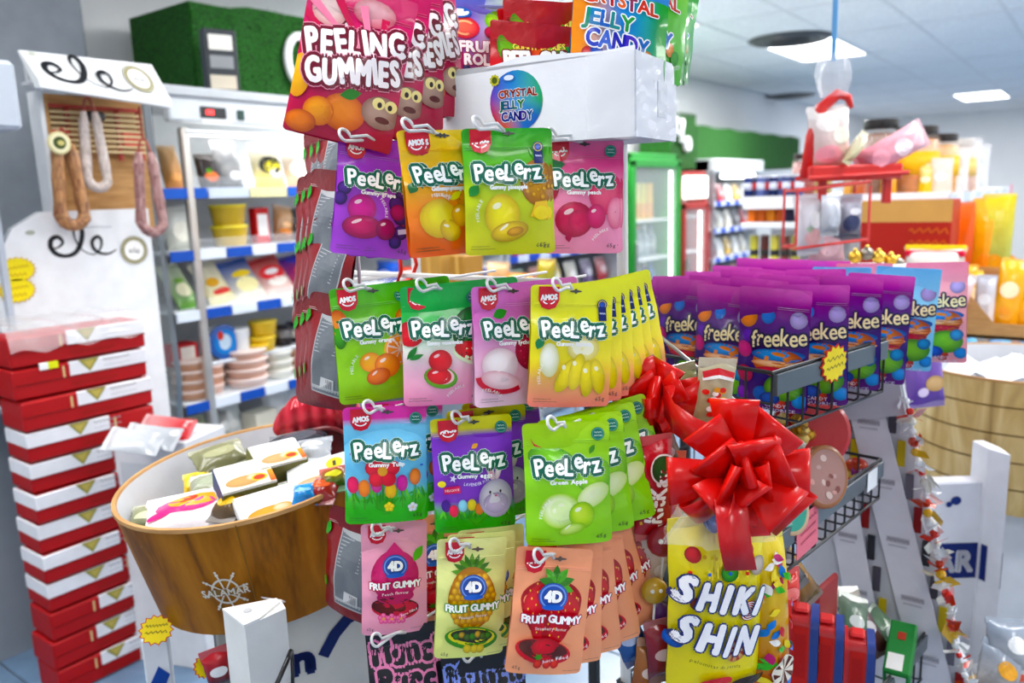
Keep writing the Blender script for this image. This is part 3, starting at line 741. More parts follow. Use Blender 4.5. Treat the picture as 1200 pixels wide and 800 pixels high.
# ------------------------------------------------------------------ open wall chiller
CHX = -3.0
def price_rail(parent, x, y0, y1, z, n, odd=0, hh=.036, cols=('1c4fb0', 'dfe6f2')):
    for k in range(n):
        w = (y1 - y0) / n; m = M(); m.box((x + .002, y0 + (k + .5) * w, z), (.004, w * .96, hh), cols[(k + odd) % 2], .001); m.build('price_tag', CARD, parent)
def chiller():
    yp = 1.84; y1 = 3.9; yl = 1.72
    t = thing('open_chiller', 'open white wall chiller with blue price rails, under the turf-covered box', 'chiller', Vector((CHX - .4, 2.7, 0)))
    O = Vector((CHX - .4, 2.7, 0)); T = Matrix.Translation(-O)
    def part(nm, mat, fn, par=None, **k):
        m = M(); m.tf = T; fn(m); return m.build(nm, mat, par or t, **k)
    zt = 1.96; zh = on_x(300, 157, CHX).z
    part('canopy', PAINT, lambda m: (m.box((CHX - .33, (yl + y1) / 2, zt - .01), (.7, y1 - yl, .04), 'b9bec3', .006), m.box((CHX - .02, (yp + y1) / 2 - .01, (zt + zh) / 2 + .01), (.05, y1 - yp + .08, zt - zh - .05), 'cfd5da', .008), m.box((CHX - .0, (yp + y1) / 2, zh - .005), (.05, y1 - yp, .018), 'e4e6e6', .005)))
    part('back_wall', PAINT, lambda m: m.box((CHX - .68, (yl + y1) / 2, .98), (.06, y1 - yl, 1.9), 'e4e8ea'))
    part('canopy_lamp', LAMP, lambda m: m.box((CHX - .12, (yp + y1) / 2, zh + .004), (.03, y1 - yp - .2, .02), 'fff'))
    area('chiller_lamp_light', (CHX - .12, (yp + y1) / 2, zh - .012), (CHX - .3, (yp + y1) / 2, .4), .05, 1.8, 7.5, (1, .98, .95))
    part('plinth', PAINT, lambda m: m.box((CHX - .3, (yl + y1) / 2, .2), (.7, y1 - yl, .4), '8d949a', .02))
    part('front_post', METAL, lambda m: m.box((CHX + .005, yp, .92), (.03, .036, 1.78), 'd8d4cc', .006))
    def endp(m):
        pts = [(CHX - .7, .3), (CHX - .2, .3), (CHX - .02, .5), (CHX + .01, .8), (CHX - .02, 1.35), (CHX - .2, 1.62), (CHX - .02, 1.98), (CHX - .7, 1.98)]
        m.prism([(CHX - .02, 1.4), (CHX + .0, 1.7), (CHX + .0, 1.985), (CHX - .7, 1.985), (CHX - .7, .3), (CHX - .45, .3), (CHX - .45, 1.4)], yl - .03, yl, '6f767c', axis=1)
    part('end_panel', PAINT, endp)
    part('end_glass', GLASS, lambda m: m.prism([(CHX - .02, .5), (CHX + .0, .8), (CHX - .02, 1.4), (CHX - .45, 1.4), (CHX - .45, .35), (CHX - .2, .35)], yl - .012, yl - .004, 'fff', axis=1))
    part('glass_edge', METAL, lambda m: m.tube([(CHX - .45, yl - .01, .32), (CHX - .2, yl - .01, .36), (CHX - .05, yl - .01, .5), (CHX, yl - .01, .8), (CHX - .015, yl - .01, 1.4)], .012, 8, '9aa2a6'))
    P = on_x(250, 132, CHX + .006)
    dp = part('control_display', PLASTIC, lambda m: m.box((P.x, P.y, P.z), (.012, .12, .045), '10141a', .004))
    part('display_digit', LEDRED, lambda m: m.box((P.x + .007, P.y - .02, P.z), (.003, .034, .018), 'f00'), dp)
    P2 = on_x(282, 135, CHX + .006)
    part('rocker_switch', PLASTIC, lambda m: m.box((P2.x, P2.y, P2.z), (.012, .036, .042), '0f3a30', .004))
    part('sticker_strip', CARD, lambda m: m.box((P.x + .002, P.y + .01, P.z - .035), (.004, .13, .012), 'eef0ee'))
    global SH
    SH = {}
    for k, (py, dep, n, odd) in enumerate(((225, .52, 11, 1), (293, .56, 17, 0), (359, .6, 17, 1), (461, .64, 17, 0))):
        z = on_x(300, py, CHX + .02).z; SH[k] = z
        s = part('shelf', PAINT, lambda m: m.box((CHX - .34, (yl + y1) / 2, z + .012), (.68, y1 - yl - .02, .016), 'dfe4e8', .004))
        part('shelf_front', CLEAR, lambda m: m.box((CHX + .012, (yp + y1) / 2, z + .04), (.004, y1 - yp - .03, .05), 'eef4fa'), s)
        mm = CHX + .012
        for q in range(n):
            w = (y1 - yl) / n; yy = yl + (q + .5) * w
            a = M(); a.tf = T; col = ('1c4fb0', 'e2e9f4')[(q + odd) % 2] if k else ('2f5fbe', '2f5fbe', 'cfd9ea')[(q + 1) % 3]
            if (k == 0 and q in (2, 7)) or (k and q in (6,) and k < 3): col = 'e8c61e' if k else 'e6dfae'
            a.box((mm + .003, yy, z), (.005, w * .97, .042), col, .001); a.build('price_tag', CARD, s)
    z = on_x(310, 415, CHX - .03).z; SH['w'] = z
    part('wire_shelf', PAINT, lambda m: m.box((CHX - .3, (yp + y1) / 2, z), (.5, y1 - yp - .02, .014), 'dfe4ea', .004))
    SH['b'] = .41
chiller()

def chill_goods():
    rnd = random.Random(9)
    g = 'chilled packs in the open chiller'
    def Y(px, py, x): return on_x(px, py, x).y
    x = CHX - .1; z = SH[0] + .021
    # top shelf: flat bags leaning back
    for (pa, pb, h, c1, c2, lab, pt) in (
        (192, 214, .17, 'c98a52', 'e0b98a', 'orange brown bag of pastry on the top chiller shelf behind the end glass', [(0, .5, .3, .2, 'd9a06a')]),
        (233, 256, .14, '1c1c20', '3a2c24', 'black tray with orange snacks on the top chiller shelf by the post', [(0, .45, .34, .22, 'd8641c'), (-.1, .7, .12, .12, '5b9a2a')]),
        (256, 284, .2, '2a2c33', 'f2f2f2', 'silver and black foil bag on the top chiller shelf', [(.1, .4, .25, .16, 'e2e2e6')]),
        (298, 334, .19, 'd9c23a', 'e9e6dc', 'yellow and black bag on the top chiller shelf', [(0, .55, .36, .25, '2a2a24'), (.05, .5, .28, .18, 'e8d84a'), (.1, .35, .2, .12, 'f4f2ec')]),
        (335, 364, .18, 'd8a86a', 'f4f1ea', 'white bag with gold corner on the top chiller shelf', [(0, .55, .36, .3, 'f7f5f0')]),
        (364, 384, .19, 'b8763a', 'e6d2b2', 'brown and cream bag at the right end of the top chiller shelf', [(0, .6, .3, .2, 'f0e6d4')])):
        y0 = Y(pa, 200, x); y1 = Y(pb, 200, x); w = y1 - y0
        bag(pose((x + .0, (y0 + y1) / 2, z), 90 + 0, 0, -14 * -1, room=True), w * 1.02, h, .07, c1, c2, 'chilled_bag', lab, 'bag', g, pt, seed=int(pa))
    # second shelf
    z = SH[1] + .021; x = CHX - .12
    bag(pose((x, Y(213, 270, x), z), 90, 4, 12, room=True), .14, .17, .06, 'cfd2c8', 'eceee8', 'chilled_bag', 'pale bag leaning behind the end glass on the second chiller shelf', 'bag', g, [(0, .5, .3, .3, 'e8e6da')], seed=5)
    for k in range(2):
        yy = Y(268, 260, x); tb = tub(Matrix.Translation((x, yy, z + k * .09)), .08, .088, 'c7a512', 'f0dc1a', 'spread_tub', ('lower' if k == 0 else 'upper') + ' yellow tub in the pair on the second chiller shelf', 'tub', 'yellow tubs on the second shelf', .8, 'a3341c' if k == 0 else '3a2a20', n=22)
    carton(upright((x, Y(304, 262, x), z), 90, ty=0), .075, .05, .16, 'c23a3c', 'chilled_pack', 'red pack with white label on the second chiller shelf', 'pack', g, [('white_label', 'f', .5, .52, .7, .6, 'f0eeee')])
    bag(pose((x, Y(330, 265, x), z), 90, -12, 10, room=True), .11, .16, .06, '7a4a2a', 'c9a27a', 'chilled_bag', 'bag of brown sausages on the second chiller shelf', 'bag', g, [(0, .4, .3, .14, 'b9743f'), (.05, .7, .25, .12, 'd6a878')], seed=8)
    bag(pose((x, Y(355, 262, x), z), 90, 0, 12, room=True), .15, .15, .07, '3a2a2c', '1c1c20', 'chilled_bag', 'dark pack of meat on the second chiller shelf, at right', 'bag', g, [(0, .4, .36, .2, 'a0604a'), (-.1, .6, .14, .1, 'd8d2c8')], seed=10)
    # third shelf: sloped packs
    z = SH[2] + .022; x = CHX - .1
    for (pa, pb, h, c1, c2, lab, pt) in (
        (203, 232, .21, '5d9a3a', 'dfe6cc', 'green and white cheese pack behind the end glass on the third chiller shelf', [(0, .7, .3, .3, 'ece9c8'), (0, 1.1, .2, .12, '7fae52')]),
        (240, 274, .2, 'eadfa8', 'f2ecd6', 'cream cheese-slice pack with a red stripe on the third chiller shelf', [(.05, .35, .34, .1, 'd02a1c'), (-.1, .7, .22, .16, 'd9a23a')]),
        (272, 311, .2, 'f0ead2', '1d4fa8', 'blue-topped grated cheese pack on the third chiller shelf', [(0, .4, .34, .22, 'f2e9b0'), (0, .72, .3, .1, 'f4d23a')]),
        (306, 346, .2, 'e6d2c8', 'b8141c', 'red-topped cheese pack on the third chiller shelf', [(0, .6, .38, .2, 'd81f26'), (.02, .34, .3, .12, 'eae4dc'), (0, .62, .2, .08, 'f4f0ee')]),
        (342, 380, .2, 'd0301f', '2a2a8a', 'blue and red pack at the right of the third chiller shelf', [(.05, .5, .3, .24, 'e8402a'), (-.1, .9, .2, .1, '3a3ab0')])):
        y0 = Y(pa, 325, x); y1 = Y(pb, 325, x)
        bag(pose((x + .02, (y0 + y1) / 2, z), 90, 8, 34, room=True), (y1 - y0) * 1.0, h, .045, c1, c2, 'cheese_pack', lab, 'pack', 'cheese packs on the third shelf', pt, seed=int(pa))
    # wire shelf
    z = SH['w'] + .008; x = CHX - .1
    carton(upright((x - .05, Y(215, 395, x), z + .0), 90), .13, .09, .09, 'b5262a', 'chilled_pack', 'red and white pack behind the end glass above the pale tubs', 'pack', g, [('white_label', 'f', .62, .5, .5, .7, 'e6e0d8')])
    tb = M(); tt = thing('round_tub', 'round white tub with blue lid, standing on edge on the wire shelf', 'tub', Matrix.Translation((x, Y(258, 395, x), z + .075)) @ Matrix.Rotation(pi / 2, 4, 'Y'), g)
    tb.lathe([(.07, -.03), (.075, .02)], 24, 'e8ecf0'); tb.build('tub_body', PLASTIC, tt); tb = M(); tb.lathe([(.076, .02), (.076, .03), (.06, .034)], 24, '1c5ab0'); tb.build('lid', PLASTIC, tt, angle=40)
    A = Art().part('lid_print'); A.ell(0, 0, .055, .055, '3a86d0'); A.ell(0, 0, .035, .03, 'cfe2f0'); A.ell(-.03, -.02, .02, .015, 'd84a3a'); A.lay(lambda a, b, e: (a, b, .0345 + e), 1, tt, CARD)
    tub(Matrix.Translation((x, Y(279, 395, x), z)), .05, .12, 'e6e8ea', 'f2f2f2', 'round_tub', 'plain white tub beside the yellow tubs on the wire shelf', 'tub', g, .85)
    yy = Y(306, 390, x)
    for k in range(3): tub(Matrix.Translation((x + (.02 if k == 2 else 0), yy - (.06 if k == 2 else 0) + .012 * k, z + (.07 if k == 1 else 0))), .065 if k != 2 else .05, .066 if k != 2 else .035, 'e2b70c', 'f4d418', 'yellow_tub', ['lower yellow tub of the pair on the wire shelf', 'upper yellow tub of the pair on the wire shelf', 'low yellow tub in front of the yellow pair on the wire shelf'][k], 'tub', 'yellow tubs on the wire shelf', .82)
    for k, px in enumerate((331, 349, 366)): jar(Matrix.Translation((x - .03 * (k % 2), Y(px, 390, x), z)), .042, .1, '2a2024', '24181a', '15151a', 'preserve_jar', '%s dark jar from the left on the wire shelf' % ORD[k], 'jar', 'dark jars on the wire shelf', 'c9c2b6' if k == 1 else None, n=16)
    # stacks of clear deli tubs
    z = SH[3] + .021; x = CHX - .08
    for (px, n, c, nm, r) in ((228, 4, 'cf9a78', 'orange-tinted', .085), (252, 3, 'd49a7c', 'amber-tinted', .05), (292, 4, 'dcae98', 'pinkish', .1), (330, 3, 'd5d5c6', 'whitish', .07), (358, 3, 'd9a078', 'orange', .07)):
        yy = Y(px, 440, x)
        for k in range(n):
            tub(Matrix.Translation((x - .02, yy + rnd.uniform(-.004, .004), z + k * .042)), r, .041, c, mix(c, 'fff', .45), 'deli_tub', '%s deli tub, %s in its stack on the lowest chiller shelf' % (nm, ['bottom one', 'second from the bottom', 'third from the bottom', 'fourth from the bottom'][k]), 'tub', '%s deli tubs in a stack' % nm, .82, lh=.25, n=18)
    # well: loose bags
    z = SH['b']; x = CHX - .18
    carton(upright((x + .05, Y(297, 490, x), z), 96), .13, .1, .14, 'efe9d6', 'chilled_pack', 'cream block pack low in the chiller well', 'pack', g, [('yellow_band', 'f', .5, .3, .9, .2, 'e2d49a')])
    for (px, h, c1, c2, lab) in ((262, .2, 'b9bdb8', '8f8b86', 'grey film bag low in the chiller well'), (272, .22, 'cfd2cf', 'dfe2e0', 'clear film bag beside the cream block in the chiller well'), (330, .21, 'd9dcda', 'eceeee', 'silver foil bag low in the chiller well'), (352, .22, 'e6e9ec', 'c9d0d6', 'shiny foil bag at the right of the chiller well'), (228, .16, 'c6c48a', 'b8c2a2', 'pale green bag low behind the end glass')):
        bag(pose((x, Y(px, 490, x), z), 90, 0, 18, room=True), .15, h, .08, c1, c2, 'chilled_bag', lab, 'bag', g, [(0, .6, .2, .15, 'e4e4e0')], seed=px)
    # on top: turf box with ring letter, dark carton
    xf = -3.22; a = on_x(226, 60, xf); b0 = on_x(285, 25, xf)
    t = thing('turf_sign_box', 'box covered in green artificial turf with a white ring letter, on the chiller', 'sign', Vector((xf - .25, 2.6, 1.972)))
    m = M(); yL = a.y - .0; zt = on_x(300, 10, xf).z
    m.grid(lambda u, v: (.25 + .02 * sin(u * 40) * .2, yL - 2.6 + u * 1.2, v * (zt - 1.972 - .06 + .06 * min(1, u * 4))), 40, 12, 'fff')
    m.box((.0, yL - 2.6 + .6, (zt - 1.972) / 2 - .01), (.49, 1.19, zt - 1.972 - .02), 'fff'); m.build('turf_cover', GRASSM, t)
    bl = M(); rnd2 = random.Random(2)
    for q in range(1500):
        u = rnd2.random(); v = rnd2.random()
        if rnd2.random() < .3: v = 1.0 if rnd2.random() < .7 else v; u = u if v == 1 else 0.0
        p = Vector((.25 - (rnd2.random() * .4 if v == 1 else 0), yL - 2.6 + u * 1.2, v * (zt - 1.972 - .06 + .06 * min(1, u * 4)))); d = Vector((rnd2.uniform(.3, 1) if v < 1 else rnd2.uniform(-.3, .5), rnd2.uniform(-.6, .6), rnd2.uniform(-.4, .8))).normalized() * .022
        s = d.cross(Vector((0, 0, 1))).normalized() * .003
        bl.add([p - s, p + s, p + d], [(0, 1, 2)], mix('083a02', '1f7a0c', rnd2.random()))
    o = bl.build('turf_blades', vmat('turf_blade', .8, .2, var=0), t); o['kind'] = 'stuff'
    c = on_x(352, 72, xf + .02); R = .115
    m = M(); m.tf = Matrix.Translation(c - Vector((xf - .25, 2.6, 1.972)))
    m.tube([(.01, R * .72 * cos(2 * pi * i / 28), R * sin(2 * pi * i / 28)) for i in range(28)], .02, 10, 'f4f4f4', closed=True); m.build('ring_letter', PLASTIC, t, smooth=True)
    P = on_x(255, 108, xf + .1)
    A = Art().part('label_text'); 
    carton(upright((xf + .13, P.y + .005, 1.972), 72), .135, .06, .255, '33373c', 'dark_carton', 'dark grey carton with a white label, in front of the turf box', 'carton', None, [('white_label', 'f', .5, .79, .72, .24, 'e6e4dc'), ('grey_text_block', 'f', .5, .48, .72, .2, '8a8d90'), ('picture_panel', 'f', .5, .16, .8, .22, 'c9c0b0'), ('side_strip', 'l', .5, .5, .9, .95, '4a5058')])
    for k, (px, py) in enumerate(((206, 200),)): pass
chill_goods()
# ================================================================== CENTRE: POUCHES
class Pouch:
    """flat-topped stand-up pouch; origin at its hang hole, x right, y up, z towards the front"""
    def __init__(s, w, h, bulge, cf, art, seed, back=None, hole=.045, rc=.055, tear=True):
        s.w = w; s.h = h; s.art = art; s.cf = cf; a = h / w; s.a = a; s.hy = h * (1 - hole); rnd = random.Random(seed)
        s.ph = [rnd.uniform(0, 6.28) for _ in range(8)]; s.b = bulge; s.rc = rc; s.back = back; s.hole = hole
        s.meshes = None
    def hw(s, Y):
        r = s.rc; t = min(Y, s.a - Y); k = 0
        if t < r: k = r - sqrt(max(0, r * r - (r - t) ** 2))
        return .5 - k - .012 * sin(pi * Y / s.a)
    def zf(s, X, Y):
        v = Y / s.a; u = min(1, abs(X) * 2)
        p = 0 if v > .84 else (min(1, (.84 - v) / .32)); p = p * p * (3 - 2 * p)
        p *= .62 + .38 * min(1, v / .16)
        z = s.b / 2 * p * max(0, 1 - u ** 2.6) ** .8
        f = s.ph
        z += .0011 * p * (sin(11 * X + 5 * Y + f[0]) + sin(8 * Y - 9 * X + f[1])) * (1 - u * .6) + .0014 * u * sin(13 * Y + f[2]) + .0008 * sin(6 * X + f[3]) * (1 - p)
        z += .003 * sin(pi * v + f[4] * .3) + (.0016 * (v > .8)) * sin(5 * X + f[5])
        return z
    def surf(s, X, Y, e):
        Y = max(.0, min(s.a, Y)); h = s.hw(Y); X = max(-h, min(h, X))
        return (X * s.w, Y * s.w - s.hy, s.zf(X, Y) + .0012 + e)
    def make(s):
        m = M(); w = s.w
        vs_ = [0, .012, .03, .055] + [.055 + (s.a - .11) * k / 15 for k in range(1, 15)] + [s.a - .055, s.a - .03, s.a - .012, s.a]
        nv = len(vs_) - 1
        for sg in (1, -1):
            def fn(a, b):
                Y = vs_[round(b * nv)]; X = (2 * a - 1) * sg * s.hw(Y); z = s.zf(X, Y)
                p = .0012 if sg > 0 else -.0012
                return (X * w, Y * w - s.hy, (z + p) if sg > 0 else (z * -.55 + p + min(0, 1.55 * 0)))
            if sg > 0: m.grid(fn, 12, nv, lambda a, b: s.cf(2 * a - 1, vs_[round(b * nv)] / s.a))
            else: m.grid(fn, 8, nv, lambda a, b: s.back or s.cf(0, vs_[round(b * nv)] / s.a))
        return m
    def place(s, mw, name, label, group=None):
        if s.meshes is None:
            r = s.make().build(name, FILM, None, smooth=True); r.matrix_world = mw; tag(r, label, 'pouch', group)
            s.art.lay(s.surf, s.w, r, INK)
            z = M()
            for Y in (s.a * .835, s.a * .85):
                pts = [s.surf(-.47 + .94 * k / 12, Y, .0006) for k in range(13)]; z.tube(pts, .0005, 4, mix(s.cf(0, Y / s.a), 'fff', .12))
            z.build('zip_ridge', FILM, r)
            s.meshes = r
            return r
        return dup(s.meshes, mw, label, group)

def grad(*st):
    """vertical colour run: (v, colour) from the bottom up"""
    st = [(v, C(c)) for v, c in st]
    def f(u, v):
        if v <= st[0][0]: return st[0][1]
        for (v0, c0), (v1, c1) in zip(st, st[1:]):
            if v <= v1: return mix(c0, c1, (v - v0) / (v1 - v0 or 1))
        return st[-1][1]
    return f

GREEN = '0e5c46'
def brand_badge(A, x=-.29, y=1.26, k=1.0):
    A.part('brand_badge')
    A.fan([(x - .12 * k, y + .14 * k), (x + .12 * k, y + .14 * k), (x + .12 * k, y - .02 * k), (x + .08 * k, y - .1 * k), (x, y - .125 * k), (x - .08 * k, y - .1 * k), (x - .12 * k, y - .02 * k)], 'c8102c')
    A.text('AMOS', x, y + .02 * k, .19 * k, .062 * k, 'fff', bold=.006 * k, res=2, rot=4)
    A.ring(x, y - .0 * k, .075 * k, .014 * k, 'fff', .8, 10, 205, 335)
def eco_badge(A, x=.36, y=1.27, r=.075):
    A.part('corner_badge'); A.ell(x, y, r, r, '0f6b5c', n=18); A.ring(x, y, r * .84, r * .09, '58a594', n=18); A.text('NEW', x, y + r * .25, r * 1.1, r * .34, 'cfeee6', res=1); A.text('TASTE', x, y - r * .25, r * 1.2, r * .3, 'cfeee6', res=1)
def medal(A, x=.36, y=1.2):
    A.part('award_seal'); A.rect(x, y - .1, .1, .17, '1a2464'); A.fan([(x - .05, y - .18), (x, y - .15), (x + .05, y - .18), (x + .05, y - .1), (x - .05, y - .1)], '1a2464')
    A.ell(x, y, .062, .062, '1a2464'); A.ring(x, y, .045, .01, 'c7b463'); A.ell(x, y, .03, .03, '3c58b0'); A.text('BEST', x, y - .1, .07, .03, 'd7dcf0', res=1)
def title(A, y=.93, k=1.0, x=0.0):
    A.part('lettering')
    A.text('PeeLerz', x, y, .74 * k, .19 * k, 'fff', out=[(.05 * k, 'd8ece0'), (.044 * k, GREEN)], bold=.007 * k, gap=.1, wob=[.0, -.04, .02, -.06, .3, .0, .02], wobr=[6, -6, 8, -4, 6, -6, 5])
def peelz(sub, cf, fruit, seed, w=.118, h=.167, tm=False, ttl=.93, eco=True, weight='65g', arc_t='PEELABLE', bulge=.022, subc='fff', arcp=None, hole='3a3a3a'):
    A = Art(); A.part('picture'); fruit(A)
    A.part('hang_hole'); A.ell(.03, 1.352, .075, .014, hole, n=12, rings=1); A.ell(.03, 1.352, .022, .03, hole, n=10, rings=1)
    brand_badge(A)
    if eco: eco_badge(A)
    if tm: medal(A)
    title(A, ttl); A.text(sub, .0, ttl - .175, .42, .05, subc, res=2, bold=.003)
    A.part('small_print')
    if arcp: A.text(arc_t, arcp[0], arcp[1], .24, .036, 'f4f4ee', rot=arcp[2], arc=.03, res=1)
    A.text(weight, .36, .1, .12, .05, '2c2c2c' if eco else '3a3a3a', res=1); A.text('GUMMY CANDY', -.34, .1, .2, .018, '3a4a2a', res=1); A.text('ARTIFICIALLY FLAVOURED', -.31, .07, .27, .016, '3a4a2a', res=1)
    return Pouch(w, h, bulge, cf, A, seed)

def seg(A, cx, cy, r, c, rim, n=9, sy=1, rot=0):
    A.ell(cx, cy, r, r * sy, rim, rot=rot); A.ell(cx, cy, r * .86, r * .86 * sy, mix(c, 'fff', .55), rot=rot)
    for k in range(n):
        a0 = 2 * pi * k / n; pts = [(cx + r * .1 * cos(a0 + pi / n), cy + r * .1 * sy * sin(a0 + pi / n))]
        for q in (.12, .5, .88): a = a0 + 2 * pi / n * q; pts.append((cx + r * .78 * cos(a), cy + r * .78 * sy * sin(a)))
        A.fan(pts, c)
def gum(A, cx, cy, rx, ry, c, c2, rot=0):
    """glossy gummy drop with its printed catch-light"""
    A.ell(cx, cy, rx, ry, c, c2, rot, n=20, rings=3); A.ell(cx - rx * .3, cy + ry * .45, rx * .28, ry * .14, mix(c, 'fff', .6), rot=rot + 25, n=10, rings=1)

def f_orange(A):
    A.ell(-.44, .98, .13, .18, 'f08a1c', 'd8500a'); A.ell(.4, .96, .14, .16, 'f29a2a', 'd8600a'); A.ell(-.43, .86, .08, .17, '3f9a1c', '1f6a0a')
    seg(A, .28, .62, .2, 'f08018', 'f6b23a'); gum(A, -.1, .5, .13, .12, 'ffb63a', 'e8860a'); gum(A, .1, .44, .16, .15, 'f8952a', 'd85f08'); gum(A, -.02, .32, .15, .1, 'f07a1c', 'c84a04', 12)
def f_melon(A):
    A.ell(.36, .86, .26, .3, '2f8a3a', '0f4a1c', n=24)
    for k in range(5): A.leaf(.2 + .08 * k, .62 + .02 * k, .46, .05, 82 - 6 * k, '0c3f16')
    A.ell(.36, .6, .27, .13, 'd8e8c0', rot=-14); A.ell(.36, .63, .25, .115, 'd81a24', 'b80c18', -14); A.ell(-.4, .86, .16, .15, 'dc2230', 'b20e1c'); A.leaf(-.45, .56, .2, .07, 50, '1f6a2a'); A.leaf(-.42, .56, .18, .06, 20, '2a7a34')
    for k in range(6): A.ell(.2 + .055 * k, .6 + .022 * sin(k * 2), .008, .012, '2a0a0c', n=6, rings=1)
    A.ell(-.06, .34, .2, .13, '8ac43a', '4a8a1c', -10); A.ell(-.06, .36, .16, .1, 'f6c8c8', rot=-10); gum(A, -.08, .36, .145, .1, 'e81c2a', 'b00c1a', -8); gum(A, -.06, .54, .14, .13, 'ea2230', 'b40e1c')
def f_lychee(A):
    A.leaf(-.24, 1.06, .2, .12, 18, '2f8a2a'); A.ell(.24, .64, .24, .24, 'd0405a', '98183a', n=24)
    for k in range(22): A.ell(.24 + .2 * cos(k * 2.4) * sqrt(k / 22), .64 + .2 * sin(k * 2.4) * sqrt(k / 22), .022, .022, 'e0607a', 'a82848', n=8, rings=1)
    A.ell(.4, .5, .13, .15, 'f2e4e2', 'c9a8aa'); A.ell(-.2, .5, .22, .2, 'f6ecec', 'd8b8c0', n=24); A.ell(-.18, .3, .26, .12, 'f4d8dc', 'd8a0aa', -18); A.ring(-.16, .36, .3, .06, 'c8283c', .6, 16, 180, 310)
def f_banana(A):
    A.ell(.12, .7, .2, .15, 'f4eeb8', 'd8c86a', n=22); A.ell(.12, .7, .13, .09, 'f8f4d6'); A.ell(-.28, .56, .11, .2, 'f4f4ea', 'd0cf9a'); 
    for k in range(4): gum(A, -.08 + .13 * k, .38 + .05 * sin(k * 2), .09, .22, 'f6e02a', 'c8b00a', -28 + 14 * k)
    A.leaf(-.42, .68, .16, .1, 70, '1d7a4a')
def f_apple(A):
    A.ell(-.16, .98, .3, .16, '7ccf1a', '4a9a08', -20); A.ell(.3, .8, .22, .2, 'a0dc30', '5aaa0c'); A.leaf(-.32, 1.0, .18, .09, -50, '2f8a1c'); A.leaf(.26, 1.04, .12, .06, 60, '3f8a1c')
    A.ell(.28, .58, .2, .13, 'eef6c8', 'c8e08a', 25); A.ell(-.1, .42, .23, .2, 'f0f6d6', 'a8d050', n=24); A.ell(-.09, .43, .13, .12, 'd8ecac'); gum(A, .14, .36, .15, .16, 'cfe860', '7ab81a'); gum(A, .02, .2, .16, .07, 'd8ee8a', '84bc1a', 14)
def f_grape(A):
    for (x, y, r) in ((.3, .78, .09), (.42, .72, .09), (.24, .66, .1), (.38, .58, .1), (.3, .5, .09), (.44, .46, .09), (.2, .3, .09), (.32, .32, .09), (-.4, .78, .08), (-.44, .66, .08), (.26, .2, .08)): A.ell(x, y, r, r, '5a3a90', '1f1040')
    A.leaf(.2, .88, .24, .16, 20, '3f9a2a'); A.ell(.26, .56, .1, .1, 'b82a70', '7a104a'); gum(A, -.18, .56, .17, .17, 'd83a9a', 'a01870'); gum(A, -.16, .34, .24, .14, 'c82a6a', '8a1050'); gum(A, .12, .34, .12, .13, 'b02a6a', '78104a'); A.rect(.36, .34, .16, .06, 'd8d0ea', 12)
def f_mango(A):
    A.ell(.3, .64, .19, .22, 'f4a01a', 'd8780a', 20)
    for k in range(-2, 3): A.band([(.3 + .06 * k - .1, .48), (.3 + .06 * k + .1, .8)], .012, 'b8640a'); A.band([(.14, .62 + .05 * k), (.46, .66 + .05 * k)], .012, 'b8640a')
    gum(A, -.14, .42, .24, .22, 'f6dc1c', 'd8a80a'); A.ell(-.14, .44, .16, .15, 'f8e850', 'e8c81a'); gum(A, -.02, .28, .14, .12, 'f4d020', 'c8960a', -40); A.leaf(.02, .62, .18, .08, 30, 'e8e04a'); gum(A, .14, .44, .12, .13, 'f2bc1a', 'd08a0a'); A.leaf(-.45, .72, .14, .12, 60, '2a6a3a')
def f_pine(A):
    A.ell(.34, .8, .2, .26, 'd89a2a', '9a5a0a', n=24)
    for k in range(14): A.ell(.34 + .15 * cos(k * 2.4) * sqrt(k / 14), .8 + .21 * sin(k * 2.4) * sqrt(k / 14), .03, .03, 'e8b84a', 'b0741a', n=8, rings=1)
    for k in range(4): A.leaf(.36, 1.02, .22, .06, 60 + 20 * k, '3f8a2a')
    A.fan([(.24, .42), (.46, .38), (.44, .6), (.3, .58)], 'f2c21a'); A.ell(.37, .46, .09, .08, 'f8dc4a'); A.ell(-.12, .98, .12, .04, '4f9a1a'); gum(A, -.08, .44, .2, .24, 'f2e418', 'c8a808'); gum(A, .0, .26, .22, .11, 'e8c81a', 'b08a08', 12); A.ell(.06, .26, .1, .05, 'd8a03a', 'a8701a', 12); A.leaf(-.44, .66, .16, .12, 50, '2f7a3a')
def f_peach(A):
    A.ell(.3, .74, .24, .26, 'e8708a', 'c83a64', n=24); A.ell(-.44, .84, .14, .2, 'c82a4a', '98142f'); A.leaf(-.46, 1.1, .24, .14, 0, '2a6a3a'); A.ell(.42, .5, .12, .2, 'f0a0b4', 'd86a8a')
    gum(A, -.12, .42, .24, .22, 'd8285a', 'a40e3e'); A.ell(-.06, .4, .14, .14, 'e0406a', 'b8204e'); gum(A, .16, .46, .12, .15, 'e05a86', 'b82a5a'); A.leaf(-.2, .26, .12, .08, -80, 'b01a4a')
def flower(A, x, y, r, c, c2, n=5):
    for k in range(n): A.ell(x + r * .7 * cos(2 * pi * k / n + .3), y + r * .7 * sin(2 * pi * k / n + .3), r * .55, r * .55, c, c2, n=12)
    A.ell(x, y, r * .34, r * .34, mix(c2, 'f4d23a', .5))
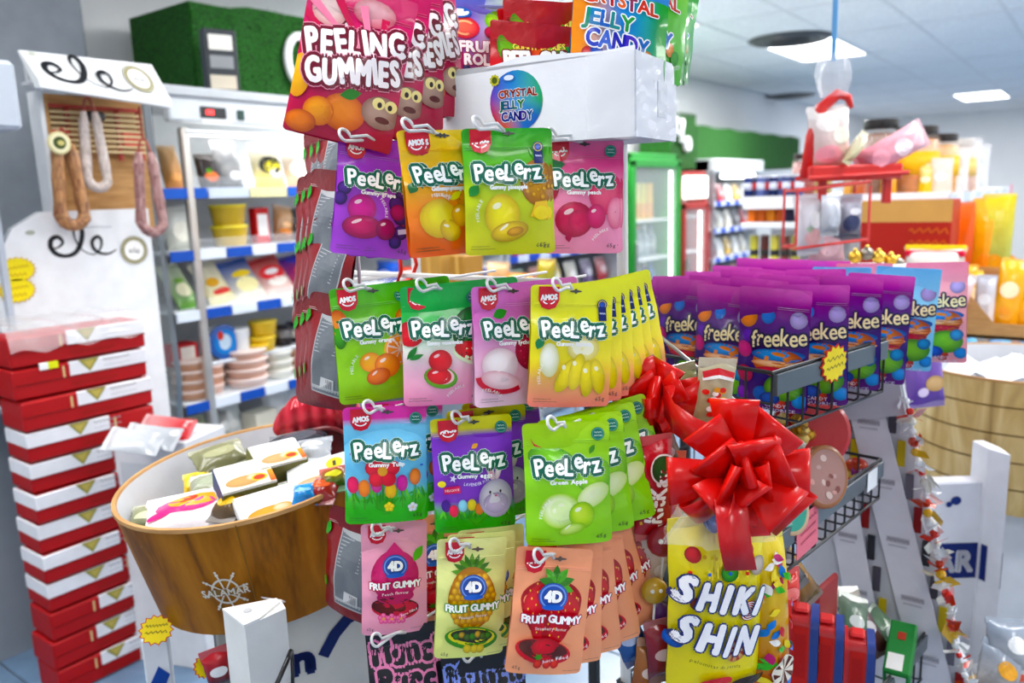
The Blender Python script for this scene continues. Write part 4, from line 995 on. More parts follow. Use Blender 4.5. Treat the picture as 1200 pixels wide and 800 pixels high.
def f_tulip(A):
    A.fan([(-.5, .0), (.5, .0), (.5, .32), (.3, .38), (.1, .3), (-.1, .36), (-.3, .3), (-.5, .36)], '3fae2a', (0, .12))
    for k in range(26): A.leaf(-.48 + .039 * k, .28 + .03 * sin(k * 3), .16, .03, 90 + 25 * sin(k * 5), ('2f9a1c', '5fc434')[k % 2])
    for (x, y, c, c2) in ((-.4, .5, 'e83a6a', 'b81a4a'), (-.27, .46, 'e8882a', 'c85a0a'), (-.12, .5, 'e06aa8', 'b83a84'), (.18, .5, 'd83aa0', 'a81a78'), (.34, .56, 'f08a2a', 'c8580a'), (.04, .42, 'f4c82a', 'd89a0a')):
        A.band([(x, .2), (x, y)], .016, '3f9a1c'); A.ell(x, y, .07, .1, c, c2)
    A.band([(-.05, .3), (-.05, .6)], .02, '2f8a1c'); flower(A, -.05, .66, .17, 'ea3a4a', 'c01830'); A.ell(-.4, .88, .03, .02, '7a5ac8', rot=30); A.leaf(.26, .78, .14, .09, 20, 'f2dc3a'); flower(A, .3, .2, .05, 'f4f4f4', 'd8d8e8'); flower(A, .02, .22, .05, 'f2e03a', 'd8b81a')
    A.ell(.42, .7, .02, .014, '5a7ad0')
def f_eggs(A):
    A.fan([(-.5, .0), (.5, .0), (.5, .2), (.2, .26), (-.1, .2), (-.5, .26)], '3fae2a', (0, .08))
    for k in range(26): A.leaf(-.48 + .039 * k, .18 + .02 * sin(k * 3), .13, .03, 90 + 25 * sin(k * 5), ('2f9a1c', '5fc434')[k % 2])
    for (x, y, c) in ((-.36, .36, '4a2a8a'), (-.27, .3, 'e83a5a'), (-.16, .36, '9adcf0'), (-.05, .36, 'f2dc3a'), (.04, .3, 'e88a3a')): A.ell(x, y, .055, .075, c, mix(c, '000', .3))
    A.ell(.19, .78, .045, .15, 'f0e4ea', 'd0b0c0', 14); A.ell(.3, .78, .04, .14, 'f0e4ea', 'd0b0c0', -16); A.ell(.19, .78, .02, .1, 'e09ab8', rot=14)
    A.ell(.25, .42, .21, .24, 'e6e2ea', 'a89ab8', n=24); A.ell(.25, .36, .16, .13, 'c8b8d4', 'a898b8'); A.ell(.18, .5, .014, .02, '3a2a3a'); A.ell(.31, .5, .014, .02, '3a2a3a'); A.ell(.25, .45, .016, .012, 'd8708a')
    A.part('small_print'); A.rect(-.28, .56, .2, .09, 'd81a5a', 3); A.text('DELICIOUS', -.28, .56, .17, .03, 'fff', res=1, rot=3); A.text('LAVENDER FUN', .02, .62, .3, .04, 'f4f0fa', rot=8, res=1, arc=-.03)
    A.part('picture'); A.star(-.26, .7, .05, .02, 5, 'e4dcf4'); A.ell(-.4, .64, .05, .04, 'f2dc3a'); A.leaf(-.02, 1.04, .1, .06, 30, 'e8a03a')

P_ORANGE = peelz('Gummy orange', grad((0, '8cc80a'), (.5, '8ed011'), (.75, '62b80e'), (1, '46b414')), f_orange, 1, arcp=(-.32, .5, 70))
P_MELON = peelz('Gummy watermelon', grad((0, 'e890b2'), (.3, 'e8b6c8'), (.5, 'd9e2d4'), (.7, '4fb45e'), (1, '1fa04a')), f_melon, 2, arcp=(.1, .2, 30))
P_LYCHEE = peelz('Gummy lychee', grad((0, 'e8c4d4'), (.4, 'e6b2cc'), (.7, 'cf7ab8'), (1, 'd07ac0')), f_lychee, 3, arcp=(-.3, .2, -20))
P_BANANA = peelz('Gummy banana', grad((0, 'e88a84'), (.2, 'eab080'), (.4, 'e2d23a'), (1, 'd8dc1c')), f_banana, 4, tm=True, eco=False, arcp=(-.4, .4, 85))
P_APPLE = peelz('Green Apple', grad((0, '8ad010'), (.6, '84cc10'), (1, 'a8d41a')), f_apple, 5, arcp=(-.3, .46, 60))
P_GRAPE = peelz('Gummy grape', grad((0, 'a862cc'), (.5, 'a45cc6'), (1, '9c4ab4')), f_grape, 6, arcp=(.1, .6, -70))
P_MANGO = peelz('Gummy mango', grad((0, 'ee5a10'), (.35, 'f0801a'), (.6, 'f2b41a'), (1, 'f2c816')), f_mango, 7, tm=True, eco=False, arcp=(-.1, .68, -12))
P_PINE = peelz('Gummy pineapple', grad((0, 'c8c40e'), (.45, 'b8c80e'), (.7, '5ab01a'), (1, '1f9a1c')), f_pine, 8, tm=True, eco=False, arcp=(-.36, .5, 80))
P_PEACH = peelz('Gummy peach', grad((0, 'ea9cba'), (.5, 'e690b0'), (.8, 'd8608e'), (1, 'dc80a6')), f_peach, 9, arcp=(.2, .26, 35))
P_TULIP = peelz('Gummy Tulip', grad((0, '3aac2c'), (.24, '62c05a'), (.3, '7cc4e6'), (.84, '8ccdec'), (.86, 'd85aa6'), (1, 'dc62ac')), f_tulip, 10, ttl=.92)
P_EGGS = peelz('Gummy eggs', grad((0, '36a82c'), (.2, '4fae4a'), (.26, '8a5ac0'), (.84, '8a56c4'), (.86, 'cfc81c'), (1, 'd4d01c')), f_eggs, 11, ttl=.9)

def fourd(cf, fruit, seed, sub, w=.1, h=.172):
    A = Art(); a = h / w; A.part('picture'); fruit(A)
    A.part('hang_hole'); A.ell(.06, a - .12, .09, .016, '5a4a44', n=12, rings=1); A.ell(.06, a - .12, .026, .036, '5a4a44', n=10, rings=1)
    brand_badge(A, -.26, a - .17, 1.1); A.part('blue_badge'); A.ell(.0, 1.08, .19, .165, '1d4aa8', n=22); A.ring(.0, 1.08, .16, .02, '7a9ad8', .86); A.ell(.0, .95, .14, .035, '2a62c8'); A.text('4D', .0, 1.09, .21, .13, 'fff', bold=.012, out=[(.024, '16306e')])
    A.part('lettering'); A.text('FRUIT GUMMY', .0, .8, .76, .1, 'fff', out=[(.02, 'b02a4a' if seed != 22 else '4a8a2a')], bold=.006, gap=.06, wob=[.12, 0, .04, 0, .08, 0, .1, 0, .04, 0, .08]); A.text(sub, .0, .68, .4, .045, 'f4f0ea', res=1)
    A.part('small_print'); A.text('65g', -.38, .13, .1, .05, '4a3a34', res=1); A.text('NET WEIGHT PACK', .33, .1, .22, .018, '6a5a54', res=1)
    return Pouch(w, h, .02, cf, A, seed, hole=.07)
def f4_straw(A):
    pts = []
    for i in range(36):
        q = 2 * pi * i / 36; r = 1 - .16 * sin(q) if sin(q) > 0 else 1; x = .38 * cos(q) * (1 if sin(q) > 0 else (1 - .34 * (-sin(q)) ** 1.5)); y = (.26 * sin(q) if sin(q) > 0 else .56 * sin(q))
        pts.append((x, 1.0 + y))
    A.fan([(x * 1.04, 1.0 + (y - 1.0) * 1.03) for x, y in pts], 'a80e1c'); A.ell(.0, .92, .36, .33, 'e82434', 'c0101f', n=26, rings=3); A.ell(.0, .66, .24, .26, 'd81a2a', 'b80e1c', n=24)
    for k in range(46):
        x = .34 * cos(k * 2.4) * sqrt(k / 46); y = .95 + .42 * sin(k * 2.4) * sqrt(k / 46)
        if abs(x) < .36 * (1 - max(0, .9 - y) * 1.4): A.ell(x, y, .009, .015, 'f2c85a', n=6, rings=1)
    for k in range(7): A.leaf(.04, 1.22, .24, .1, -20 + 37 * k, ('4aa02a', '2f7a1c')[k % 2])
    A.ell(-.06, .36, .36, .17, 'c81a2a', n=26, rot=-8); A.ell(-.06, .385, .32, .135, '3a1418', '5a2a24', n=24, rot=-8); A.ell(-.04, .42, .18, .13, 'd01a2a', 'a00c1a'); A.star(-.12, .3, .06, .03, 6, '3f8a2a')
    for k, x in enumerate((-.12, .0, .1)): A.ell(x, .2, .055, .07, 'e84a3a', 'b81a1c')
    A.part('lettering'); A.text('Juice Filled', .1, .27, .34, .05, 'fff', rot=10, res=1)
def f4_pine(A):
    for k in range(9): A.leaf(.0, 1.22, .3, .08, 10 + 20 * k, ('5a9a2a', '3f7a1c')[k % 2])
    A.ell(.0, .88, .34, .44, 'e8a81e', 'b8720a', n=26)
    for j in range(9):
        for i in range(-4, 5):
            x = .085 * i + (.042 if j % 2 else 0); y = .5 + .088 * j
            if (x / .33) ** 2 + ((y - .88) / .43) ** 2 < 1: A.ell(x, y, .046, .05, 'f6c83a', 'c4820e', n=9, rings=1)
    A.ell(.0, .34, .38, .17, '3f8a2a', n=26, rot=-6); A.ell(.0, .36, .34, .13, 'd8d23a', rot=-6); A.ell(.0, .38, .3, .1, '2a2a1c', rot=-6)
    for k in range(7): A.ell(-.22 + .075 * k, .38 + .02 * sin(k * 2), .05, .055, ('3f8a2a', 'd8a81c', '4a6a2a')[k % 3], '2a3a14')
    for x in (-.06, .04, .12): A.ell(x, .19, .06, .07, 'e2c81a', 'b89a0a')
def f4_peach(A):
    A.ell(.0, .92, .36, .38, 'e0467e', 'c02a62', n=26, rings=3); A.fan([(-.2, 1.2), (.0, 1.42), (.2, 1.2), (.0, 1.0)], 'dc4a80'); A.ell(.0, .92, .34, .35, 'e65a8c', 'c63068', n=24); A.ring(.1, .92, .22, .02, 'b82a5e', 1.4, 14, 100, 250); A.leaf(.28, 1.12, .26, .13, 55, '5aa83a')
    A.ell(.0, .42, .36, .16, 'c83a4a', n=24, rot=-8); A.ell(.0, .45, .36, .15, '6a2420', '4a1414', n=24, rot=-8); A.ell(.0, .62, .28, .12, 'b82a5e')
    for k, x in enumerate((-.18, -.06, .08)): flower(A, x, .28, .07, 'f08ab0', 'd84a86')
    A.part('lettering'); A.text('Juice Filled', .2, .36, .26, .04, 'fff', rot=14, res=1)
Q_STRAW = fourd(grad((0, 'eda888'), (1, 'efa98a')), f4_straw, 21, 'Strawberry flavour', w=.106, h=.176)
Q_PINE = fourd(grad((0, 'dfe48e'), (1, 'e2e6a2')), f4_pine, 22, 'Pineapple flavour')
Q_PEACH = fourd(grad((0, 'e8a4b8'), (1, 'eaa6bc')), f4_peach, 23, 'Peach flavour')

def hang(P, px, py, Y, name, label, group, yaw=16, roll=0, pitch=3):
    return P.place(pose(at(px, py, Y), yaw, roll, pitch), name, label, group), at(px, py, Y)

# the hooks' tips; (pouch kind, hole pixel, distance, yaw, roll, what it is, how many behind, spacing)
HOOKS = []
BACK = (Vector((-.0, 1, 0)))                       # the hooks run along the room's y
def row(P, px, py, Y, yaw, roll, lab, nb=0, sp=.022, dyaw=0, droll=0, pitch=3, drop=0, hookout=.05, behind=None, g=None):
    loc = at(px, py, Y); g = g or (lab + ' pouches on one hook')
    P.place(pose(loc, yaw, roll, pitch), 'candy_pouch', lab + (', foremost' if nb else ''), g if nb else None)
    for k in range(nb):
        q = loc + BACK * sp * (k + 1) + Vector((0, 0, -drop * (k + 1)))
        (behind or P).place(pose(q, yaw + dyaw * (k + 1), roll + droll * (k + 1), pitch + 1.5 * (k % 3)), 'candy_pouch', lab + ', %s one behind' % ORD[k], g)
    HOOKS.append((loc, hookout, nb * sp))
# row 1
row(P_GRAPE, 445, 170, 1.17, 22, -9, 'purple gummy pouch with grapes in the top hook row', 2, .012, 4, 5, hookout=.06)
row(P_MANGO, 512, 159, 1.10, 33, 1.5, 'yellow and orange gummy pouch with mango in the top hook row', 1, .008, 2, 0, hookout=.05)
row(P_PINE, 592, 157, 1.09, 8, -.5, 'green and yellow gummy pouch with pineapple in the top hook row', 1, .008, 0, 0, hookout=.05)
row(P_PEACH, 682, 169, 1.20, 7, -2, 'pink gummy pouch with peaches in the top hook row', 1, .008, 0, 0, hookout=.07)
# row 2
row(P_ORANGE, 434, 341, 1.14, 20, 1, 'green gummy pouch with orange slices in the second hook row', 3, .028, -3, 1, hookout=.035)
row(P_MELON, 518, 341, 1.105, 12, -1.5, 'green and pink gummy pouch with watermelon in the second hook row', 3, .028, 2, 1, hookout=.035)
row(P_LYCHEE, 598, 341, 1.105, 24, -2.5, 'lilac gummy pouch with lychees in the second hook row', 3, .028, 2, 1, hookout=.035)
row(P_BANANA, 671, 341, 1.08, 12, -4.5, 'yellow and coral gummy pouch with bananas in the second hook row', 5, .024, 1.5, 2.6, drop=-.0, hookout=.03)
# row 3
row(P_TULIP, 451, 482, 1.09, 12, -2.5, 'sky blue gummy pouch with tulips in the third hook row', 1, .035, 3, 2, hookout=.025)
row(P_EGGS, 552, 494, 1.10, 10, -.5, 'violet gummy pouch with rabbit and eggs in the third hook row', 2, .035, 2, 2, drop=-.006, hookout=.025)
row(P_APPLE, 663, 501, 1.025, 4, 0, 'lime green gummy pouch with apples in the third hook row', 3, .036, -2, 5, hookout=.025)
# row 4
row(Q_PEACH, 462, 621, 1.13, 14, -3.5, 'pink flat fruit gummy pouch with a peach in the fourth hook row', 0, hookout=.03)
row(Q_PINE, 553, 640, 1.05, 14, -5, 'pale yellow fruit gummy pouch with a pineapple in the fourth hook row', 2, .022, 2, 1.5, hookout=.03)
row(Q_STRAW, 650, 652, 1.0, 8, -8, 'peach-coloured fruit gummy pouch with a big strawberry in the fourth hook row', 6, .026, .5, 5.5, hookout=.03)
# peach pouches seen behind the pink one
for k in range(2): Q_STRAW.place(pose(at(505 + 5 * k, 612 + 2 * k, 1.22 + .03 * k), 14, 2, 3), 'candy_pouch', 'peach fruit gummy pouch %s behind the pink and pale yellow ones' % ('just', 'farther')[k], 'peach-coloured pouches behind the fourth row')
# row 5: black pouches
def munch(c, seed):
    A = Art().part('lettering'); A.text('Munch', .0, 1.17, .84, .26, '15151a', out=[(.058, c), ], bold=.026, wob=[.06, -.02, .05, 0, .04], wobr=[4, -5, 6, -3, 4], gap=.2); A.text('Punch', .04, .85, .8, .26, '15151a', out=[(.058, c)], bold=.026, wob=[.04, 0, .06, -.02, .03], wobr=[4, -5, 6, -3, 4], gap=.2)
    A.part('picture'); A.ell(.0, .62, .2, .05, 'c8c8d8'); A.ell(.0, .4, .3, .14, c, mix(c, '000', .5)); A.ell(-.1, .42, .08, .08, 'd84a8a', '8a1a4a')
    return Pouch(.13, .19, .024, grad((0, '17171b'), (1, '1d1d22')), A, seed)
MUNCH = munch('e08ab0', 31); MUNCHB = munch('8a9ae0', 32)
row(MUNCH, 478, 738, 1.12, 12, 0, 'black candy pouch with pink outlined lettering at the bottom of the stand', 0, hookout=.06)
row(MUNCHB, 566, 766, 1.1, 12, 0, 'black candy pouch with blue outlined lettering at the bottom of the stand', 0, hookout=.03)

# side column: red pouches seen from their printed backs
def back_art():
    A = Art().part('grey_panel'); A.rect(.06, .66, .56, 1.02, '9a9c9e', 0, 12, 12); A.rect(.06, .66, .52, .98, '5c6167', 0, 12, 12)
    A.part('small_print')
    for k in range(9): A.rect(.02, 1.05 - .045 * k, .4, .012, '979b9f')
    A.rect(.1, .3, .26, .14, 'a8aaac')
    for k in range(8): A.rect(.0 + .028 * k, .3, .01, .11, '3a3a3e')
    A.part('leaf_print'); A.leaf(-.47, 1.0, .2, .1, 80, '2f8a2a'); A.leaf(-.45, .3, .2, .1, 70, '3f9a2f'); A.leaf(.4, 1.28, .2, .1, 190, '3f9a2f')
    return A
REDP = Pouch(.12, .17, .026, grad((0, '6a040c'), (.8, '74060f'), (1, '5e040a')), back_art(), 41, rc=.16)
n = 0
for (px, py, Y, yaw, roll, k_n, where) in ((392, 142, 1.30, -48, 8, 3, 'top'), (388, 205, 1.27, -44, -6, 3, 'second'), (392, 268, 1.24, -42, -14, 3, 'third'), (391, 352, 1.2, -38, -6, 3, 'fourth'), (416, 606, 1.16, -36, -4, 1, 'lowest')):
    for k in range(k_n):
        q = at(px - 9 * k, py + 3 * k, Y + .03 * k)
        REDP.place(pose(q, yaw, roll + 3 * k, 3), 'candy_pouch', 'dark red pouch turned backwards, %s in the %s cluster of the side column' % (ORD[k], where), 'red pouches down the left side of the stand')
# ------------------------------------------------------------------ the white hook stand
def stand():
    pr_ = at(729, 240, 1.46); yb = pr_.y; pl = on_y(487, 300, yb + .0)
    base = Vector(((pr_.x + pl.x) / 2, yb, 0))
    t = thing('hook_stand', 'white metal hook stand carrying the gummy pouches and the white carton', 'display stand', base, None)
    T = Matrix.Translation(-base); wh = 'e4e4e2'
    def part(nm, fn, mat=PAINT, **k):
        m = M(); m.tf = T; fn(m); return m.build(nm, mat, t, **k)
    top = 1.70
    for P, n_ in ((pr_, 'r'), (pl, 'l')):
        part('post', lambda m: (m.tube([(P.x, yb, .03), (P.x, yb, top)], .0105, 12, wh)), smooth=False)
        part('foot', lambda m: m.box((P.x, yb - .15, .02), (.04, .55, .03), wh, .005))
    # a rail per row with the hooks on it
    rows = {}; rear_of = {}
    for (loc, out, back) in HOOKS: rows.setdefault(round(loc.z * 4.2), []).append((loc, out, back))
    for key, L in rows.items():
        z = sum(l[0].z for l in L) / len(L)
        yr = min(yb - .02, max(l[0].y + l[2] for l in L) + .05); rear_of[key] = yr
        part('rail', lambda m: m.box(((pr_.x + pl.x) / 2, yr, z - .012), (abs(pr_.x - pl.x) + .02, .008, .01), wh, .002))
        for P in (pr_, pl): part('arm', lambda m: m.box((P.x, (yr + yb) / 2, z - .03), (.006, yb - yr, .01), wh, .002))
    for (loc, out, back) in HOOKS:
        def hk(m):
            z = loc.z; x = loc.x; y = loc.y; r = .0022
            rear = rear_of[round(loc.z * 4.2)]
            pts = [(x, rear, z + .002), (x, y + .01, z + .002), (x - .002, y - out * .45, z + .006)]
            # teardrop end loop
            n = 10; c = Vector((x - .004, y - out, z + .012)); R = .0085
            for k in range(n + 1):
                a = -pi * .42 + pi * 1.5 * k / n
                pts.append((c.x - R * .5 * sin(a) - .001, c.y - R * cos(a) * 1.1, c.z + R * sin(a)))
            pts += [(x + .006, y - out * .5, z + .012), (x + .007, y - .012, z + .004)]
            m.tube(pts, r, 7, 'dedede')
        part('hook', hk, smooth=True)
    # wire grid at the left side for the red pouches
    a = at(403, 190, 1.3); b = at(412, 190, 1.26)
    for P in (a, b): part('side_wire', lambda m: m.tube([(P.x, P.y, .7), (P.x, P.y, 1.62)], .003, 7, 'd4d4d4'), smooth=True)
    for q in range(5): part('side_wire', lambda m: m.tube([(a.x - .02, a.y + .05, .8 + .18 * q), (pl.x, yb, .8 + .18 * q)], .003, 6, 'd4d4d4'))
    # shelf tray on the top for the carton
    part('top_tray', lambda m: m.box(((pr_.x + pl.x) / 2 + .02, yb - .02, at(640, 160, 1.4).z - .004), (abs(pr_.x - pl.x) + .06, .16, .008), wh, .002))
stand()

def wide(mw_top, w, h, cf, art, seed, name, label, group, bulge=.03, rc=.05): return Pouch(w, h, bulge, cf, art, seed, rc=rc).place(mw_top, name, label, group)

# ---- the pouches above the hooks
def peeling_art():
    A = Art().part('picture'); a = 1.32
    for k in range(9):
        q = radians(20 + 17 * k); A.band([(-.1 + .2 * cos(q), .5 + .2 * sin(q)), (-.1 + .5 * cos(q + .2), .5 + .5 * sin(q + .2)), (-.1 + .8 * cos(q + .5), .5 + .8 * sin(q + .5))], [.02, .05, .08], ('e88aa4', 'c0244c')[k % 2])
    A.ell(-.28, 1.14, .16, .15, 'e2c8c4', 'c08a8a'); A.ell(.12, 1.22, .2, .13, 'd8a0a8', 'b85a6a')
    A.ell(.0, .26, .2, .17, 'f08a2a', 'c8500e'); A.ell(-.22, .22, .14, .13, 'f2a034', 'd0600e'); A.ell(-.44, .5, .1, .2, 'f0b42a', 'd88a0e'); A.leaf(-.06, .4, .2, .1, 20, '2f7a2a'); A.ell(-.36, .1, .14, .1, 'e87a1e', 'b8480a')
    A.ell(.34, .34, .19, .15, 'b89a8c', '8a6458'); A.ell(.3, .42, .06, .055, 'f4e4a0'); A.ell(.42, .42, .06, .055, 'f4e4a0'); A.ell(.31, .41, .022, .026, '2a1a1a'); A.ell(.41, .41, .022, .026, '2a1a1a'); A.ell(.36, .28, .07, .03, '5a2420')
    A.part('lettering')
    for (s, x, y, w, h) in (('PEELING', -.0, .9, .88, .24), ('GUMMIES', .02, .64, .84, .23)): A.text(s, x, y, w, h, 'f4ecee', out=[(.055, 'd890a4'), (.045, '6a0a24')], bold=.014, rot=13, gap=.2, wob=[.08, -.02, .05, 0, .06, -.03, .04], wobr=[4, -4, 5, -5, 4, -3, 3])
    return A
PEELING = Pouch(.15, .215, .03, grad((0, 'a81438'), (.3, 'b82850'), (.7, 'c8406a'), (1, 'd04a72')), peeling_art(), 51, rc=.03)
for k in range(4): PEELING.place(pose(at(428 + 19 * k, -6 - 9 * k, 1.17 + .024 * k), 16 + 9 * k, -15 + 5 * k, 2), 'candy_pouch', 'big pink pouch with white block lettering, %s from the front above the left hooks' % ORD[k], 'big pink pouches above the left hooks')

def crystal_txt(A, x, y, k, rot=0):
    A.part('lettering')
    A.text('CRYSTAL', x, y + .13 * k, .62 * k, .11 * k, 'c8402a', out=[(.014 * k, 'f4f4f4')], bold=.006 * k, rot=rot, cols=['d8402a', 'c8522a', 'b03a3a', 'd85a1c', '8a3a5a', 'c83a2a', 'b8402a'], wob=[0, .08, .02, .1, 0, .06, .02], gap=.06)
    A.text('JELLY', x - .1 * k, y - .02 * k, .4 * k, .12 * k, '2a7a9a', out=[(.016 * k, 'f4f4f4')], bold=.006 * k, rot=rot, cols=['1f8a6a', '2a7ab0', '3a6ac0', '2a8a8a', '3a9a4a'], gap=.06)
    A.text('CANDY', x - .02 * k, y - .18 * k, .5 * k, .13 * k, '3a5ac0', out=[(.018 * k, 'f4f4f4')], bold=.007 * k, rot=rot, cols=['3a4ab8', '2a5ac8', '3a3aa8', '5a4ab8', '2a6ab8'], gap=.06)
def crystal_art():
    A = Art().part('picture'); A.ell(.3, .98, .12, .1, 'b8d84a', '6aa82a'); A.ell(-.3, .98, .1, .08, 'd8a0d8', 'a870b8')
    for k in range(9): A.ell(-.34 + .085 * k, .28 + .05 * sin(k * 2.2), .06, .07, ('c82a2a', '2a5ac8', 'e88a2a', '3a9a3a', '8a2aa8')[k % 5], mix(('c82a2a', '2a5ac8', 'e88a2a', '3a9a3a', '8a2aa8')[k % 5], '000', .4))
    crystal_txt(A, -.02, .64, 1.25, -6); A.part('brand_badge'); A.ell(-.22, .92, .09, .05, '3a5ab0'); A.ell(-.22, .92, .075, .036, 'dfe8f8')
    return A
def cr_cf(u, v):
    c = mix('e08a3a', '4a8fd0', min(1, max(0, (u + .75) * 1.5))); return mix(c, '2f9a3a', max(0, (u - .1) * 1.4))
CRYSTAL = Pouch(.15, .17, .028, cr_cf, crystal_art(), 52, rc=.03)
CRYG = Pouch(.15, .17, .028, grad((0, '1d7a2a'), (.6, '2f9a34'), (1, '4aa84a')), crystal_art(), 53, rc=.03)
CRYL = Pouch(.15, .17, .028, grad((0, '3a9a2a'), (.6, '5ab43a'), (1, '8acc4a')), crystal_art(), 54, rc=.03)
for k, (P, px, py, Y, yaw, roll) in enumerate(((CRYSTAL, 731, -32, 1.215, 14, -6), (CRYL, 764, -40, 1.26, 26, -10), (CRYG, 776, -38, 1.30, 34, -14), (CRYG, 790, -36, 1.34, 42, -17))):
    P.place(pose(at(px, py, Y), yaw, roll, 2), 'candy_pouch', ['rainbow pouch with multicoloured lettering in the white carton, foremost', 'light green pouch just behind the rainbow pouch in the white carton', 'green pouch second behind the rainbow pouch in the white carton', 'green pouch farthest right behind the rainbow pouch, leaning out of the carton'][k], 'pouches standing in the white carton')
def berry_art():
    A = Art().part('picture'); A.ell(.0, .5, .34, .3, 'd81a24', '98060e', n=24); A.ell(-.28, .98, .12, .2, '7ab82a', '4a8a1a', 30); A.ell(.1, 1.0, .14, .1, 'e86a4a', 'b81a1c'); A.leaf(.2, .98, .28, .1, 20, '3f8a2a'); A.leaf(.1, .9, .26, .1, 60, '5aa02a'); A.ell(-.1, .9, .1, .1, 'f0b49a', 'd04a3a')
    A.part('brand_badge'); A.star(-.2, 1.17, .07, .055, 10, 'd8d23a'); A.ell(-.2, 1.17, .042, .042, '3a7a2a'); A.ell(.06, 1.17, .13, .06, 'c83a3a'); A.ell(.06, 1.17, .1, .04, 'e8d8d8')
    A.part('lettering'); A.text('GUMMY BERRIES', .06, 1.06, .6, .07, 'f2dc6a', bold=.004, rot=4, res=2); A.text('PEEL-OHH', .06, .92, .8, .19, 'f8f4f2', out=[(.03, '7a0810')], bold=.014, rot=4, gap=.05)
    return A
BERRY = Pouch(.138, .18, .03, grad((0, 'b00c14'), (.6, 'c8141c'), (1, 'b40e18')), berry_art(), 55, rc=.03)
for k, (px, py, Y, yaw, roll) in enumerate(((626, 34, 1.275, 14, -4), (640, 8, 1.30, 14, -2), (632, 12, 1.325, 14, 6))):
    BERRY.place(pose(at(px, py, Y), yaw, roll, 2), 'candy_pouch', 'red berry pouch with white lettering in the white carton, %s from the front' % ORD[k], 'red berry pouches in the white carton')
def roll_art():
    A = Art().part('picture'); A.ell(-.1, .96, .22, .16, 'e87a6a', 'c03a4a'); A.ring(-.1, .96, .14, .03, 'f4b48a', .7); A.ell(.36, 1.08, .16, .14, '9acc3a', '5a9a1c'); A.ell(.28, .9, .1, .09, 'b8284a', '7a102a'); A.ell(-.1, .34, .09, .1, '3a2a6a', '1a1040'); A.ell(.06, .3, .1, .1, '4a3a7a', '221444'); A.ell(-.32, .5, .2, .3, 'c84a7a', '8a2050'); A.ell(.34, .36, .12, .2, 'd83a3a', '98121c')
    A.part('lettering'); A.text('FRUIT', .1, .7, .56, .15, 'f8f8f8', out=[(.02, 'a8305a')], bold=.01); A.text('ROLL', .12, .52, .46, .15, 'f8f8f8', out=[(.02, 'a8305a')], bold=.01); A.part('brand_badge'); A.ell(-.16, 1.18, .17, .08, '2a5ab0'); A.ell(-.16, 1.18, .14, .055, 'dfe8f8')
    return A
ROLLP = Pouch(.112, .17, .024, lambda u, v: mix(mix('c8508a', '4a6ac0', v), 'b8d0a0', max(0, u * .6)), roll_art(), 56, rc=.03)
ROLLP.place(pose(at(551, -8, 1.345), 10, -2, 2), 'candy_pouch', 'blue and pink pouch of rolled fruit candy standing left in the white carton', 'pouch')
YEL = Art().part('lettering'); YEL.text('FRUIT', .16, .76, .6, .14, 'f4f4d8', out=[(.02, '8a8a1a')], bold=.008, rot=3); YEL.part('picture'); YEL.ell(0, .3, .3, .25, 'e8d23a', 'b8a01a')
YELP = Pouch(.112, .1, .022, grad((0, '9aa81c'), (1, 'b4b81c')), YEL, 57, rc=.03)
YELP.place(pose(at(550, 84, 1.315), 10, 1, 2), 'candy_pouch', 'olive yellow pouch low in the white carton below the rolled fruit pouch', 'pouch')
for k, (px, py, c1, c2, nm) in enumerate(((595, 10, 'c81a2a', 'd8303a', 'plain red'), (575, -2, 'd8d0d8', 'e8c8d0', 'pale pink'), (505, 6, 'd8c832', 'b8283a', 'yellow-tipped red'))):
    Pouch(.1, .15, .024, grad((0, c1), (1, c2)), Art().part('picture').ell(0, .6, .25, .25, mix(c2, 'fff', .3), c1), 60 + k, rc=.03).place(pose(at(px, py, 1.40), 10, 2 - 4 * k, 2), 'candy_pouch', nm + ' pouch half hidden at the back of the white carton', 'pouch')

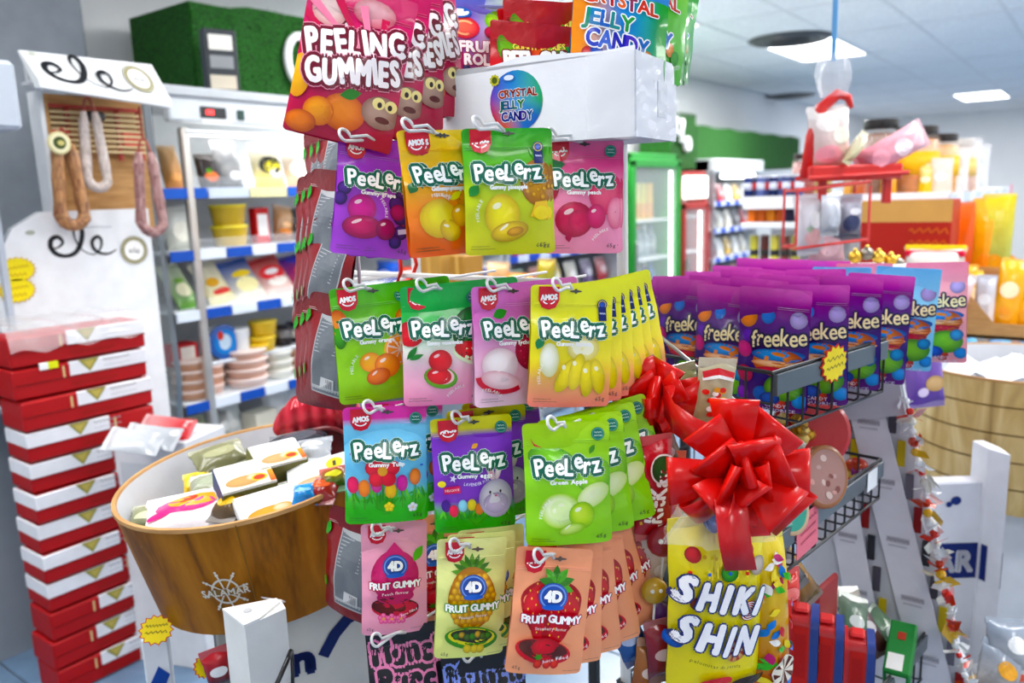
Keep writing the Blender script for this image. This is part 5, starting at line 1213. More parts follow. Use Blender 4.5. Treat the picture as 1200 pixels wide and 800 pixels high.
# ---- the white carton
def white_carton():
    a = at(499, 91, 1.29); zb = at(520, 166, 1.28).z; b = at(744, 64, 1.12)
    a2 = Vector((a.x, a.y, 0)); b2 = Vector((b.x, b.y, 0)); ex = (b2 - a2); w = ex.length; ex.normalize(); ey = Vector((-ex.y, ex.x, 0)); d = .175; h = a.z - zb + .015
    mw = Matrix((ex, ey, Z)).transposed().to_4x4(); mw.translation = (a2 + b2) / 2 + ey * d / 2 + Z * (zb - .012)
    t = thing('white_carton', 'white open carton with a rainbow disc logo on top of the hook stand', 'carton', mw)
    wh = 'e6e8ee'; k = .003
    m = M(); m.box((0, -d / 2, h / 2), (w, k, h), wh); m.build('front_panel', CARD, t)
    m = M(); m.box((0, d / 2, h / 2 + .01), (w, k, h), wh); m.build('back_panel', CARD, t)
    for s in (-1, 1): m = M(); m.box((s * w / 2, 0, h / 2), (k, d, h), wh); m.build('side_panel', CARD, t)
    m = M(); m.box((0, 0, .002), (w, d, k), 'd8dade'); m.build('base_panel', CARD, t)
    m = M(); m.prism([(-.5 * w, h), (.5 * w, h), (.5 * w, h + .006), (.36 * w, h + .003), (.0, h + .01), (-.3 * w, h - .006), (-.5 * w, h + .004)], -d / 2 - k / 2, -d / 2 + k / 2, wh, axis=1); m.build('torn_edge', CARD, t)
    # crumpled film over the right-hand end
    m = M(); rnd = random.Random(3); pts = {}
    def fn(u, v):
        q = u * 1.5; x = w / 2 + .004 if q > .42 else w / 2 - .075 * (1 - q / .42) + .004; y = -d / 2 - .003 if q < .42 else -d / 2 + d * (q - .42) / 1.08
        n = .003 * sin(17 * u + 9 * v) + .002 * sin(29 * v - 13 * u) + .0015 * sin(43 * u * v)
        return (x + (n if q > .4 else n * .3), y - (abs(n) * .6 if q < .45 else 0), h * (1.02 * v - .01) + .003 * sin(20 * u))
    m.grid(fn, 26, 16, 'f0f2f4'); m.build('crumpled_film', FOG, t, smooth=True)
    m = M(); m.tf = Matrix.Identity(4); m.box((w / 2 + .002, .02, h * .5), (.0012, .04, .05), 'd4d7dd'); m.build('printed_code', CARD, t)
    A = Art().part('rainbow_disc'); cx = -.035; cy = h / w * .54; R = .128; n = 30; vs = [(cx, cy)]; cs = [C('5a9ad0')]
    hue = [(0, '2f9a4a'), (.15, '3a9a8a'), (.3, '3a7ad0'), (.45, '6a4ab8'), (.55, 'b83a5a'), (.68, 'd8602a'), (.8, '3a6ac0'), (.9, '2a5ab0'), (1, '2f9a4a')]
    for i in range(n):
        q = i / n; a_ = 2 * pi * q; vs.append((cx + R * cos(a_), cy + R * 1.0 * sin(a_)))
        for (p0, c0), (p1, c1) in zip(hue, hue[1:]):
            if p0 <= q <= p1: cs.append(mix(c0, c1, (q - p0) / (p1 - p0))); break
    A.add(vs, [(0, 1 + i, 1 + (i + 1) % n) for i in range(n)], cs)
    crystal_txt(A, cx + .01, cy - .005, .3); A.part('brand_badge'); A.ell(cx - .03, cy + .1, .03, .016, '4a7ac0'); A.ell(cx - .03, cy + .1, .024, .011, 'dfe8f8'); A.star(cx - .1, cy + .095, .026, .021, 9, 'b8b42a'); A.ell(cx - .1, cy + .095, .014, .014, '4a5a1a')
    A.lay(lambda x, y, e: (x * w, -d / 2 - k / 2 - e, y * w), w, t, CARD)
white_carton()
# ================================================================== RIGHT: WIRE BASKETS
def frame(P1, P2):
    """basket axes from the near and far end of its right-hand top edge: x to the right, y away, z up"""
    ey = (P2 - P1); L = ey.length; ey.normalize(); ex = Vector((ey.y, -ey.x, 0)).normalized()
    mw = Matrix((ex, ey, Z)).transposed().to_4x4(); mw.translation = P1
    return mw, L
def basket(P1, P2, wid, dep, label, strip=.034, n=9):
    mw, L = frame(P1, P2); t = thing('wire_basket', label, 'basket', mw, 'black wire baskets of the sweets rack'); bk = '1c1d20'; r = .0022
    m = M()
    rim = [(0, 0, 0), (0, L, 0), (-wid, L, 0), (-wid, 0, 0)]
    m.tube(rim, .0035, 7, bk, closed=True); m.build('rim', PAINT, t)
    for (nm, pts) in (('front', [(-wid * q / n, 0, 0) for q in range(n + 1)]), ('back', [(-wid * q / n, L, 0) for q in range(n + 1)])):
        for (x, y, z) in pts: m = M(); m.tube([(x, y, 0), (x, y, -dep)], r, 5, bk); m.build('wire', PAINT, t)
    k = max(4, int(L / .045))
    for q in range(k + 1):
        y = L * q / k; m = M(); m.tube([(0, y, 0), (.0, y, -dep + .006), (-.006, y, -dep), (-wid, y, -dep), (-wid, y, 0)], r, 5, bk); m.build('wire', PAINT, t)
    m = M(); m.tube([(0, 0, -dep), (0, L, -dep)], .0028, 6, bk); m.tube([(0, 0, -dep), (-wid, 0, -dep)], .0028, 6, bk); m.build('lower_rail', PAINT, t)
    m = M(); m.tube([(0, 0, -dep * .5), (-wid, 0, -dep * .5)], r, 5, bk); m.build('wire', PAINT, t)
    m = M(); m.box((.005, L / 2, -strip / 2 - .002), (.005, L, strip), '4c565c', .001); m.box((.004, .002, -strip / 2 - .002), (.012, .004, strip), '4c565c'); m.build('price_strip', PLASTIC, t)
    return t, mw, L
P1 = at(905, 437, 1.2); P2 = on_h(1037, 397, P1.z)
B1, M1, L1 = basket(P1, P2, .42, .1, 'upper black wire basket full of purple pouches, grey strip along its right side')
def burst(parent_mw, lab, r, txt, c='f4da1a', edge='d8301c', name='price_burst', cat='price sign', w2=1.0, group=None):
    """starburst card facing local z"""
    s = thing(name, lab, cat, parent_mw, group); pts = [((r if i % 2 == 0 else r * .82) * cos(pi * i / 14) * w2, (r if i % 2 == 0 else r * .82) * sin(pi * i / 14)) for i in range(28)]
    m = M(); m.prism(pts, -.0008, .0008, edge); m.build('burst_card', CARD, s)
    A = Art().part('burst_face'); A.fan([(x * .92, y * .92) for x, y in pts], c, (0, 0)); A.part('sticker_text')
    for k, tx in enumerate(txt): A.text(tx, 0, r * (.28 - .42 * k), r * 1.2 * w2, r * .26, '5a4a10', bold=r * .012, res=2, rot=4)
    A.lay(lambda x, y, e: (x, y, .0009 + e), 1, s, CARD)
    return s
def strip_face(mw, y, z, roll=0):
    """matrix on the outer face of a basket's strip, z outwards"""
    m = mw.to_3x3(); ex = m.col[0]; ey = m.col[1]; b = Matrix((ey, Z, ex)).transposed() @ Matrix.Rotation(radians(roll), 3, 'Z'); b = b.to_4x4(); b.translation = mw @ Vector((.0095, y, z)); return b
burst(strip_face(M1, L1 * .46, -.012), 'yellow and red starburst price card on the strip of the upper basket', .034, ['1,50', 'ahora'], w2=1.35)

def planet_art(top):
    A = Art().part('picture')
    for (x, y, r, c) in ((-.36, 1.32, .13, 'f0842a'), (-.08, 1.36, .1, '3a7ad8'), (-.38, .88, .12, 'd83a8a'), (-.34, 1.08, .09, '6a3ab0'), (.34, 1.34, .12, 'b0a0d8'), (-.36, .52, .13, 'c8285a'), (-.1, .26, .12, '2a6ad0'), (.14, .14, .1, 'd8402a'), (-.38, .22, .1, '8a3ac0'), (.42, .18, .1, '2a8ad8')): A.ell(x, y, r, r, c, mix(c, '000', .45), n=16)
    A.ell(.1, .74, .34, .2, 'e88a2a', 'a83a10', n=24); A.ell(.1, .84, .36, .1, '4a9ae0', '1a4a9a', n=22); A.ell(.1, .72, .36, .05, 'f4c8a0', 'd88a5a'); A.ell(.1, .62, .3, .06, 'd83a4a', '98142f')
    A.ell(.2, .38, .26, .2, '8acc4a', '3a7a2a', n=22); A.ell(.02, .2, .14, .1, '3a6ad0', '1a2a7a'); A.ell(.36, .5, .1, .1, '2a9ad0', '0a4a8a')
    A.part('lettering'); A.text('freekee', .1, 1.08, .74, .24, 'e8d8a8', out=[(.034, '1a0c40')], bold=.004, wob=[0, .1, .04, .1, .12, .06, .1], gap=.05, rot=4)
    A.text('CANDY', .1, .1, .3, .06, 'e8e0f0', res=1); A.text('LIQUORICE', .12, .03, .5, .05, 'e8e0f0', res=1)
    return A
FREE = Pouch(.118, .208, .034, grad((0, '5a1a70'), (.3, '2a1c6a'), (.7, '4a1a72'), (.88, '8a2a86'), (.93, 'c058a8'), (1, 'c868b0')), planet_art(0), 71, rc=.03, hole=0)
FREEB = Pouch(.118, .208, .034, grad((0, '8ac8e8'), (.7, '9ad4ee'), (1, '7ab8e0')), planet_art(1), 72, rc=.03, hole=0)
FREEP = Pouch(.118, .208, .034, grad((0, 'e8a0a8'), (.7, 'eaa8b0'), (1, 'e08aa0')), planet_art(1), 73, rc=.03, hole=0)
def fill():
    R = M1.to_3x3(); rnd = random.Random(12)
    yawb = degrees(atan2(R.col[0].y, R.col[0].x))
    cn = ['right-hand', 'second', 'third', 'left-hand']
    zf = .118
    for col in range(4):
        for k in range(6):
            x = -.05 - .1 * col + (0.004 * k if col == 0 else 0); y = .085 + (.115 if col == 0 else .1) * k + rnd.uniform(-.006, .006) + .012 * col
            P = FREE; kind = 'purple planet-printed'
            if k >= 4 and col < 2: P, kind = (FREEB, 'pale blue planet-printed')
            if k == 5 and col < 2: P, kind = (FREEP, 'pink planet-printed')
            loc = M1 @ Vector((x, y, zf + rnd.uniform(-.006, .006) - (.0 if k else .0)))
            yw = (yawb - 0) + rnd.uniform(-5, 5) + (14 if (col == 0) else 6)
            P.place(pose(loc, yw, rnd.uniform(-3, 3), -3 + rnd.uniform(-3, 6), room=True), 'planet_pouch', '%s pouch, %s from the front in the %s file of the upper basket' % (kind, ORD[k], cn[col]), 'pouches standing in the upper wire basket')
fill()
# left-hand strip of the same basket row, far edge
m = M(); a = on_h(742, 316, P1.z + .11); b = on_h(840, 306, P1.z + .11)

P3 = at(902, 629, 1.22); P4 = on_h(1032, 538, P3.z)
B2, M2, L2 = basket(P3, P4, .36, .085, 'middle black wire basket with round tins, pink price card on its strip', n=8)
P5 = at(1090, 733, 1.62); _d = (P4 - P3).normalized(); P5n = P5 - _d * .62
B3, M3, L3 = basket(P5n, P5, .4, .11, 'lowest black wire basket with red and blue tins', n=8)

# rack uprights that carry the three baskets
def rack():
    ey = (P2 - P1).normalized(); ex = Vector((ey.y, -ey.x, 0))
    t = thing('basket_rack', 'black steel uprights and arms behind the wire baskets', 'rack', Vector((P1.x - .42, P1.y + .4, 0)))
    O = t.location.copy()
    for f in (.1, .92):
        q = P1 + ey * (L1 * f) - ex * .43; m = M(); m.tf = Matrix.Translation(-O); m.box((q.x, q.y, .65), (.02, .02, 1.3), '26282c', .002); m.build('upright', PAINT, t)
        for (z, mw, w) in ((P1.z - .1, M1, .42), (P3.z - .085, M2, .36), (P5.z - .11, M3, .4)):
            e = mw @ Vector((-w * .5, .1 + .4 * f, -.1)); m = M(); m.tf = Matrix.Translation(-O); m.tube([(q.x, q.y, z), (e.x, e.y, z - .004)], .005, 6, '26282c'); m.build('arm', PAINT, t)
    m = M(); m.tf = Matrix.Translation(-O); q = P1 + ey * (L1 * .5) - ex * .43; m.box((q.x, q.y, .02), (.3, .7, .03), '26282c', .004); m.build('base_plate', PAINT, t)
rack()
m = M(); a = at(742, 368, 1.28); b = at(862, 470, 1.18); m.tube([a, a + (b - a) * .5 + Vector((0, 0, .002)), b, b + (b - a) * .12 + Z * -.004], .003, 8, 'c8c8c4'); tag(m.build('metal_rod', METAL, None, smooth=True), 'thin bright metal rod slanting down from the stand to the upper basket', 'rod')

# goods of the middle basket
def oval_tin(mw_, rx, ry, d, body, rimc, face, blobs, label):
    t = thing('oval_tin', label, 'tin', mw_, 'round tins in the middle basket')
    m = M(); m.lathe([(rx * .98, 0), (rx, d * .1), (rx, d * .7)], 30, body, sy=ry / rx); m.build('tin_body', PLASTIC, t, angle=40)
    m = M(); m.lathe([(rx * 1.02, d * .66), (rx * 1.05, d * .74), (rx * 1.05, d * .96), (rx, d), (rx * .9, d * 1.0), (rx * .88, d * .97)], 30, rimc, sy=ry / rx); m.build('lid_rim', PLASTIC, t, angle=50)
    A = Art().part('lid_print'); A.ell(0, 0, rx * .9, ry * .9, face, mix(face, '000', .12), n=28)
    rnd = random.Random(len(label))
    for k in range(blobs[0]):
        q = rnd.uniform(0, 6.28); f = sqrt(rnd.random()) * .74; A.ell(rx * f * cos(q), ry * f * sin(q), rx * rnd.uniform(.07, .18), ry * rnd.uniform(.06, .14), blobs[1 + k % (len(blobs) - 1)], rot=rnd.uniform(0, 90), n=10, rings=1)
    A.lay(lambda x, y, e: (x, y, d * .985 + e), 1, t, CARD)
def facing(loc, aim, roll=0):
    """local z towards a point, y as near to up as can be"""
    z = (aim - loc).normalized(); x = Z.cross(z).normalized(); y = z.cross(x)
    m = Matrix((x, y, z)).transposed() @ Matrix.Rotation(radians(roll), 3, 'Z'); m = m.to_4x4(); m.translation = loc; return m
eye = Vector((0, 0, EYE))
q = at(907, 590, 1.32); oval_tin(facing(q, q + M2.to_3x3() @ Vector((.85, -.6, .35)), 10), .036, .05, .05, '8a6a52', 'd8b890', '5ab8a4', (9, 'd8503a', 'e8e0d0', '3a8a7a', 'c83a2a'), 'oval tin with a teal printed lid in the middle basket')
q = at(943, 560, 1.4); oval_tin(facing(q, q + M2.to_3x3() @ Vector((.85, -.55, .4)), -18), .042, .054, .07, '4a2a22', 'a4683a', 'b89088', (10, 'e0c8c0', '8a5a54', 'd8a8a0', 'c8a8a4'), 'bigger oval tin with a brown rim and pinkish lid in the middle basket')
def candy_tin():
    q = at(950, 506, 1.5); t = thing('candy_tin', 'red round tin lid with gold-wrapped sweets in front, behind the big bow', 'tin', facing(q, q + M2.to_3x3() @ Vector((.5, -.8, .2))))
    m = M(); m.lathe([(.07, -.03), (.075, -.02), (.075, .0), (.068, .006), (.02, .006)], 28, 'c8141a'); m.build('tin_lid', PLASTIC, t, smooth=False, angle=40)
    rnd = random.Random(6)
    for k in range(22):
        m = M(); m.ball((rnd.uniform(-.09, .0), rnd.uniform(-.06, .035), rnd.uniform(.01, .05)), rnd.uniform(.009, .014), ('d8a83a', 'f0d070', 'b8801c', 'e8e4da')[k % 4], 7, 5); m.build('wrapped_sweet', METAL if k % 3 else PLASTIC, t)
candy_tin()
def toys():
    for k, (px, py, r, c, c2, lab) in enumerate(((990, 553, .02, 'f2d21a', 'd8a80a', 'yellow wrapped sweet at the right end of the middle basket'), (1004, 545, .019, 'e8541c', 'c8300e', 'orange-red wrapped sweet at the right end of the middle basket'), (978, 561, .015, 'c8302a', '8a1a1a', 'small red wrapped sweet beside the yellow one in the middle basket'), (972, 570, .014, '4a8ad0', '2a4a90', 'small blue wrapped sweet beside the brown oval tin'), (1014, 555, .013, '8a2a6a', '5a1a4a', 'small plum wrapped sweet by the white label of the middle basket'))):
        q = at(px, py, 1.66 - .02 * k); t = thing('wrapped_sweet', lab, 'sweet', q, 'sweets at the end of the middle basket'); m = M(); m.ball((0, 0, 0), r, c, 12, 8, (1.3, 1, .9), c2); m.build('sweet_body', CRINKLE, t, smooth=True)
        for s in (-1, 1): m = M(); m.lathe([(.002, 0), (r * .7, r * .8)], 10, c); o = m.build('twisted_end', CRINKLE, t); o.rotation_euler = (0, s * pi / 2, 0); o.location = (s * r * 1.25, 0, 0)
toys()
# cards on the strip
def card(mw, w, h, col, name, label, cat, lines=(), tc='444', tilt=None):
    t = thing(name, label, cat, mw); m = M(); m.box((0, 0, 0), (w, h, .0012), col); m.build('card_sheet', PAPER, t)
    if lines:
        A = Art().part('handwriting')
        for k, s in enumerate(lines): A.text(s, 0, h * (.3 - .22 * k), w * .72, h * .1, tc, res=1, rot=3)
        A.lay(lambda x, y, e: (x, y, .0008 + e), 1, t, PAPER)
    return t
card(strip_face(M2, L2 * .25, -.03, 4), .085, .075, 'e8788a', 'price_card', 'pink handwritten price card hanging from the strip of the middle basket', 'card', ('TURRON', 'blando 3,50', 'duro 3,95'), 'a83a52')
card(strip_face(M2, L2 * .86, -.022), .05, .04, 'eef0f2', 'price_label', 'small white label at the far end of the middle basket strip', 'label')

# goods of the lowest basket
def flat_tins():
    for k, (px, py, Y) in enumerate(((938, 752, 1.22), (967, 764, 1.24), (1003, 780, 1.26))):
        q = at(px, py, Y); w, d, h = .07, .034, .13
        mw = M3.copy(); R = M3.to_3x3() @ Matrix.Rotation(radians(22), 3, 'Z') ; mw = R.to_4x4(); mw.translation = q - Z * .07
        t = thing('flat_tin', 'red gift tin with blue band, %s in the lowest basket' % ('leftmost', 'middle', 'rightmost, patterned end showing')[k], 'tin', mw, 'red and blue gift tins')
        pts = []; n = 8; r = .016
        for (cx, cy, a0) in ((w / 2 - r, h - r, 0), (-w / 2 + r, h - r, 90), (-w / 2 + r, r, 180), (w / 2 - r, r, 270)):
            for i in range(5): a = radians(a0 + 90 * i / 4); pts.append((cx + r * cos(a), cy + r * sin(a)))
        def sc(f): return [((x) * f, h / 2 + (y - h / 2) * f) for x, y in pts]
        m = M(); m.prism(sc(.97), -d / 2, d / 2, 'b81c20', axis=0); m.build('tin_body', PLASTIC, t, angle=40)
        m = M(); m.prism(sc(1.03), d / 2 - .002, d / 2 + .011, '1c3a8a', axis=0); m.build('blue_band', PLASTIC, t, angle=40)
        m = M(); m.prism(sc(1.02), -d / 2 - .008, -d / 2 + .002, 'c8141c', axis=0); m.build('red_band', PLASTIC, t, angle=40)
        m = M(); m.box((0, 0, h + .003), (d * .7, w * .4, .008), 'd81a1c', .003); m.build('handle', PLASTIC, t)
        A = Art().part('side_pattern'); rnd = random.Random(k)
        A.fan([(x * .88, (y - h / 2) * .88) for x, y in pts], 'd8d0c8', (0, 0))
        for j in range(16): A.star(rnd.uniform(-.024, .024), rnd.uniform(-.05, .05), .01, .004, 6, ('c8202a', 'b83a2a')[j % 2])
        A.lay(lambda x, y, e: (d / 2 + .0112 + e, x, h / 2 + y), 1, t, CARD)
        A = Art().part('front_panel'); A.rect(0, 0, d * .7, h * .8, 'c8403c'); A.rect(0, 0, d * .5, h * .6, 'b83432')
        A.lay(lambda x, y, e: (x, -w / 2 * .97 - e, h / 2 + y), 1, t, CARD)
flat_tins()
def low_goods():
    R = M3.to_3x3().to_4x4()
    def mw(px, py, Y, rz=0, tx=0, dz=0): m = R @ Matrix.Rotation(radians(rz), 4, 'Z') @ Matrix.Rotation(radians(tx), 4, 'X'); m.translation = at(px, py, Y) + Z * dz; return m
    carton(mw(1055, 775, 1.5, 12, 24), .05, .13, .05, '0f7a2c', 'sweet_carton', 'green carton with a white label lying in the lowest basket', 'carton', None, [('white_label', 't', .4, .2, .6, .3, 'e8e8e4'), ('red_seal', 't', .5, .7, .3, .14, 'a83a2a'), ('white_label', 'f', .5, .5, .7, .6, 'e8e8e4')])
    for k, (px, py, Y, c, lab) in enumerate(((1000, 742, 1.5, '1f5a24', 'dark green sweet packet in the lowest basket behind the tins'), (1008, 733, 1.56, 'd0cab8', 'cream packet at the back of the lowest basket'), (1030, 748, 1.53, '5a1a1a', 'maroon packet in the lowest basket beside the green carton'), (1062, 748, 1.58, '3a7a3a', 'leaf green packet at the far corner of the lowest basket'))):
        bag(pose(at(px, py, Y) - Z * .03, 20, 20 * k - 30, 40), .07, .1, .03, c, mix(c, 'fff', .2), 'sweet_packet', lab, 'packet', 'packets in the lowest basket', [(0, .7, .25, .2, mix(c, 'fff', .6))], seed=k)
    # things between the middle and lowest baskets, behind the bow bag
    for k, (px, py, Y, c, c2, lab, w, h, rl) in enumerate(((928, 662, 1.35, '3a3430', 'a8a098', 'dark foil bag under the middle basket by the bow bag', .08, .12, 30), (950, 672, 1.4, '6a4a1c', 'c8943a', 'amber bag of sweets under the middle basket', .06, .12, 35), (921, 682, 1.28, 'c8141c', 'e83a2a', 'small red packet right of the yellow snack bag', .06, .06, 0), (942, 690, 1.42, 'b8b4b0', 'd8d4d0', 'grey striped bag under the middle basket', .06, .1, 35))):
        bag(pose(at(px, py + 30, Y), 20, rl, 5), w, h, .03, c, c2, 'sweet_bag', lab, 'bag', None, [(0, h / w * .5, .3, .2, mix(c2, 'fff', .3))], seed=40 + k)
    m = M(); m.tf = Matrix.Translation(at(967, 712, 1.5)) @ R; m.box((0, 0, 0), (.012, .1, .12), 'a81c1c', .004); m.box((-.02, 0, -.05), (.05, .1, .012), 'a81c1c', .004); tag(m.build('red_divider', PLASTIC), 'upright red plastic divider at the back of the lowest basket', 'divider')
low_goods()
lab5 = strip_face(M3, L3 * .985, -.03, -12); card(lab5, .05, .062, 'e6e8ea', 'price_label', 'folded white paper label at the right corner of the lowest basket', 'label')

# ---- the slanting side board with printed strips, and the glittering edge
def board():
    yb = max(P2.y, P4.y) + .1
    A_ = [on_y(px, py, yb) for px, py in ((950, 425), (1046, 398), (1136, 815), (968, 815))]
    ax = sum((p.x for p in A_), 0) / 4
    t = thing('slanting_board', 'grey white slanting side board with pale printed strips, right of the wire baskets', 'display board', Vector((ax, yb, 0)))
    z1 = A_[1].z; pts = [(A_[0].x - ax, z1 - .0), (A_[1].x - ax, z1), (A_[1].x - ax + (A_[2].x - A_[1].x) / (z1 - A_[2].z) * z1, 0), (A_[0].x - ax + .0, 0)]
    m = M(); m.prism(pts, 0, .02, 'cfd0d6', axis=1); m.build('board_panel', CARD, t)
    # upper cover plate
    Q = [on_y(px, py, yb - .03) for px, py in ((965, 445), (1048, 412), (1062, 486), (985, 492))]
    m = M(); m.prism([(p.x - ax, p.z) for p in Q], -.034, -.028, 'c2c2ca', axis=1); m.build('cover_plate', PLASTIC, t)
    # hanging strips of printed card
    for (pa, pb, pw) in (((966, 470), (1024, 800), 34), ((1012, 470), (1098, 815), 40)):
        a = on_y(pa[0], pa[1], yb - .012); b = on_y(pb[0], pb[1], yb - .012); w = pw / ppm((a + b) / 2)
        m = M(); m.add([(a.x - ax - w / 2, -.012, a.z), (a.x - ax + w / 2, -.012, a.z), (b.x - ax + w / 2, -.012, b.z), (b.x - ax - w / 2, -.012, b.z), (a.x - ax - w / 2, -.009, a.z), (a.x - ax + w / 2, -.009, a.z), (b.x - ax + w / 2, -.009, b.z), (b.x - ax - w / 2, -.009, b.z)], [(3, 2, 1, 0), (4, 5, 6, 7), (0, 1, 5, 4), (1, 2, 6, 5), (2, 3, 7, 6), (3, 0, 4, 7)], 'e2e0e8'); s = m.build('card_strip', PAPER, t)
        A = Art().part('strip_text'); n = 5; d = b - a
        for k in range(n):
            c = a + d * ((k + .35) / n); ro = 0
            A.rect(c.x - ax, c.z, w * .62, .012, 'b4b0ba'); A.text('ARTIC', c.x - ax, c.z, w * .56, .007, '76727e', res=1); A.rect(c.x - ax, c.z - .014, w * .5, .004, 'c2bec8')
        A.lay(lambda x, y, e: (x, -.0125 - e, y), 1, s, PAPER)
        e_ = M()
        for k in range(9):
            c = a + d * ((k + .5) / 9); q = M(); q.box((c.x - ax + w * .5 + .012, -.006, c.z), (.016, .004, abs(d.z) / 9 * .8), ('4a4650', 'c8b03a', '6a6874', '8a2a2a', '2a2a30')[k % 5]); q.build('coloured_flash', CARD, t)
    # edge trimming of clear wrapped sweets down the right side
    g = thing('sweet_garland', 'garland of clear and red wrapped sweets hanging down the right edge of the board', 'garland', on_y(1062, 470, yb - .05))
    O = g.location.copy(); rnd = random.Random(8); T = Matrix.Translation(-O); path = []
    for k in range(30):
        f = k / 29; px = 1062 + 72 * f + 2 * sin(k); py = 470 + 345 * f; p = on_y(px, py, yb - .05); path.append(p - O)
        m = M(); c = ('f0f2f4', 'd8281c', 'e8e4d8', 'eceef0', 'c83a1c', 'e0b030')[k % 6]; s = rnd.uniform(.012, .02)
        for j in range(3):
            u = Vector((rnd.uniform(-1, 1), rnd.uniform(-.4, .4), rnd.uniform(-1, 1))).normalized() * s * rnd.uniform(.7, 1.3); v = Vector((rnd.uniform(-1, 1), rnd.uniform(-1, .2), rnd.uniform(-1, 1))).normalized() * s * .7; q = p - O + Vector((rnd.uniform(-.02, .02), -.004 * j, rnd.uniform(-.015, .015)))
            m.add([q - u, q + v, q + u, q - v + Vector((0, -.006, 0))], [(0, 1, 2), (0, 2, 3)], c if j else mix(c, 'fff', .5))
        m.ball(p - O, s * .55, c, 8, 6); m.build('wrapped_sweet', CRINKLE, g)
    m = M(); m.tube(path, .003, 6, 'e8e8ea'); m.build('cord', PLASTIC, g)
board()

# ---- ribbons and the cellophane bags below the bow
def ribbon_loop(m, c, d, side, L, w, lift, col):
    """one bow loop: out along d, curling back, with the band's width along side"""
    n = 12; pts = []; nrm = d.cross(side).normalized()
    for i in range(n + 1):
        q = i / n; a = q * pi
        out = L * sin(a * .5) if q < .5 else L * sin(a * .5)
        o = L * (sin(pi * q)); h = lift * (1 - cos(2 * pi * q)) * .5 + lift * .9 * (q - .5) * sin(pi * q)
        o = L * (1 - (2 * q - 1) ** 2) ** .8; h = lift * (q - .5) * 2 * (1 - (2 * q - 1) ** 2) ** .4
        pts.append(c + d * o + nrm * h)
    vs = []; 
    for i, p in enumerate(pts):
        q = i / n; ww = w * (.25 + .75 * sin(pi * q) ** .6); tw = .1 * sin(3 * q)
        vs += [p - side * ww / 2 + nrm * tw * ww, p + side * ww / 2 - nrm * tw * ww]
    m.add(vs, [(2 * i, 2 * i + 1, 2 * i + 3, 2 * i + 2) for i in range(n)], col)
def bow(c, R_, n, seed, label, w=.05, flat=.55, tails=(), skip=None, spread=360, a0=0):
    t = thing('gift_bow', label, 'bow', c); rnd = random.Random(seed)
    rt = R0.copy(); up = Z.copy(); fr = -F0
    k = 0
    for ring, (cnt, el, ll) in enumerate(((n, 5, 1.0), (n - 2, 38, .82), (max(3, n // 2), 68, .6))):
        for i in range(cnt):
            a = radians(a0) + radians(spread) * (i + .5 * ring + rnd.uniform(-.15, .15)) / cnt; e = radians(el + rnd.uniform(-8, 8))
            d = (rt * cos(a) + up * sin(a)) * cos(e) + fr * sin(e) * .8; d.normalize()
            side = d.cross(fr if el < 60 else rt).normalized(); tw = rnd.uniform(-.5, .5); side = (Matrix.Rotation(tw, 3, d) @ side)
            m = M(); ribbon_loop(m, Vector((0, 0, 0)), d, side, R_ * ll * rnd.uniform(.85, 1.08), w * rnd.uniform(.85, 1.1), .02 * rnd.choice((-1, 1)) * rnd.uniform(.8, 1.3), 'e00a04'); o = m.build('ribbon_loop', RIBBON, t, smooth=True)
            md = o.modifiers.new('thickness', 'SOLIDIFY'); md.thickness = .0006
    m = M(); m.ball((0, 0, 0), .014, 'b00a0a', 10, 6); m.build('knot', RIBBON, t, smooth=True)
    for pts, ww, col in tails:
        m = M(); vs = []; P = [p - c for p in pts]
        for p in P: vs += [p - rt * ww / 2, p + rt * ww / 2]
        m.add(vs, [(2 * i, 2 * i + 1, 2 * i + 3, 2 * i + 2) for i in range(len(P) - 1)], col); o = m.build('ribbon_tail', RIBBON, t, smooth=True); o.modifiers.new('thickness', 'SOLIDIFY').thickness = .0006
    return t
cb = at(866, 552, 1.02)
bow(cb, .095, 8, 3, 'big glossy red ribbon bow at the neck of the yellow snack bag', .07, tails=[([at(855, 580, .985), at(858, 605, .965), at(862, 640, .955), at(868, 668, .96)], .042, 'c8141a')])
cb2 = at(764, 468, 1.14)
bow(cb2, .066, 6, 5, 'smaller red ribbon bow beside the yellow banana pouches', .058)
m = M(); pts = [at(775, 462, 1.12), at(790, 490, 1.06), at(815, 508, 1.03), at(845, 520, 1.02)]; vs = []
for p in pts: vs += [p - Z * .022, p + Z * .022]
m.add(vs, [(2 * i, 2 * i + 1, 2 * i + 3, 2 * i + 2) for i in range(3)], 'c40c0c'); o = m.build('ribbon_band', RIBBON, None, smooth=True); o.modifiers.new('thickness', 'SOLIDIFY').thickness = .0006; tag(o, 'broad red ribbon running between the big bow and the smaller bow', 'ribbon')

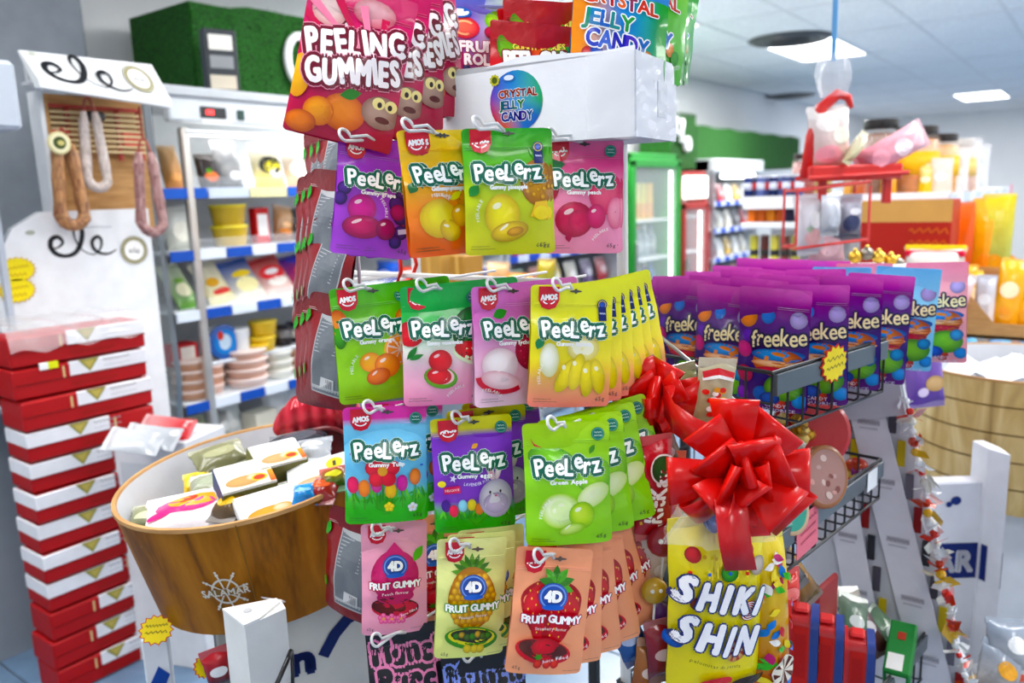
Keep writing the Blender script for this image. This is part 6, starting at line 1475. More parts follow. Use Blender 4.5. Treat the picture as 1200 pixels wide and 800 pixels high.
def snack_gift():
    A = Art().part('picture'); rnd = random.Random(14)
    for k in range(13): A.band([(-.18 + .03 * k, .84 + .03 * sin(k * 4)), (-.16 + .034 * k, 1.2 + .05 * sin(k * 3))], .02, ('f4e23a', 'e8d01a', 'c8b00e')[k % 3])
    for (x, y, r, c, c2) in ((-.08, 1.28, .075, '2a7ad0', '1a4a9a'), (-.32, 1.06, .07, 'c8202a', '8a0e18'), (.02, .86, .08, '4ab03a', '1f6a1c'), (.3, .9, .09, 'c8bcae', '8a7a6a'), (-.3, .62, .06, '8a3a1c', '4a1a0a'), (-.46, .24, .08, '2a6ad0', '1a3a80'), (.22, .48, .1, 'd8302a', '98141c'), (.2, 1.06, .06, 'd88a4a', 'a85a1c')): A.ell(x, y, r, r, c, c2, n=14)
    for k in range(4): A.ring(.22, .48, .02 + .022 * k, .01, 'f4f0ec', n=14)
    A.ell(.1, .12, .12, .12, 'e8c89a', 'b8844a'); 
    for k in range(8): q = pi * k / 4; A.fan([(.1, .12), (.1 + .11 * cos(q), .12 + .11 * sin(q)), (.1 + .11 * cos(q + .35), .12 + .11 * sin(q + .35))], 'a8401c')
    for k in range(16): A.ell(rnd.uniform(-.45, .4), rnd.uniform(.0, 1.3), .018, .018, ('d8302a', '2a6ad0', 'c89a1a')[k % 3], n=8, rings=1)
    A.ell(-.1, -.16, .16, .06, 'c8202a'); A.ell(-.02, -.26, .26, .08, 'd8a02a', 'a8701a'); A.ell(.24, -.22, .2, .05, '2a1a10')
    A.part('lettering')
    A.text('SHIKI', -.06, .66, .8, .25, 'f2f0f4', out=[(.036, '2a3468')], bold=.02, rot=-14, wob=[.1, 0, -.02, .02, .0], wobr=[0, 3, -2, 2, -3], shear=.12, gap=.34)
    A.text('SHIN', -.08, .28, .74, .27, 'f2f0f4', out=[(.036, '2a3468')], bold=.02, rot=-14, wob=[.1, 0, -.04, .0], wobr=[0, 3, -2, 2], shear=.12, gap=.34)
    A.part('small_print').text('palomitas de patata', -.1, .02, .5, .035, '5a5a1c', rot=-14, res=1)
    w = .155; top = at(836, 610, 1.05); t = bag(pose(top - Z * .29, 14, -1, 0), w, .29, .075, 'd4c60e', 'dccc14', 'snack_bag', 'yellow snack bag with white lettering and coloured sweets, below the big bow', 'bag', None, None, None, 3, mat=FILM)
    # lettering placed on the film's lower two thirds
    m = M(); S = pillow(m, w, .29, .075, lambda u, v, s: 'fff', seed=3)
    A.lay(lambda X, Y, e: (lambda p: (p[0], p[1], p[2]))(S(X, Y + .6, e + .001)), w, t, INK)
    # patterned side gusset
    rg = at(905, 622, 1.075); B = Art().part('picture')
    for k in range(60):
        c = ('c8202a', '2a7ad0', 'e8d01a', 'f0ece6', '4ab03a', 'b82a6a')[k % 6]; B.leaf(rnd.uniform(-.4, .3), rnd.uniform(.05, 4.0), .3, .16, rnd.uniform(0, 360), c)
    B.ell(.0, 1.3, .36, .36, 'e8e0d0', n=18)
    for k in range(8): q = pi * k / 4; B.fan([(0, 1.3), (.34 * cos(q), 1.3 + .34 * sin(q)), (.34 * cos(q + .35), 1.3 + .34 * sin(q + .35))], '5a2a1c')
    bag(pose(rg - Z * .29, 34, 2, 0), .066, .28, .05, 'b8182a', 'd8c42a', 'snack_bag', 'narrow red and yellow striped sweets bag just right of the yellow snack bag', 'bag', None, None, B, 9, mat=FILM)
    m = M()
    def fn(a, b):
        q = a * 2 * pi; z = b; r = .03 + .06 * (1 - z) ** 1.2; n = 1 + .13 * sin(7 * q + 3 * z) + .06 * sin(13 * q)
        return (r * n * cos(q) * 1.0, z * .1, r * n * sin(q) * .55)
    m.grid(fn, 36, 8, 'f0f0f2'); o = m.build('cellophane_neck', FOG, None, smooth=True, mw=pose(at(848, 622, 1.05), 14, 0, 0)); tag(o, 'gathered clear cellophane neck between the big bow and the yellow snack bag', 'cellophane')
snack_gift()

def net_goods():
    # tall clear gift bag of mixed sweets at the left of the bow bag
    def mw(px, py, Y, yaw=10, roll=0, pitch=0): return pose(at(px, py, Y), yaw, roll, pitch)
    A = Art().part('lettering'); A.text('KitKat', .0, .9, 1.2, .4, 'f8f4f0', out=[(.06, '98101a')], bold=.02, rot=78); A.part('picture'); A.ell(.2, 1.5, .3, .34, '2a5a2a', 'f'*3 and '1a3a1c'); A.ring(.2, 1.5, .3, .04, 'e8e0d8', 1.1); A.band([(-.4, .3), (.4, .36)], .08, 'd8a02a'); A.band([(.0, .2), (.46, .28)], .04, 'f0e8e0')
    bag(mw(768, 622, 1.09, 10, 3), .065, .135, .03, 'b01018', 'c8202a', 'wafer_bar', 'red wafer bar with upright white lettering in the tall clear gift bag', 'bar', 'sweets in the tall clear gift bag', None, A, 21)
    for k, (px, py, Y, w, h, c, c2, lab, roll) in enumerate(((784, 610, 1.14, .04, .1, 'd82a10', 'e85a1c', 'orange-red wrapped bar right of the red wafer bar', -4), (786, 560, 1.15, .06, .09, '2a5a2c', '8a1a20', 'dark green foil sweet above the red wafer bar', 20), (758, 536, 1.14, .07, .06, 'c8b83a', '8a8a2a', 'olive banana-shaped sweet at the top of the tall clear gift bag', 30), (778, 690, 1.11, .055, .075, 'e8c9a8', 'f0ded0', 'cream lollipop wrapper with a pink top in the tall clear gift bag', 6), (782, 702, 1.1, .034, .07, '4a86d0', '8ab4e4', 'blue wrapped sweet lower in the tall clear gift bag', -14), (756, 700, 1.12, .05, .09, '6a2040', '98304a', 'plum wrapped sweet at the left of the tall clear gift bag', 8), (764, 760, 1.09, .045, .08, '4a2a6a', '7a4a9a', 'violet wrapped sweet low in the tall clear gift bag', -20), (748, 768, 1.1, .05, .08, '2a4a8a', '4a7ac0', 'dark blue wrapped sweet low in the tall clear gift bag', 24), (778, 790, 1.07, .05, .08, '6a1420', 'a02430', 'crimson wrapped sweet at the bottom of the tall clear gift bag', 5), (756, 812, 1.08, .05, .08, '8a4a2a', 'b87a4a', 'brown wrapped sweet at the bottom of the tall clear gift bag', -8), (742, 640, 1.16, .04, .1, '7a1a20', 'a83040', 'dark red wrapped sweet behind the lime pouches', 10))):
        bag(mw(px, py, Y, 10, roll), w, h, .024, c, c2, 'wrapped_sweet', lab, 'sweet', 'sweets in the tall clear gift bag', [(0, h / w * .5, .3, .2, mix(c2, 'fff', .45))], seed=60 + k)
    # round faces printed on lollipops: plain discs with eyes
    for k, (px, py, Y, r, c, c2, lab) in enumerate(((777, 634, 1.08, .024, 'c81c2c', '8a0c1a', 'red round lollipop with two white dots in the tall clear gift bag'), (748, 640, 1.12, .016, 'c81c2c', '8a0c1a', 'small red ball sweet left of the red lollipop'), (767, 692, 1.07, .02, 'e8c02a', 'b88a10', 'yellow round lollipop with two white dots in the tall clear gift bag'))):
        q = at(px, py, Y); t = thing('lollipop', lab, 'lollipop', pose(q, 5, 0, 0), 'round lollipops in the tall clear gift bag')
        m = M(); m.ball((0, 0, 0), r, c, 16, 10, (1, 1, .6), c2); m.build('candy_disc', PLASTIC, t, smooth=True)
        m = M(); m.tube([(0, -r, 0), (-.004, -r - .06, 0)], .002, 6, 'eee'); m.build('stick', PLASTIC, t)
        if k != 1:
            m = M()
            for s in (-1, 1): m.ball((s * r * .3, r * .25, r * .55), r * .16, 'f4f4f4', 8, 6)
            m.build('eye_dots', PLASTIC, t)
    m = M()
    def fn(a, b):
        q = a * 2 * pi; z = b; r = .052 * (.35 + .65 * min(1, (1 - z) * 2.4)) ; n = 1 + .07 * sin(6 * q + 9 * z) + .04 * sin(11 * q + 17 * z)
        return (r * n * cos(q), -.33 + .38 * z, r * n * sin(q) * .8)
    m.grid(fn, 30, 20, 'fff'); o = m.build('clear_gift_bag', CLEAR, None, smooth=True, mw=pose(at(766, 545, 1.13), 10, 2, 0)); tag(o, 'tall clear gift bag of mixed sweets, hanging left of the yellow snack bag', 'bag')
    # small packet peeping up at the basket's corner
    A = Art().part('picture'); rnd = random.Random(3)
    for k in range(18): A.ell(rnd.uniform(-.3, .3), rnd.uniform(.2, .9), .09, .07, ('d8302a', 'f0e8e0', 'e8a02a')[k % 3], n=8, rings=1)
    A.band([(-.4, 1.2), (0, 1.3), (.4, 1.2)], .16, 'c8202a'); A.band([(-.4, 1.1), (0, 1.18), (.4, 1.1)], .08, 'f0f0ee')
    bag(mw(833, 494, 1.13, 8, -6), .06, .085, .02, 'a89a6a', 'c8bfa0', 'sweet_packet', 'clear packet of red and white sweets poking up behind the bow', 'packet', None, None, A, 31)
    bag(mw(806, 486, 1.16, 8, 10), .05, .07, .02, '5a5a34', '8a8a5a', 'sweet_packet', 'olive packet beside the red and white sweets packet', 'packet', None, None, None, 32)
    bag(mw(786, 452, 1.17, 8, 60), .06, .05, .02, '3a4a6a', '7a8aa8', 'sweet_packet', 'blue grey packet lying above the smaller bow', 'packet', None, None, None, 33)
net_goods()
# ================================================================== LEFT FRONT: BARREL BIN
def barrel(mw, r0, r1, h, mat, label, n=40, name='barrel_bin'):
    """open drum, r0 at the bottom, r1 at the rim"""
    t = thing(name, label, 'bin', mw)
    m = M(); m.lathe([(r0, 0), (r1, h)], n, 'fff', caps=False); m.build('outer_wall', mat, t, smooth=True)
    m = M(); m.lathe([(r1 - .008, h), (r0 - .01, .02), (.001, .018)], n, 'd4d6dc', caps=False); m.build('inner_wall', CARD, t, smooth=False, angle=40)
    m = M(); m.lathe([(r1 - .008, h), (r1 - .006, h + .004), (r1 + .001, h + .004), (r1 + .0015, h - .003)], n, 'b8956a', caps=False); m.build('raw_rim', KRAFT, t)
    m = M(); m.lathe([(.001, 0), (r0, 0)], n, 'c9a877', caps=False); m.build('bottom_board', KRAFT, t)
    return t
BH = .215; BR0 = .216; BR1 = .247
_n = (Z - R0 * .096 - F0 * .07).normalized(); _x = (R0 - _n * R0.dot(_n)).normalized(); _y = _n.cross(_x)
BM = Matrix((_x, _y, _n)).transposed().to_4x4(); BM.translation = W(-.509, 1.462, 1.0) - _n * BH
BMI = BM.inverted(); BC = W(-.49, 1.48, 0); BZ0 = .78
def drum_ray(px, py):
    o = BMI @ Vector((0, 0, EYE)); d = BMI.to_3x3() @ (at(px, py, 1.0) - Vector((0, 0, EYE))); return o, d
def on_drum(px, py, z):
    """local point at height z in the drum"""
    o, d = drum_ray(px, py); return o + d * ((z - o.z) / d.z)
def left_barrel():
    t = barrel(BM, BR0, BR1, BH, OAK, 'wood-print round barrel bin with a white ship wheel, heaped with packets', 56)
    h = BH
    def cyl(px, py):
        """angle and height on the drum's front that a pixel sees"""
        o, d = drum_ray(px, py); k = .8
        for i in range(2000):
            p = o + d * k
            if hypot(p.x, p.y) < BR0 + (BR1 - BR0) * p.z / h: break
            k += .0005
        return atan2(p.y, p.x), p.z
    a, z = cyl(265, 692)
    def surf(x, y, e):
        zz = z + y; r = BR0 + (BR1 - BR0) * zz / h + e + .0012; q = a + x / BR1
        return (r * cos(q), r * sin(q), zz)
    A = Art().part('ship_wheel'); c = 'ded9cc'; k = .001
    A.ring(0, 0, .024, .004, c); A.ring(0, 0, .0325, .0028, c) if False else None; A.ell(0, 0, .006, .006, c)
    for i in range(8):
        q = pi * i / 4 + .2; A.band([(.005 * cos(q), .005 * sin(q)), (.034 * cos(q), .034 * sin(q))], .003, c); A.ell(.035 * cos(q), .035 * sin(q), .0032, .0032, c, n=8, rings=1); A.ell(.0405 * cos(q), .0405 * sin(q), .0024, .0024, c, n=8, rings=1)
    A.rect(0, 0, .06, .012, '8a6a3a', nx=8); A.text('SALAMAR', 0, 0, .086, .013, 'e2ded2', bold=.0007); A.lay(surf, 1, t, CARD)
    # vertical seam and a torn paper flap
    a2, z2 = cyl(283, 640); m = M()
    m.tube([((BR0 + .0012) * cos(a2), (BR0 + .0012) * sin(a2), .002), ((BR1 + .0012) * cos(a2), (BR1 + .0012) * sin(a2), h)], .0012, 5, '8a6433'); m.build('seam', CARD, t)
    a3, z3 = cyl(318, 699); m = M(); r = BR0 + (BR1 - BR0) * z3 / h; pts = []
    for i in range(7): q = a3 - .07 + .16 * i / 6; pts.append(Vector(((r + .003 + .006 * i / 6) * cos(q), (r + .003 + .006 * i / 6) * sin(q), z3 + .006 - .003 * i)))
    m.tube(pts, [.001, .0016, .002, .0026, .003, .003, .001], 6, 'e8dfe0'); m.build('torn_flap', PAPER, t, smooth=True)
    
left_barrel()
def barrel_goods():
    def packet_art(base, pic, burst_=True, txt=True):
        A = Art().part('printed_panel'); a = .7; A.rect(0, .35, .98, .68, base); A.rect(0, .53, .98, .32, 'ecebe8')
        A.ell(-.06, .2, .34, .13, pic, mix(pic, '000', .25)); A.ell(.14, .24, .16, .09, mix(pic, 'fff', .4), pic)
        if burst_: A.ell(.22, .2, .15, .09, 'e8b81a'); A.ell(.22, .2, .11, .06, 'e03a1c'); A.rect(.44, .18, .1, .3, 'e8521c', 0, 1, 1, 'f09a2a')
        if txt:
            for k in range(3): A.text('pate fino', .08, .62 - .07 * k, .4 - .06 * k, .03, '6a86b8', res=1)
        return A
    boxes = ((287, 556, .03, .095, .07, .05, 'e8dccb', 'c9a06a', 30, 26, 4, 'white carton of sandwich slices with a blue side, topmost left in the barrel bin', '25406e'), (325, 530, .04, .09, .07, .045, 'e8dccb', 'd0a878', 34, 24, 6, 'white carton of sandwich slices with orange corner, farther back in the barrel bin', '6a6a34'), (375, 556, .0, .12, .085, .03, 'e6dccb', 'd8b48a', 14, 22, -6, 'white carton with a yellow disc, at the right of the barrel bin', '2a5a58'), (318, 592, -.005, .11, .075, .02, 'eceaea', 'd89a3a', 30, 24, 2, 'white carton with golden food picture at the front rim of the barrel bin', 'd8d8d8'), (222, 588, -.035, .085, .06, .03, 'dfe0e2', 'b8bab0', 20, 10, 0, 'white carton with small print at the left of the barrel bin', 'c8cacc'))
    for k, (px, py, z, w, d, h, base, pic, rz, tx, ty, lab, side) in enumerate(boxes):
        P = on_drum(px, py, BH + z); mw = BM @ Matrix.Translation(P) @ Matrix.Rotation(radians(rz), 4, 'Z') @ Matrix.Rotation(radians(tx), 4, 'X') @ Matrix.Rotation(radians(ty), 4, 'Y') @ Matrix.Translation((0, 0, -h))
        A = packet_art(base, pic, k < 2, k < 4)
        if k == 2: A.part('yellow_disc'); A.ell(.24, .5, .13, .12, 'f4d21a', n=18); A.text('1', .24, .5, .05, .12, '3a3a1a'); A.ell(.3, .2, .12, .07, '3f9a3a'); A.ell(.42, .14, .1, .08, 'd8402a')
        carton(mw, w, d, h, 'e6e4e2', 'slice_carton', lab, 'carton', 'cartons heaped in the barrel bin', [('side_print', 'f', .5, .5, .98, .9, '6f6b3e' if k < 2 else side), ('side_print', 'l', .5, .5, .98, .9, side), ('side_print', 'r', .5, .5, .98, .9, mix(side, 'c8b040', .3))], [('t', A)])
    bags = ((220, 602, -.02, .15, .09, 'ece4e6', 'e8d8dc', [(0, .34, .34, .12, 'e0407a'), (.1, .4, .3, .1, 'e89a3a'), (.02, .44, .12, .06, 'd83a1c'), (-.3, .25, .14, .05, 'd83a78')], 14, 'white packet with pink and orange flowers at the front left of the barrel bin'), (250, 572, -.02, .09, .07, '8a8f7a', 'a8ac98', [(0, .4, .3, .2, '9aa08a')], 15, 'khaki foil packet in the barrel bin left of the white cartons'), (240, 584, -.02, .08, .06, '9a9f8c', 'b4b8a6', [(0, .4, .3, .15, '858a74')], -18, 'pale khaki foil packet behind the flowered packet'), (258, 536, -.01, .11, .07, '6a6a48', '8a8a68', [(0, .3, .3, .12, '9a9a78')], 34, 'olive flat packet at the back left inside the barrel bin'), (230, 567, -.03, .05, .05, 'e8c01a', 'f0d43a', [(0, .5, .2, .2, 'c89a10')], 20, 'small yellow packet at the left of the barrel bin'), (176, 608, -.05, .08, .06, '7a7c5c', '9c9e7e', [(0, .3, .3, .12, 'b8ba9a')], 8, 'olive packet low at the left rim of the barrel bin'), (270, 594, -.01, .06, .05, '4a3a24', '7a5a2a', [(0, .4, .3, .2, 'c8a01c')], -20, 'brown and yellow packet at the middle of the barrel bin'), (270, 582, -.01, .055, .05, 'dfe2ea', 'c8cede', [(0, .4, .3, .2, '2a3a78')], 30, 'white and navy packet below the left slice carton'), (352, 520, .01, .12, .06, '22242a', '3a3c44', [(0, .3, .3, .12, '4a4c54')], 16, 'black tray packet at the back of the barrel bin'), (368, 527, .02, .07, .045, 'c8ccd2', '9aa0a8', [(0, .3, .3, .1, 'eceef0')], 4, 'grey label packet on the black tray in the barrel bin'), (358, 580, .0, .045, .035, '3a86c8', '5aa4e0', [(0, .3, .3, .1, '8ac0ea')], 6, 'small light blue packet at the right rim of the barrel bin'), (380, 575, .0, .055, .045, '8a1c1c', 'b83a2a', [(0, .4, .3, .15, 'd86a4a')], -10, 'dark red packet at the right rim of the barrel bin'), (392, 562, .01, .05, .045, '3f7a2a', 'c83a1c', [(0, .4, .3, .15, 'd8d23a')], 14, 'green and red packet at the right of the barrel bin'))
    for k, (px, py, z, w, h, c1, c2, pt, rl, lab) in enumerate(bags):
        P = on_drum(px, py, BH + z); m = BM @ Matrix.Translation(P) @ Matrix.Rotation(radians(rl), 4, 'Z') @ Matrix.Rotation(radians(20), 4, 'X') @ Matrix.Translation((0, -h / 2, 0))
        bag(m, w, h, .035, c1, c2, 'food_packet', lab, 'packet', 'packets heaped in the barrel bin', pt, seed=80 + k)
    # lower layer that fills the drum
    rnd = random.Random(5)
    for k in range(18):
        q = 2.4 * k; r = .18 * sqrt((k + .5) / 18); c = ('8a8f7a', 'c8cace', '5a5a48', 'd0ccc0', '2a3a5a', '9a7a4a')[k % 6]
        m = BM @ Matrix.Translation((r * cos(q), r * sin(q), BH - .075)) @ Matrix.Rotation(q * 1.7, 4, 'Z') @ Matrix.Rotation(radians(rnd.uniform(-8, 8)), 4, 'X') @ Matrix.Translation((0, -.05, 0))
        bag(m, .11, .1, .05, c, mix(c, 'fff', .2), 'food_packet', 'dull %s packet buried low in the barrel bin, %s of its colour' % (('khaki', 'silver', 'dark olive', 'cream', 'navy', 'tan')[k % 6], ORD[k // 6]), 'packet', 'buried packets in the barrel bin', None, seed=120 + k)
barrel_goods()

def red_bag():
    """quilted red foil balloon-like bag behind the barrel, against the stand"""
    a = on_h(322, 500, .99); P = at(372, 512, 1.62)
    t = thing('red_foil_bag', 'shiny red ribbed foil bag behind the barrel bin', 'bag', pose(P, 10, 0, 0)); m = M()
    def fn(u, v):
        q = u * 2 * pi; b = v; w = sin(pi * b) ** .5
        x = -.09 + .2 * b; r = .05 * w * (1 + .1 * abs(sin(pi * b * 7)))
        return (x, .055 - .03 * (2 * b - 1) ** 2 + r * cos(q), r * sin(q) * .8 + .0)
    m.grid(fn, 20, 56, lambda u, v: mix('a80e20', 'd8263a', .5 + .5 * sin(v * 44))); m.build('foil_skin', vmat('red_foil', .18, .7, metal=.35, bump=.3, bscale=40), t, smooth=True)
    A = P + Vector((0, 0, 0)); m = M(); m.tube([(.02 + .05 * cos(2 * pi * k / 24), -.01 + .045 * sin(2 * pi * k / 24), .06) for k in range(24)], .006, 8, '6a1a20', closed=True); m.build('ring_handle', PLASTIC, t, smooth=True)
    S = (lambda x, y, e: (x, y, .048 + e)); B = Art().part('printed_patch'); B.ell(.02, -.01, .045, .04, '7a2a2a', '4a1418'); B.leaf(-.01, .01, .03, .014, 40, '3f8a2a'); B.leaf(.02, .0, .03, .014, 120, '3f8a2a'); B.lay(S, 1, t, INK)
red_bag()

def barrel_supports():
    # white cardboard pedestal with blue lettering under the bin, and the white corner post in front of it
    e = .003; z1 = BZ0 - .002
    t = thing('bin_pedestal', 'white cardboard pedestal with dark blue lettering under the barrel bin', 'pedestal', upright(Vector((BC.x, BC.y, 0)), 20, True))
    m = M(); m.box((0.02, 0.0, z1 / 2), (.27, .26, z1), 'c9c9c4', .004); m.build('pedestal_body', CARD, t)
    A = Art().part('blue_lettering'); A.text('in', -.0, .655, .06, .06, '14235c', bold=.006); A.band([(.05, .65), (.075, .69), (.1, .715), (.135, .73)], .022, '14235c')
    A.lay(lambda x, y, e: (x + .02, -.131 - e, y), 1, t, CARD)
    m = M(); m.box((-.117, -.02, z1 / 2), (.004, .2, z1 - .01), '9a9ea4'); m.build('grey_side_panel', CARD, t)
    P = at(298, 745, 1.15)
    c = thing('corner_post', 'white folded cardboard post standing in front of the barrel bin', 'post', upright(Vector((P.x, P.y, 0)), 12, True)); zt = at(300, 722, 1.15).z
    m = M(); pts = [(-.048, .03), (-.008, -.03), (.05, .012), (.04, .045)]
    m.prism(pts, 0, zt, 'e6e6e4'); m.build('post_body', CARD, c)
    m = M(); m.prism([(-.049, .032), (-.009, -.031), (.012, -.016), (.04, .03), (.034, .044)], zt, zt + .004, 'f2f2f0'); m.build('top_flap', CARD, c)
    m = M(); m.lathe([(.007, zt + .004), (.006, zt + .0065), (.002, zt + .007)], 12, 'c9c9cc', cx=-.008, cy=.012); m.build('rivet', PLASTIC, c, angle=40)
    # blue and white strut at the left with the starburst, cables
    Q = at(188, 795, 1.45); m = M(); sn = thing('striped_strut', 'white and blue striped cardboard strut at the left of the barrel bin', 'strut', Vector((Q.x, Q.y, 0)))
    zz = at(182, 745, 1.45).z
    m.tf = Matrix.Rotation(YAW + .2, 4, 'Z'); m.box((0, 0, zz / 2), (.05, .02, zz), 'e4e6ea', .003); m.build('strut_body', CARD, sn)
    for k in range(6):
        m = M(); m.tf = Matrix.Rotation(YAW + .2, 4, 'Z'); z = zz - .06 - .1 * k; m.prism([(-.024, z - .05), (-.002, z - .07), (.022, z - .02), (.002, z)], -.0125, -.0105, '2a4a9a', axis=1); m.build('blue_stripe', CARD, sn)
    burst(facing(at(183, 738, 1.3), eye, -12), 'yellow and red starburst sign tucked under the left edge of the barrel bin', .027, ['LEONESA', 'Queso'], w2=1.1)
    burst(facing(at(240, 780, 1.3), eye + R0, -60), 'small yellow starburst sign under the barrel bin beside the white post', .022, ['1,20'])
    bag(pose(at(262, 800, 1.28), 20, 10, 0), .05, .06, .02, '2a2a2e', 'c8202a', 'food_packet', 'red, white and black packet under the barrel bin left of the white post', 'packet', None, [(0, .6, .3, .2, 'e8e8e8')], seed=77)
    for (pts, r, lab) in (([(341, 762, 1.16), (336, 775, 1.14), (325, 800, 1.12), (312, 830, 1.1)], .004, 'black cable sloping behind the white post'), ([(342, 762, 1.17), (343, 790, 1.16), (343, 830, 1.15)], .003, 'black cable hanging straight down behind the white post')):
        m = M(); m.tube([at(*p) for p in pts], r, 8, '0c0c10'); tag(m.build('cable', PLASTIC, None, smooth=True), lab, 'cable')
    # clutter behind the carton stack and barrel: white boxes on the floor
    carton(upright(on_h(195, 505, .78) - Z * .78, 20), .3, .2, .78, 'dcdde0', 'storage_carton', 'tall white carton behind the barrel bin, against the chiller', 'carton', None, [('side_print', 'f', .5, .8, .7, .2, 'c8ccd0')])
    for k, (px, py, c) in enumerate(((222, 504, 'b82a30'), (205, 515, 'a4a8ae'), (185, 520, 'b0b4ba'))):
        bag(pose(on_h(px, py, .8) , 20, 70, 60), .1, .14, .03, c, mix(c, 'fff', .3), 'food_packet', ['red packet lying on the tall white carton by the chiller', 'white film packet on the tall white carton by the chiller', 'clear white packet on the edge of the tall carton by the red stack'][k], 'packet', None, None, seed=90 + k)
    jar(Matrix.Translation(on_h(12, 572, .55)), .05, .16, 'dfe6ea', 'a8742a', '2a2420', 'preserve_jar', 'amber jar at the left edge beside the red carton stack', 'jar', None, None)
    jar(Matrix.Translation(on_h(16, 676, .25)), .05, .16, 'dfe6ea', '5a4a2a', '2a2420', 'preserve_jar', 'dark jar lower at the left edge beside the red carton stack', 'jar', None, 'c8b43a')
    R_ = thing('side_rack', 'white shelf rack at the left edge holding jars beside the red stack', 'rack', Vector((on_h(12, 572, .55).x, on_h(12, 572, .55).y, 0))); 
    for z in (.02, .24, .54, .84):
        m = M(); m.box((-.02, -.03, z), (.2, .24, .014), 'dfe3e8', .003); m.build('shelf', PAINT, R_)
    for (x, y) in ((-.11, -.14), (.07, -.14), (-.11, .08), (.07, .08)): m = M(); m.box((x, y, .43), (.014, .014, .86), 'dfe3e8', .002); m.build('upright', PAINT, R_)
barrel_supports()
# ================================================================== FAR WALL: FRIDGES AND TURF SIGNS
def fridge_door(y0, y1, zt, frame, name, label, header=None, sign=None):
    x = -3.0; yc = (y0 + y1) / 2; w = y1 - y0; t = thing(name, label, 'fridge', Vector((x - .35, yc, 0)))
    def part(nm, mat, fn, par=None):
        m = M(); fn(m); return m.build(nm, mat, par or t)
    part('cabinet', PAINT, lambda m: (m.box((-.32, 0, zt / 2), (.05, w, zt), frame, .004), m.box((0, -w / 2 + .02, zt / 2), (.66, .04, zt), frame, .006), m.box((0, w / 2 - .02, zt / 2), (.66, .04, zt), frame, .006), m.box((0, 0, .1), (.66, w, .2), frame, .006), m.box((0, 0, zt - .04), (.66, w, .08), frame, .006)))
    hz = zt - (.28 if header else .06)
    if header: part('header_sign', BACKLIT, lambda m: m.box((.34, 0, zt - .14), (.03, w * .9, .2), header, .01))
    d = part('door', PAINT, lambda m: (m.box((.345, -w / 2 + .03, hz / 2 + .1), (.03, .06, hz - .2), frame, .004), m.box((.345, w / 2 - .03, hz / 2 + .1), (.03, .06, hz - .2), frame, .004), m.box((.345, 0, hz - .02), (.03, w, .06), frame, .004), m.box((.345, 0, .22), (.03, w, .06), frame, .004)))
    part('door_glass', GLASS, lambda m: m.box((.345, 0, hz / 2 + .1), (.008, w - .12, hz - .22), 'fff'), d)
    part('handle', METAL, lambda m: m.box((.375, -w / 2 + .035, hz * .55), (.02, .02, .3), 'ccc', .004), d)
    zs = [.3, .62, .94, 1.26]
    for z in zs: part('shelf', PAINT, lambda m: m.box((.02, 0, z), (.56, w - .09, .014), 'e4eaec', .003))
    part('light_strip', LAMP, lambda m: m.box((.29, w / 2 - .055, hz / 2 + .1), (.012, .02, hz - .35), 'fff'))
    return t, Vector((x - .35, yc, 0)), zs, w
FT, FO, FZ, FW = fridge_door(5.59, 6.46, 1.8, '1c8a2c', 'green_fridge', 'tall glass-door fridge with a bright green frame by the far wall')
RT, RO, RZ, RW = fridge_door(6.52, 7.08, 1.66, 'a02a22', 'red_fridge', 'slim red-framed drinks fridge with a lit header, right of the green fridge', 'f4b08a')
def bottle(P, r, h, c, cap, name, label, group, lab=None):
    t = thing(name, label, 'bottle', P, group); m = M(); m.lathe([(r * .9, 0), (r, .01), (r, h * .6), (r * .36, h * .84), (r * .34, h * .95)], 14, c); m.build('bottle_body', PLASTIC, t, angle=50)
    m = M(); m.lathe([(r * .4, h * .94), (r * .4, h), (r * .3, h * 1.003)], 12, cap); m.build('cap', PLASTIC, t, angle=40)
    if lab: m = M(); m.lathe([(r * 1.01, h * .2), (r * 1.01, h * .5)], 14, lab); m.build('wrap_label', CARD, t, smooth=True)
rnd = random.Random(77)
SHN = ['lowest', 'second', 'third', 'top']
for si, z in enumerate(FZ):
    for k in range(6):
        y = FO.y - FW / 2 + .13 + .12 * k
        c = (('2a4a9a', '8a2a4a', '3a6ac0', 'd8d8e0', '4a2a6a', '2a6ab0'), ('2a4a9a', '8a2a4a', '3a6ac0', 'd8d8e0', '4a2a6a', '2a6ab0'), ('9ab0b8', '8aa0a8', 'b0c0c8', '9aa8b0', 'a8b8c0', '8a98a0'), ('e8d84a', 'b8d06a', 'f0e48a', 'd8c83a', 'e8b84a', 'c8d88a'))[si][k]
        if si < 3: bottle(Vector((FO.x + .14, y, z + .008)), .042, .26, c, ('d83a2a', 'eee', '2a4a9a')[k % 3], 'drink_bottle', 'drink bottle, %s from the left on the %s shelf of the green fridge' % (ORD[k], SHN[si]), 'bottles in the green fridge', mix(c, 'fff', .4))
        elif k < 5: carton(upright((FO.x + .15, y + .02, z + .008), 90), .1, .08, .3, c, 'juice_carton', 'yellow juice carton, %s from the left on the top shelf of the green fridge' % ORD[k], 'carton', 'juice cartons in the green fridge', [('orange_panel', 'f', .5, .25, .9, .4, 'e89a2a')])
for si, z in enumerate(RZ[:4]):
    for k in range(4): bottle(Vector((RO.x + .14, RO.y - RW / 2 + .11 + .11 * k, z + .008)), .04, .24, ('e8e4e0', 'c8d8e0', 'e0d0c8', 'b8c8d0')[k], 'c82a1c', 'drink_bottle', 'pale drink bottle, %s from the left on the %s shelf of the red fridge' % (ORD[k], SHN[si]), 'bottles in the red fridge', 'd8402a' if k % 2 else 'f0e0d8')

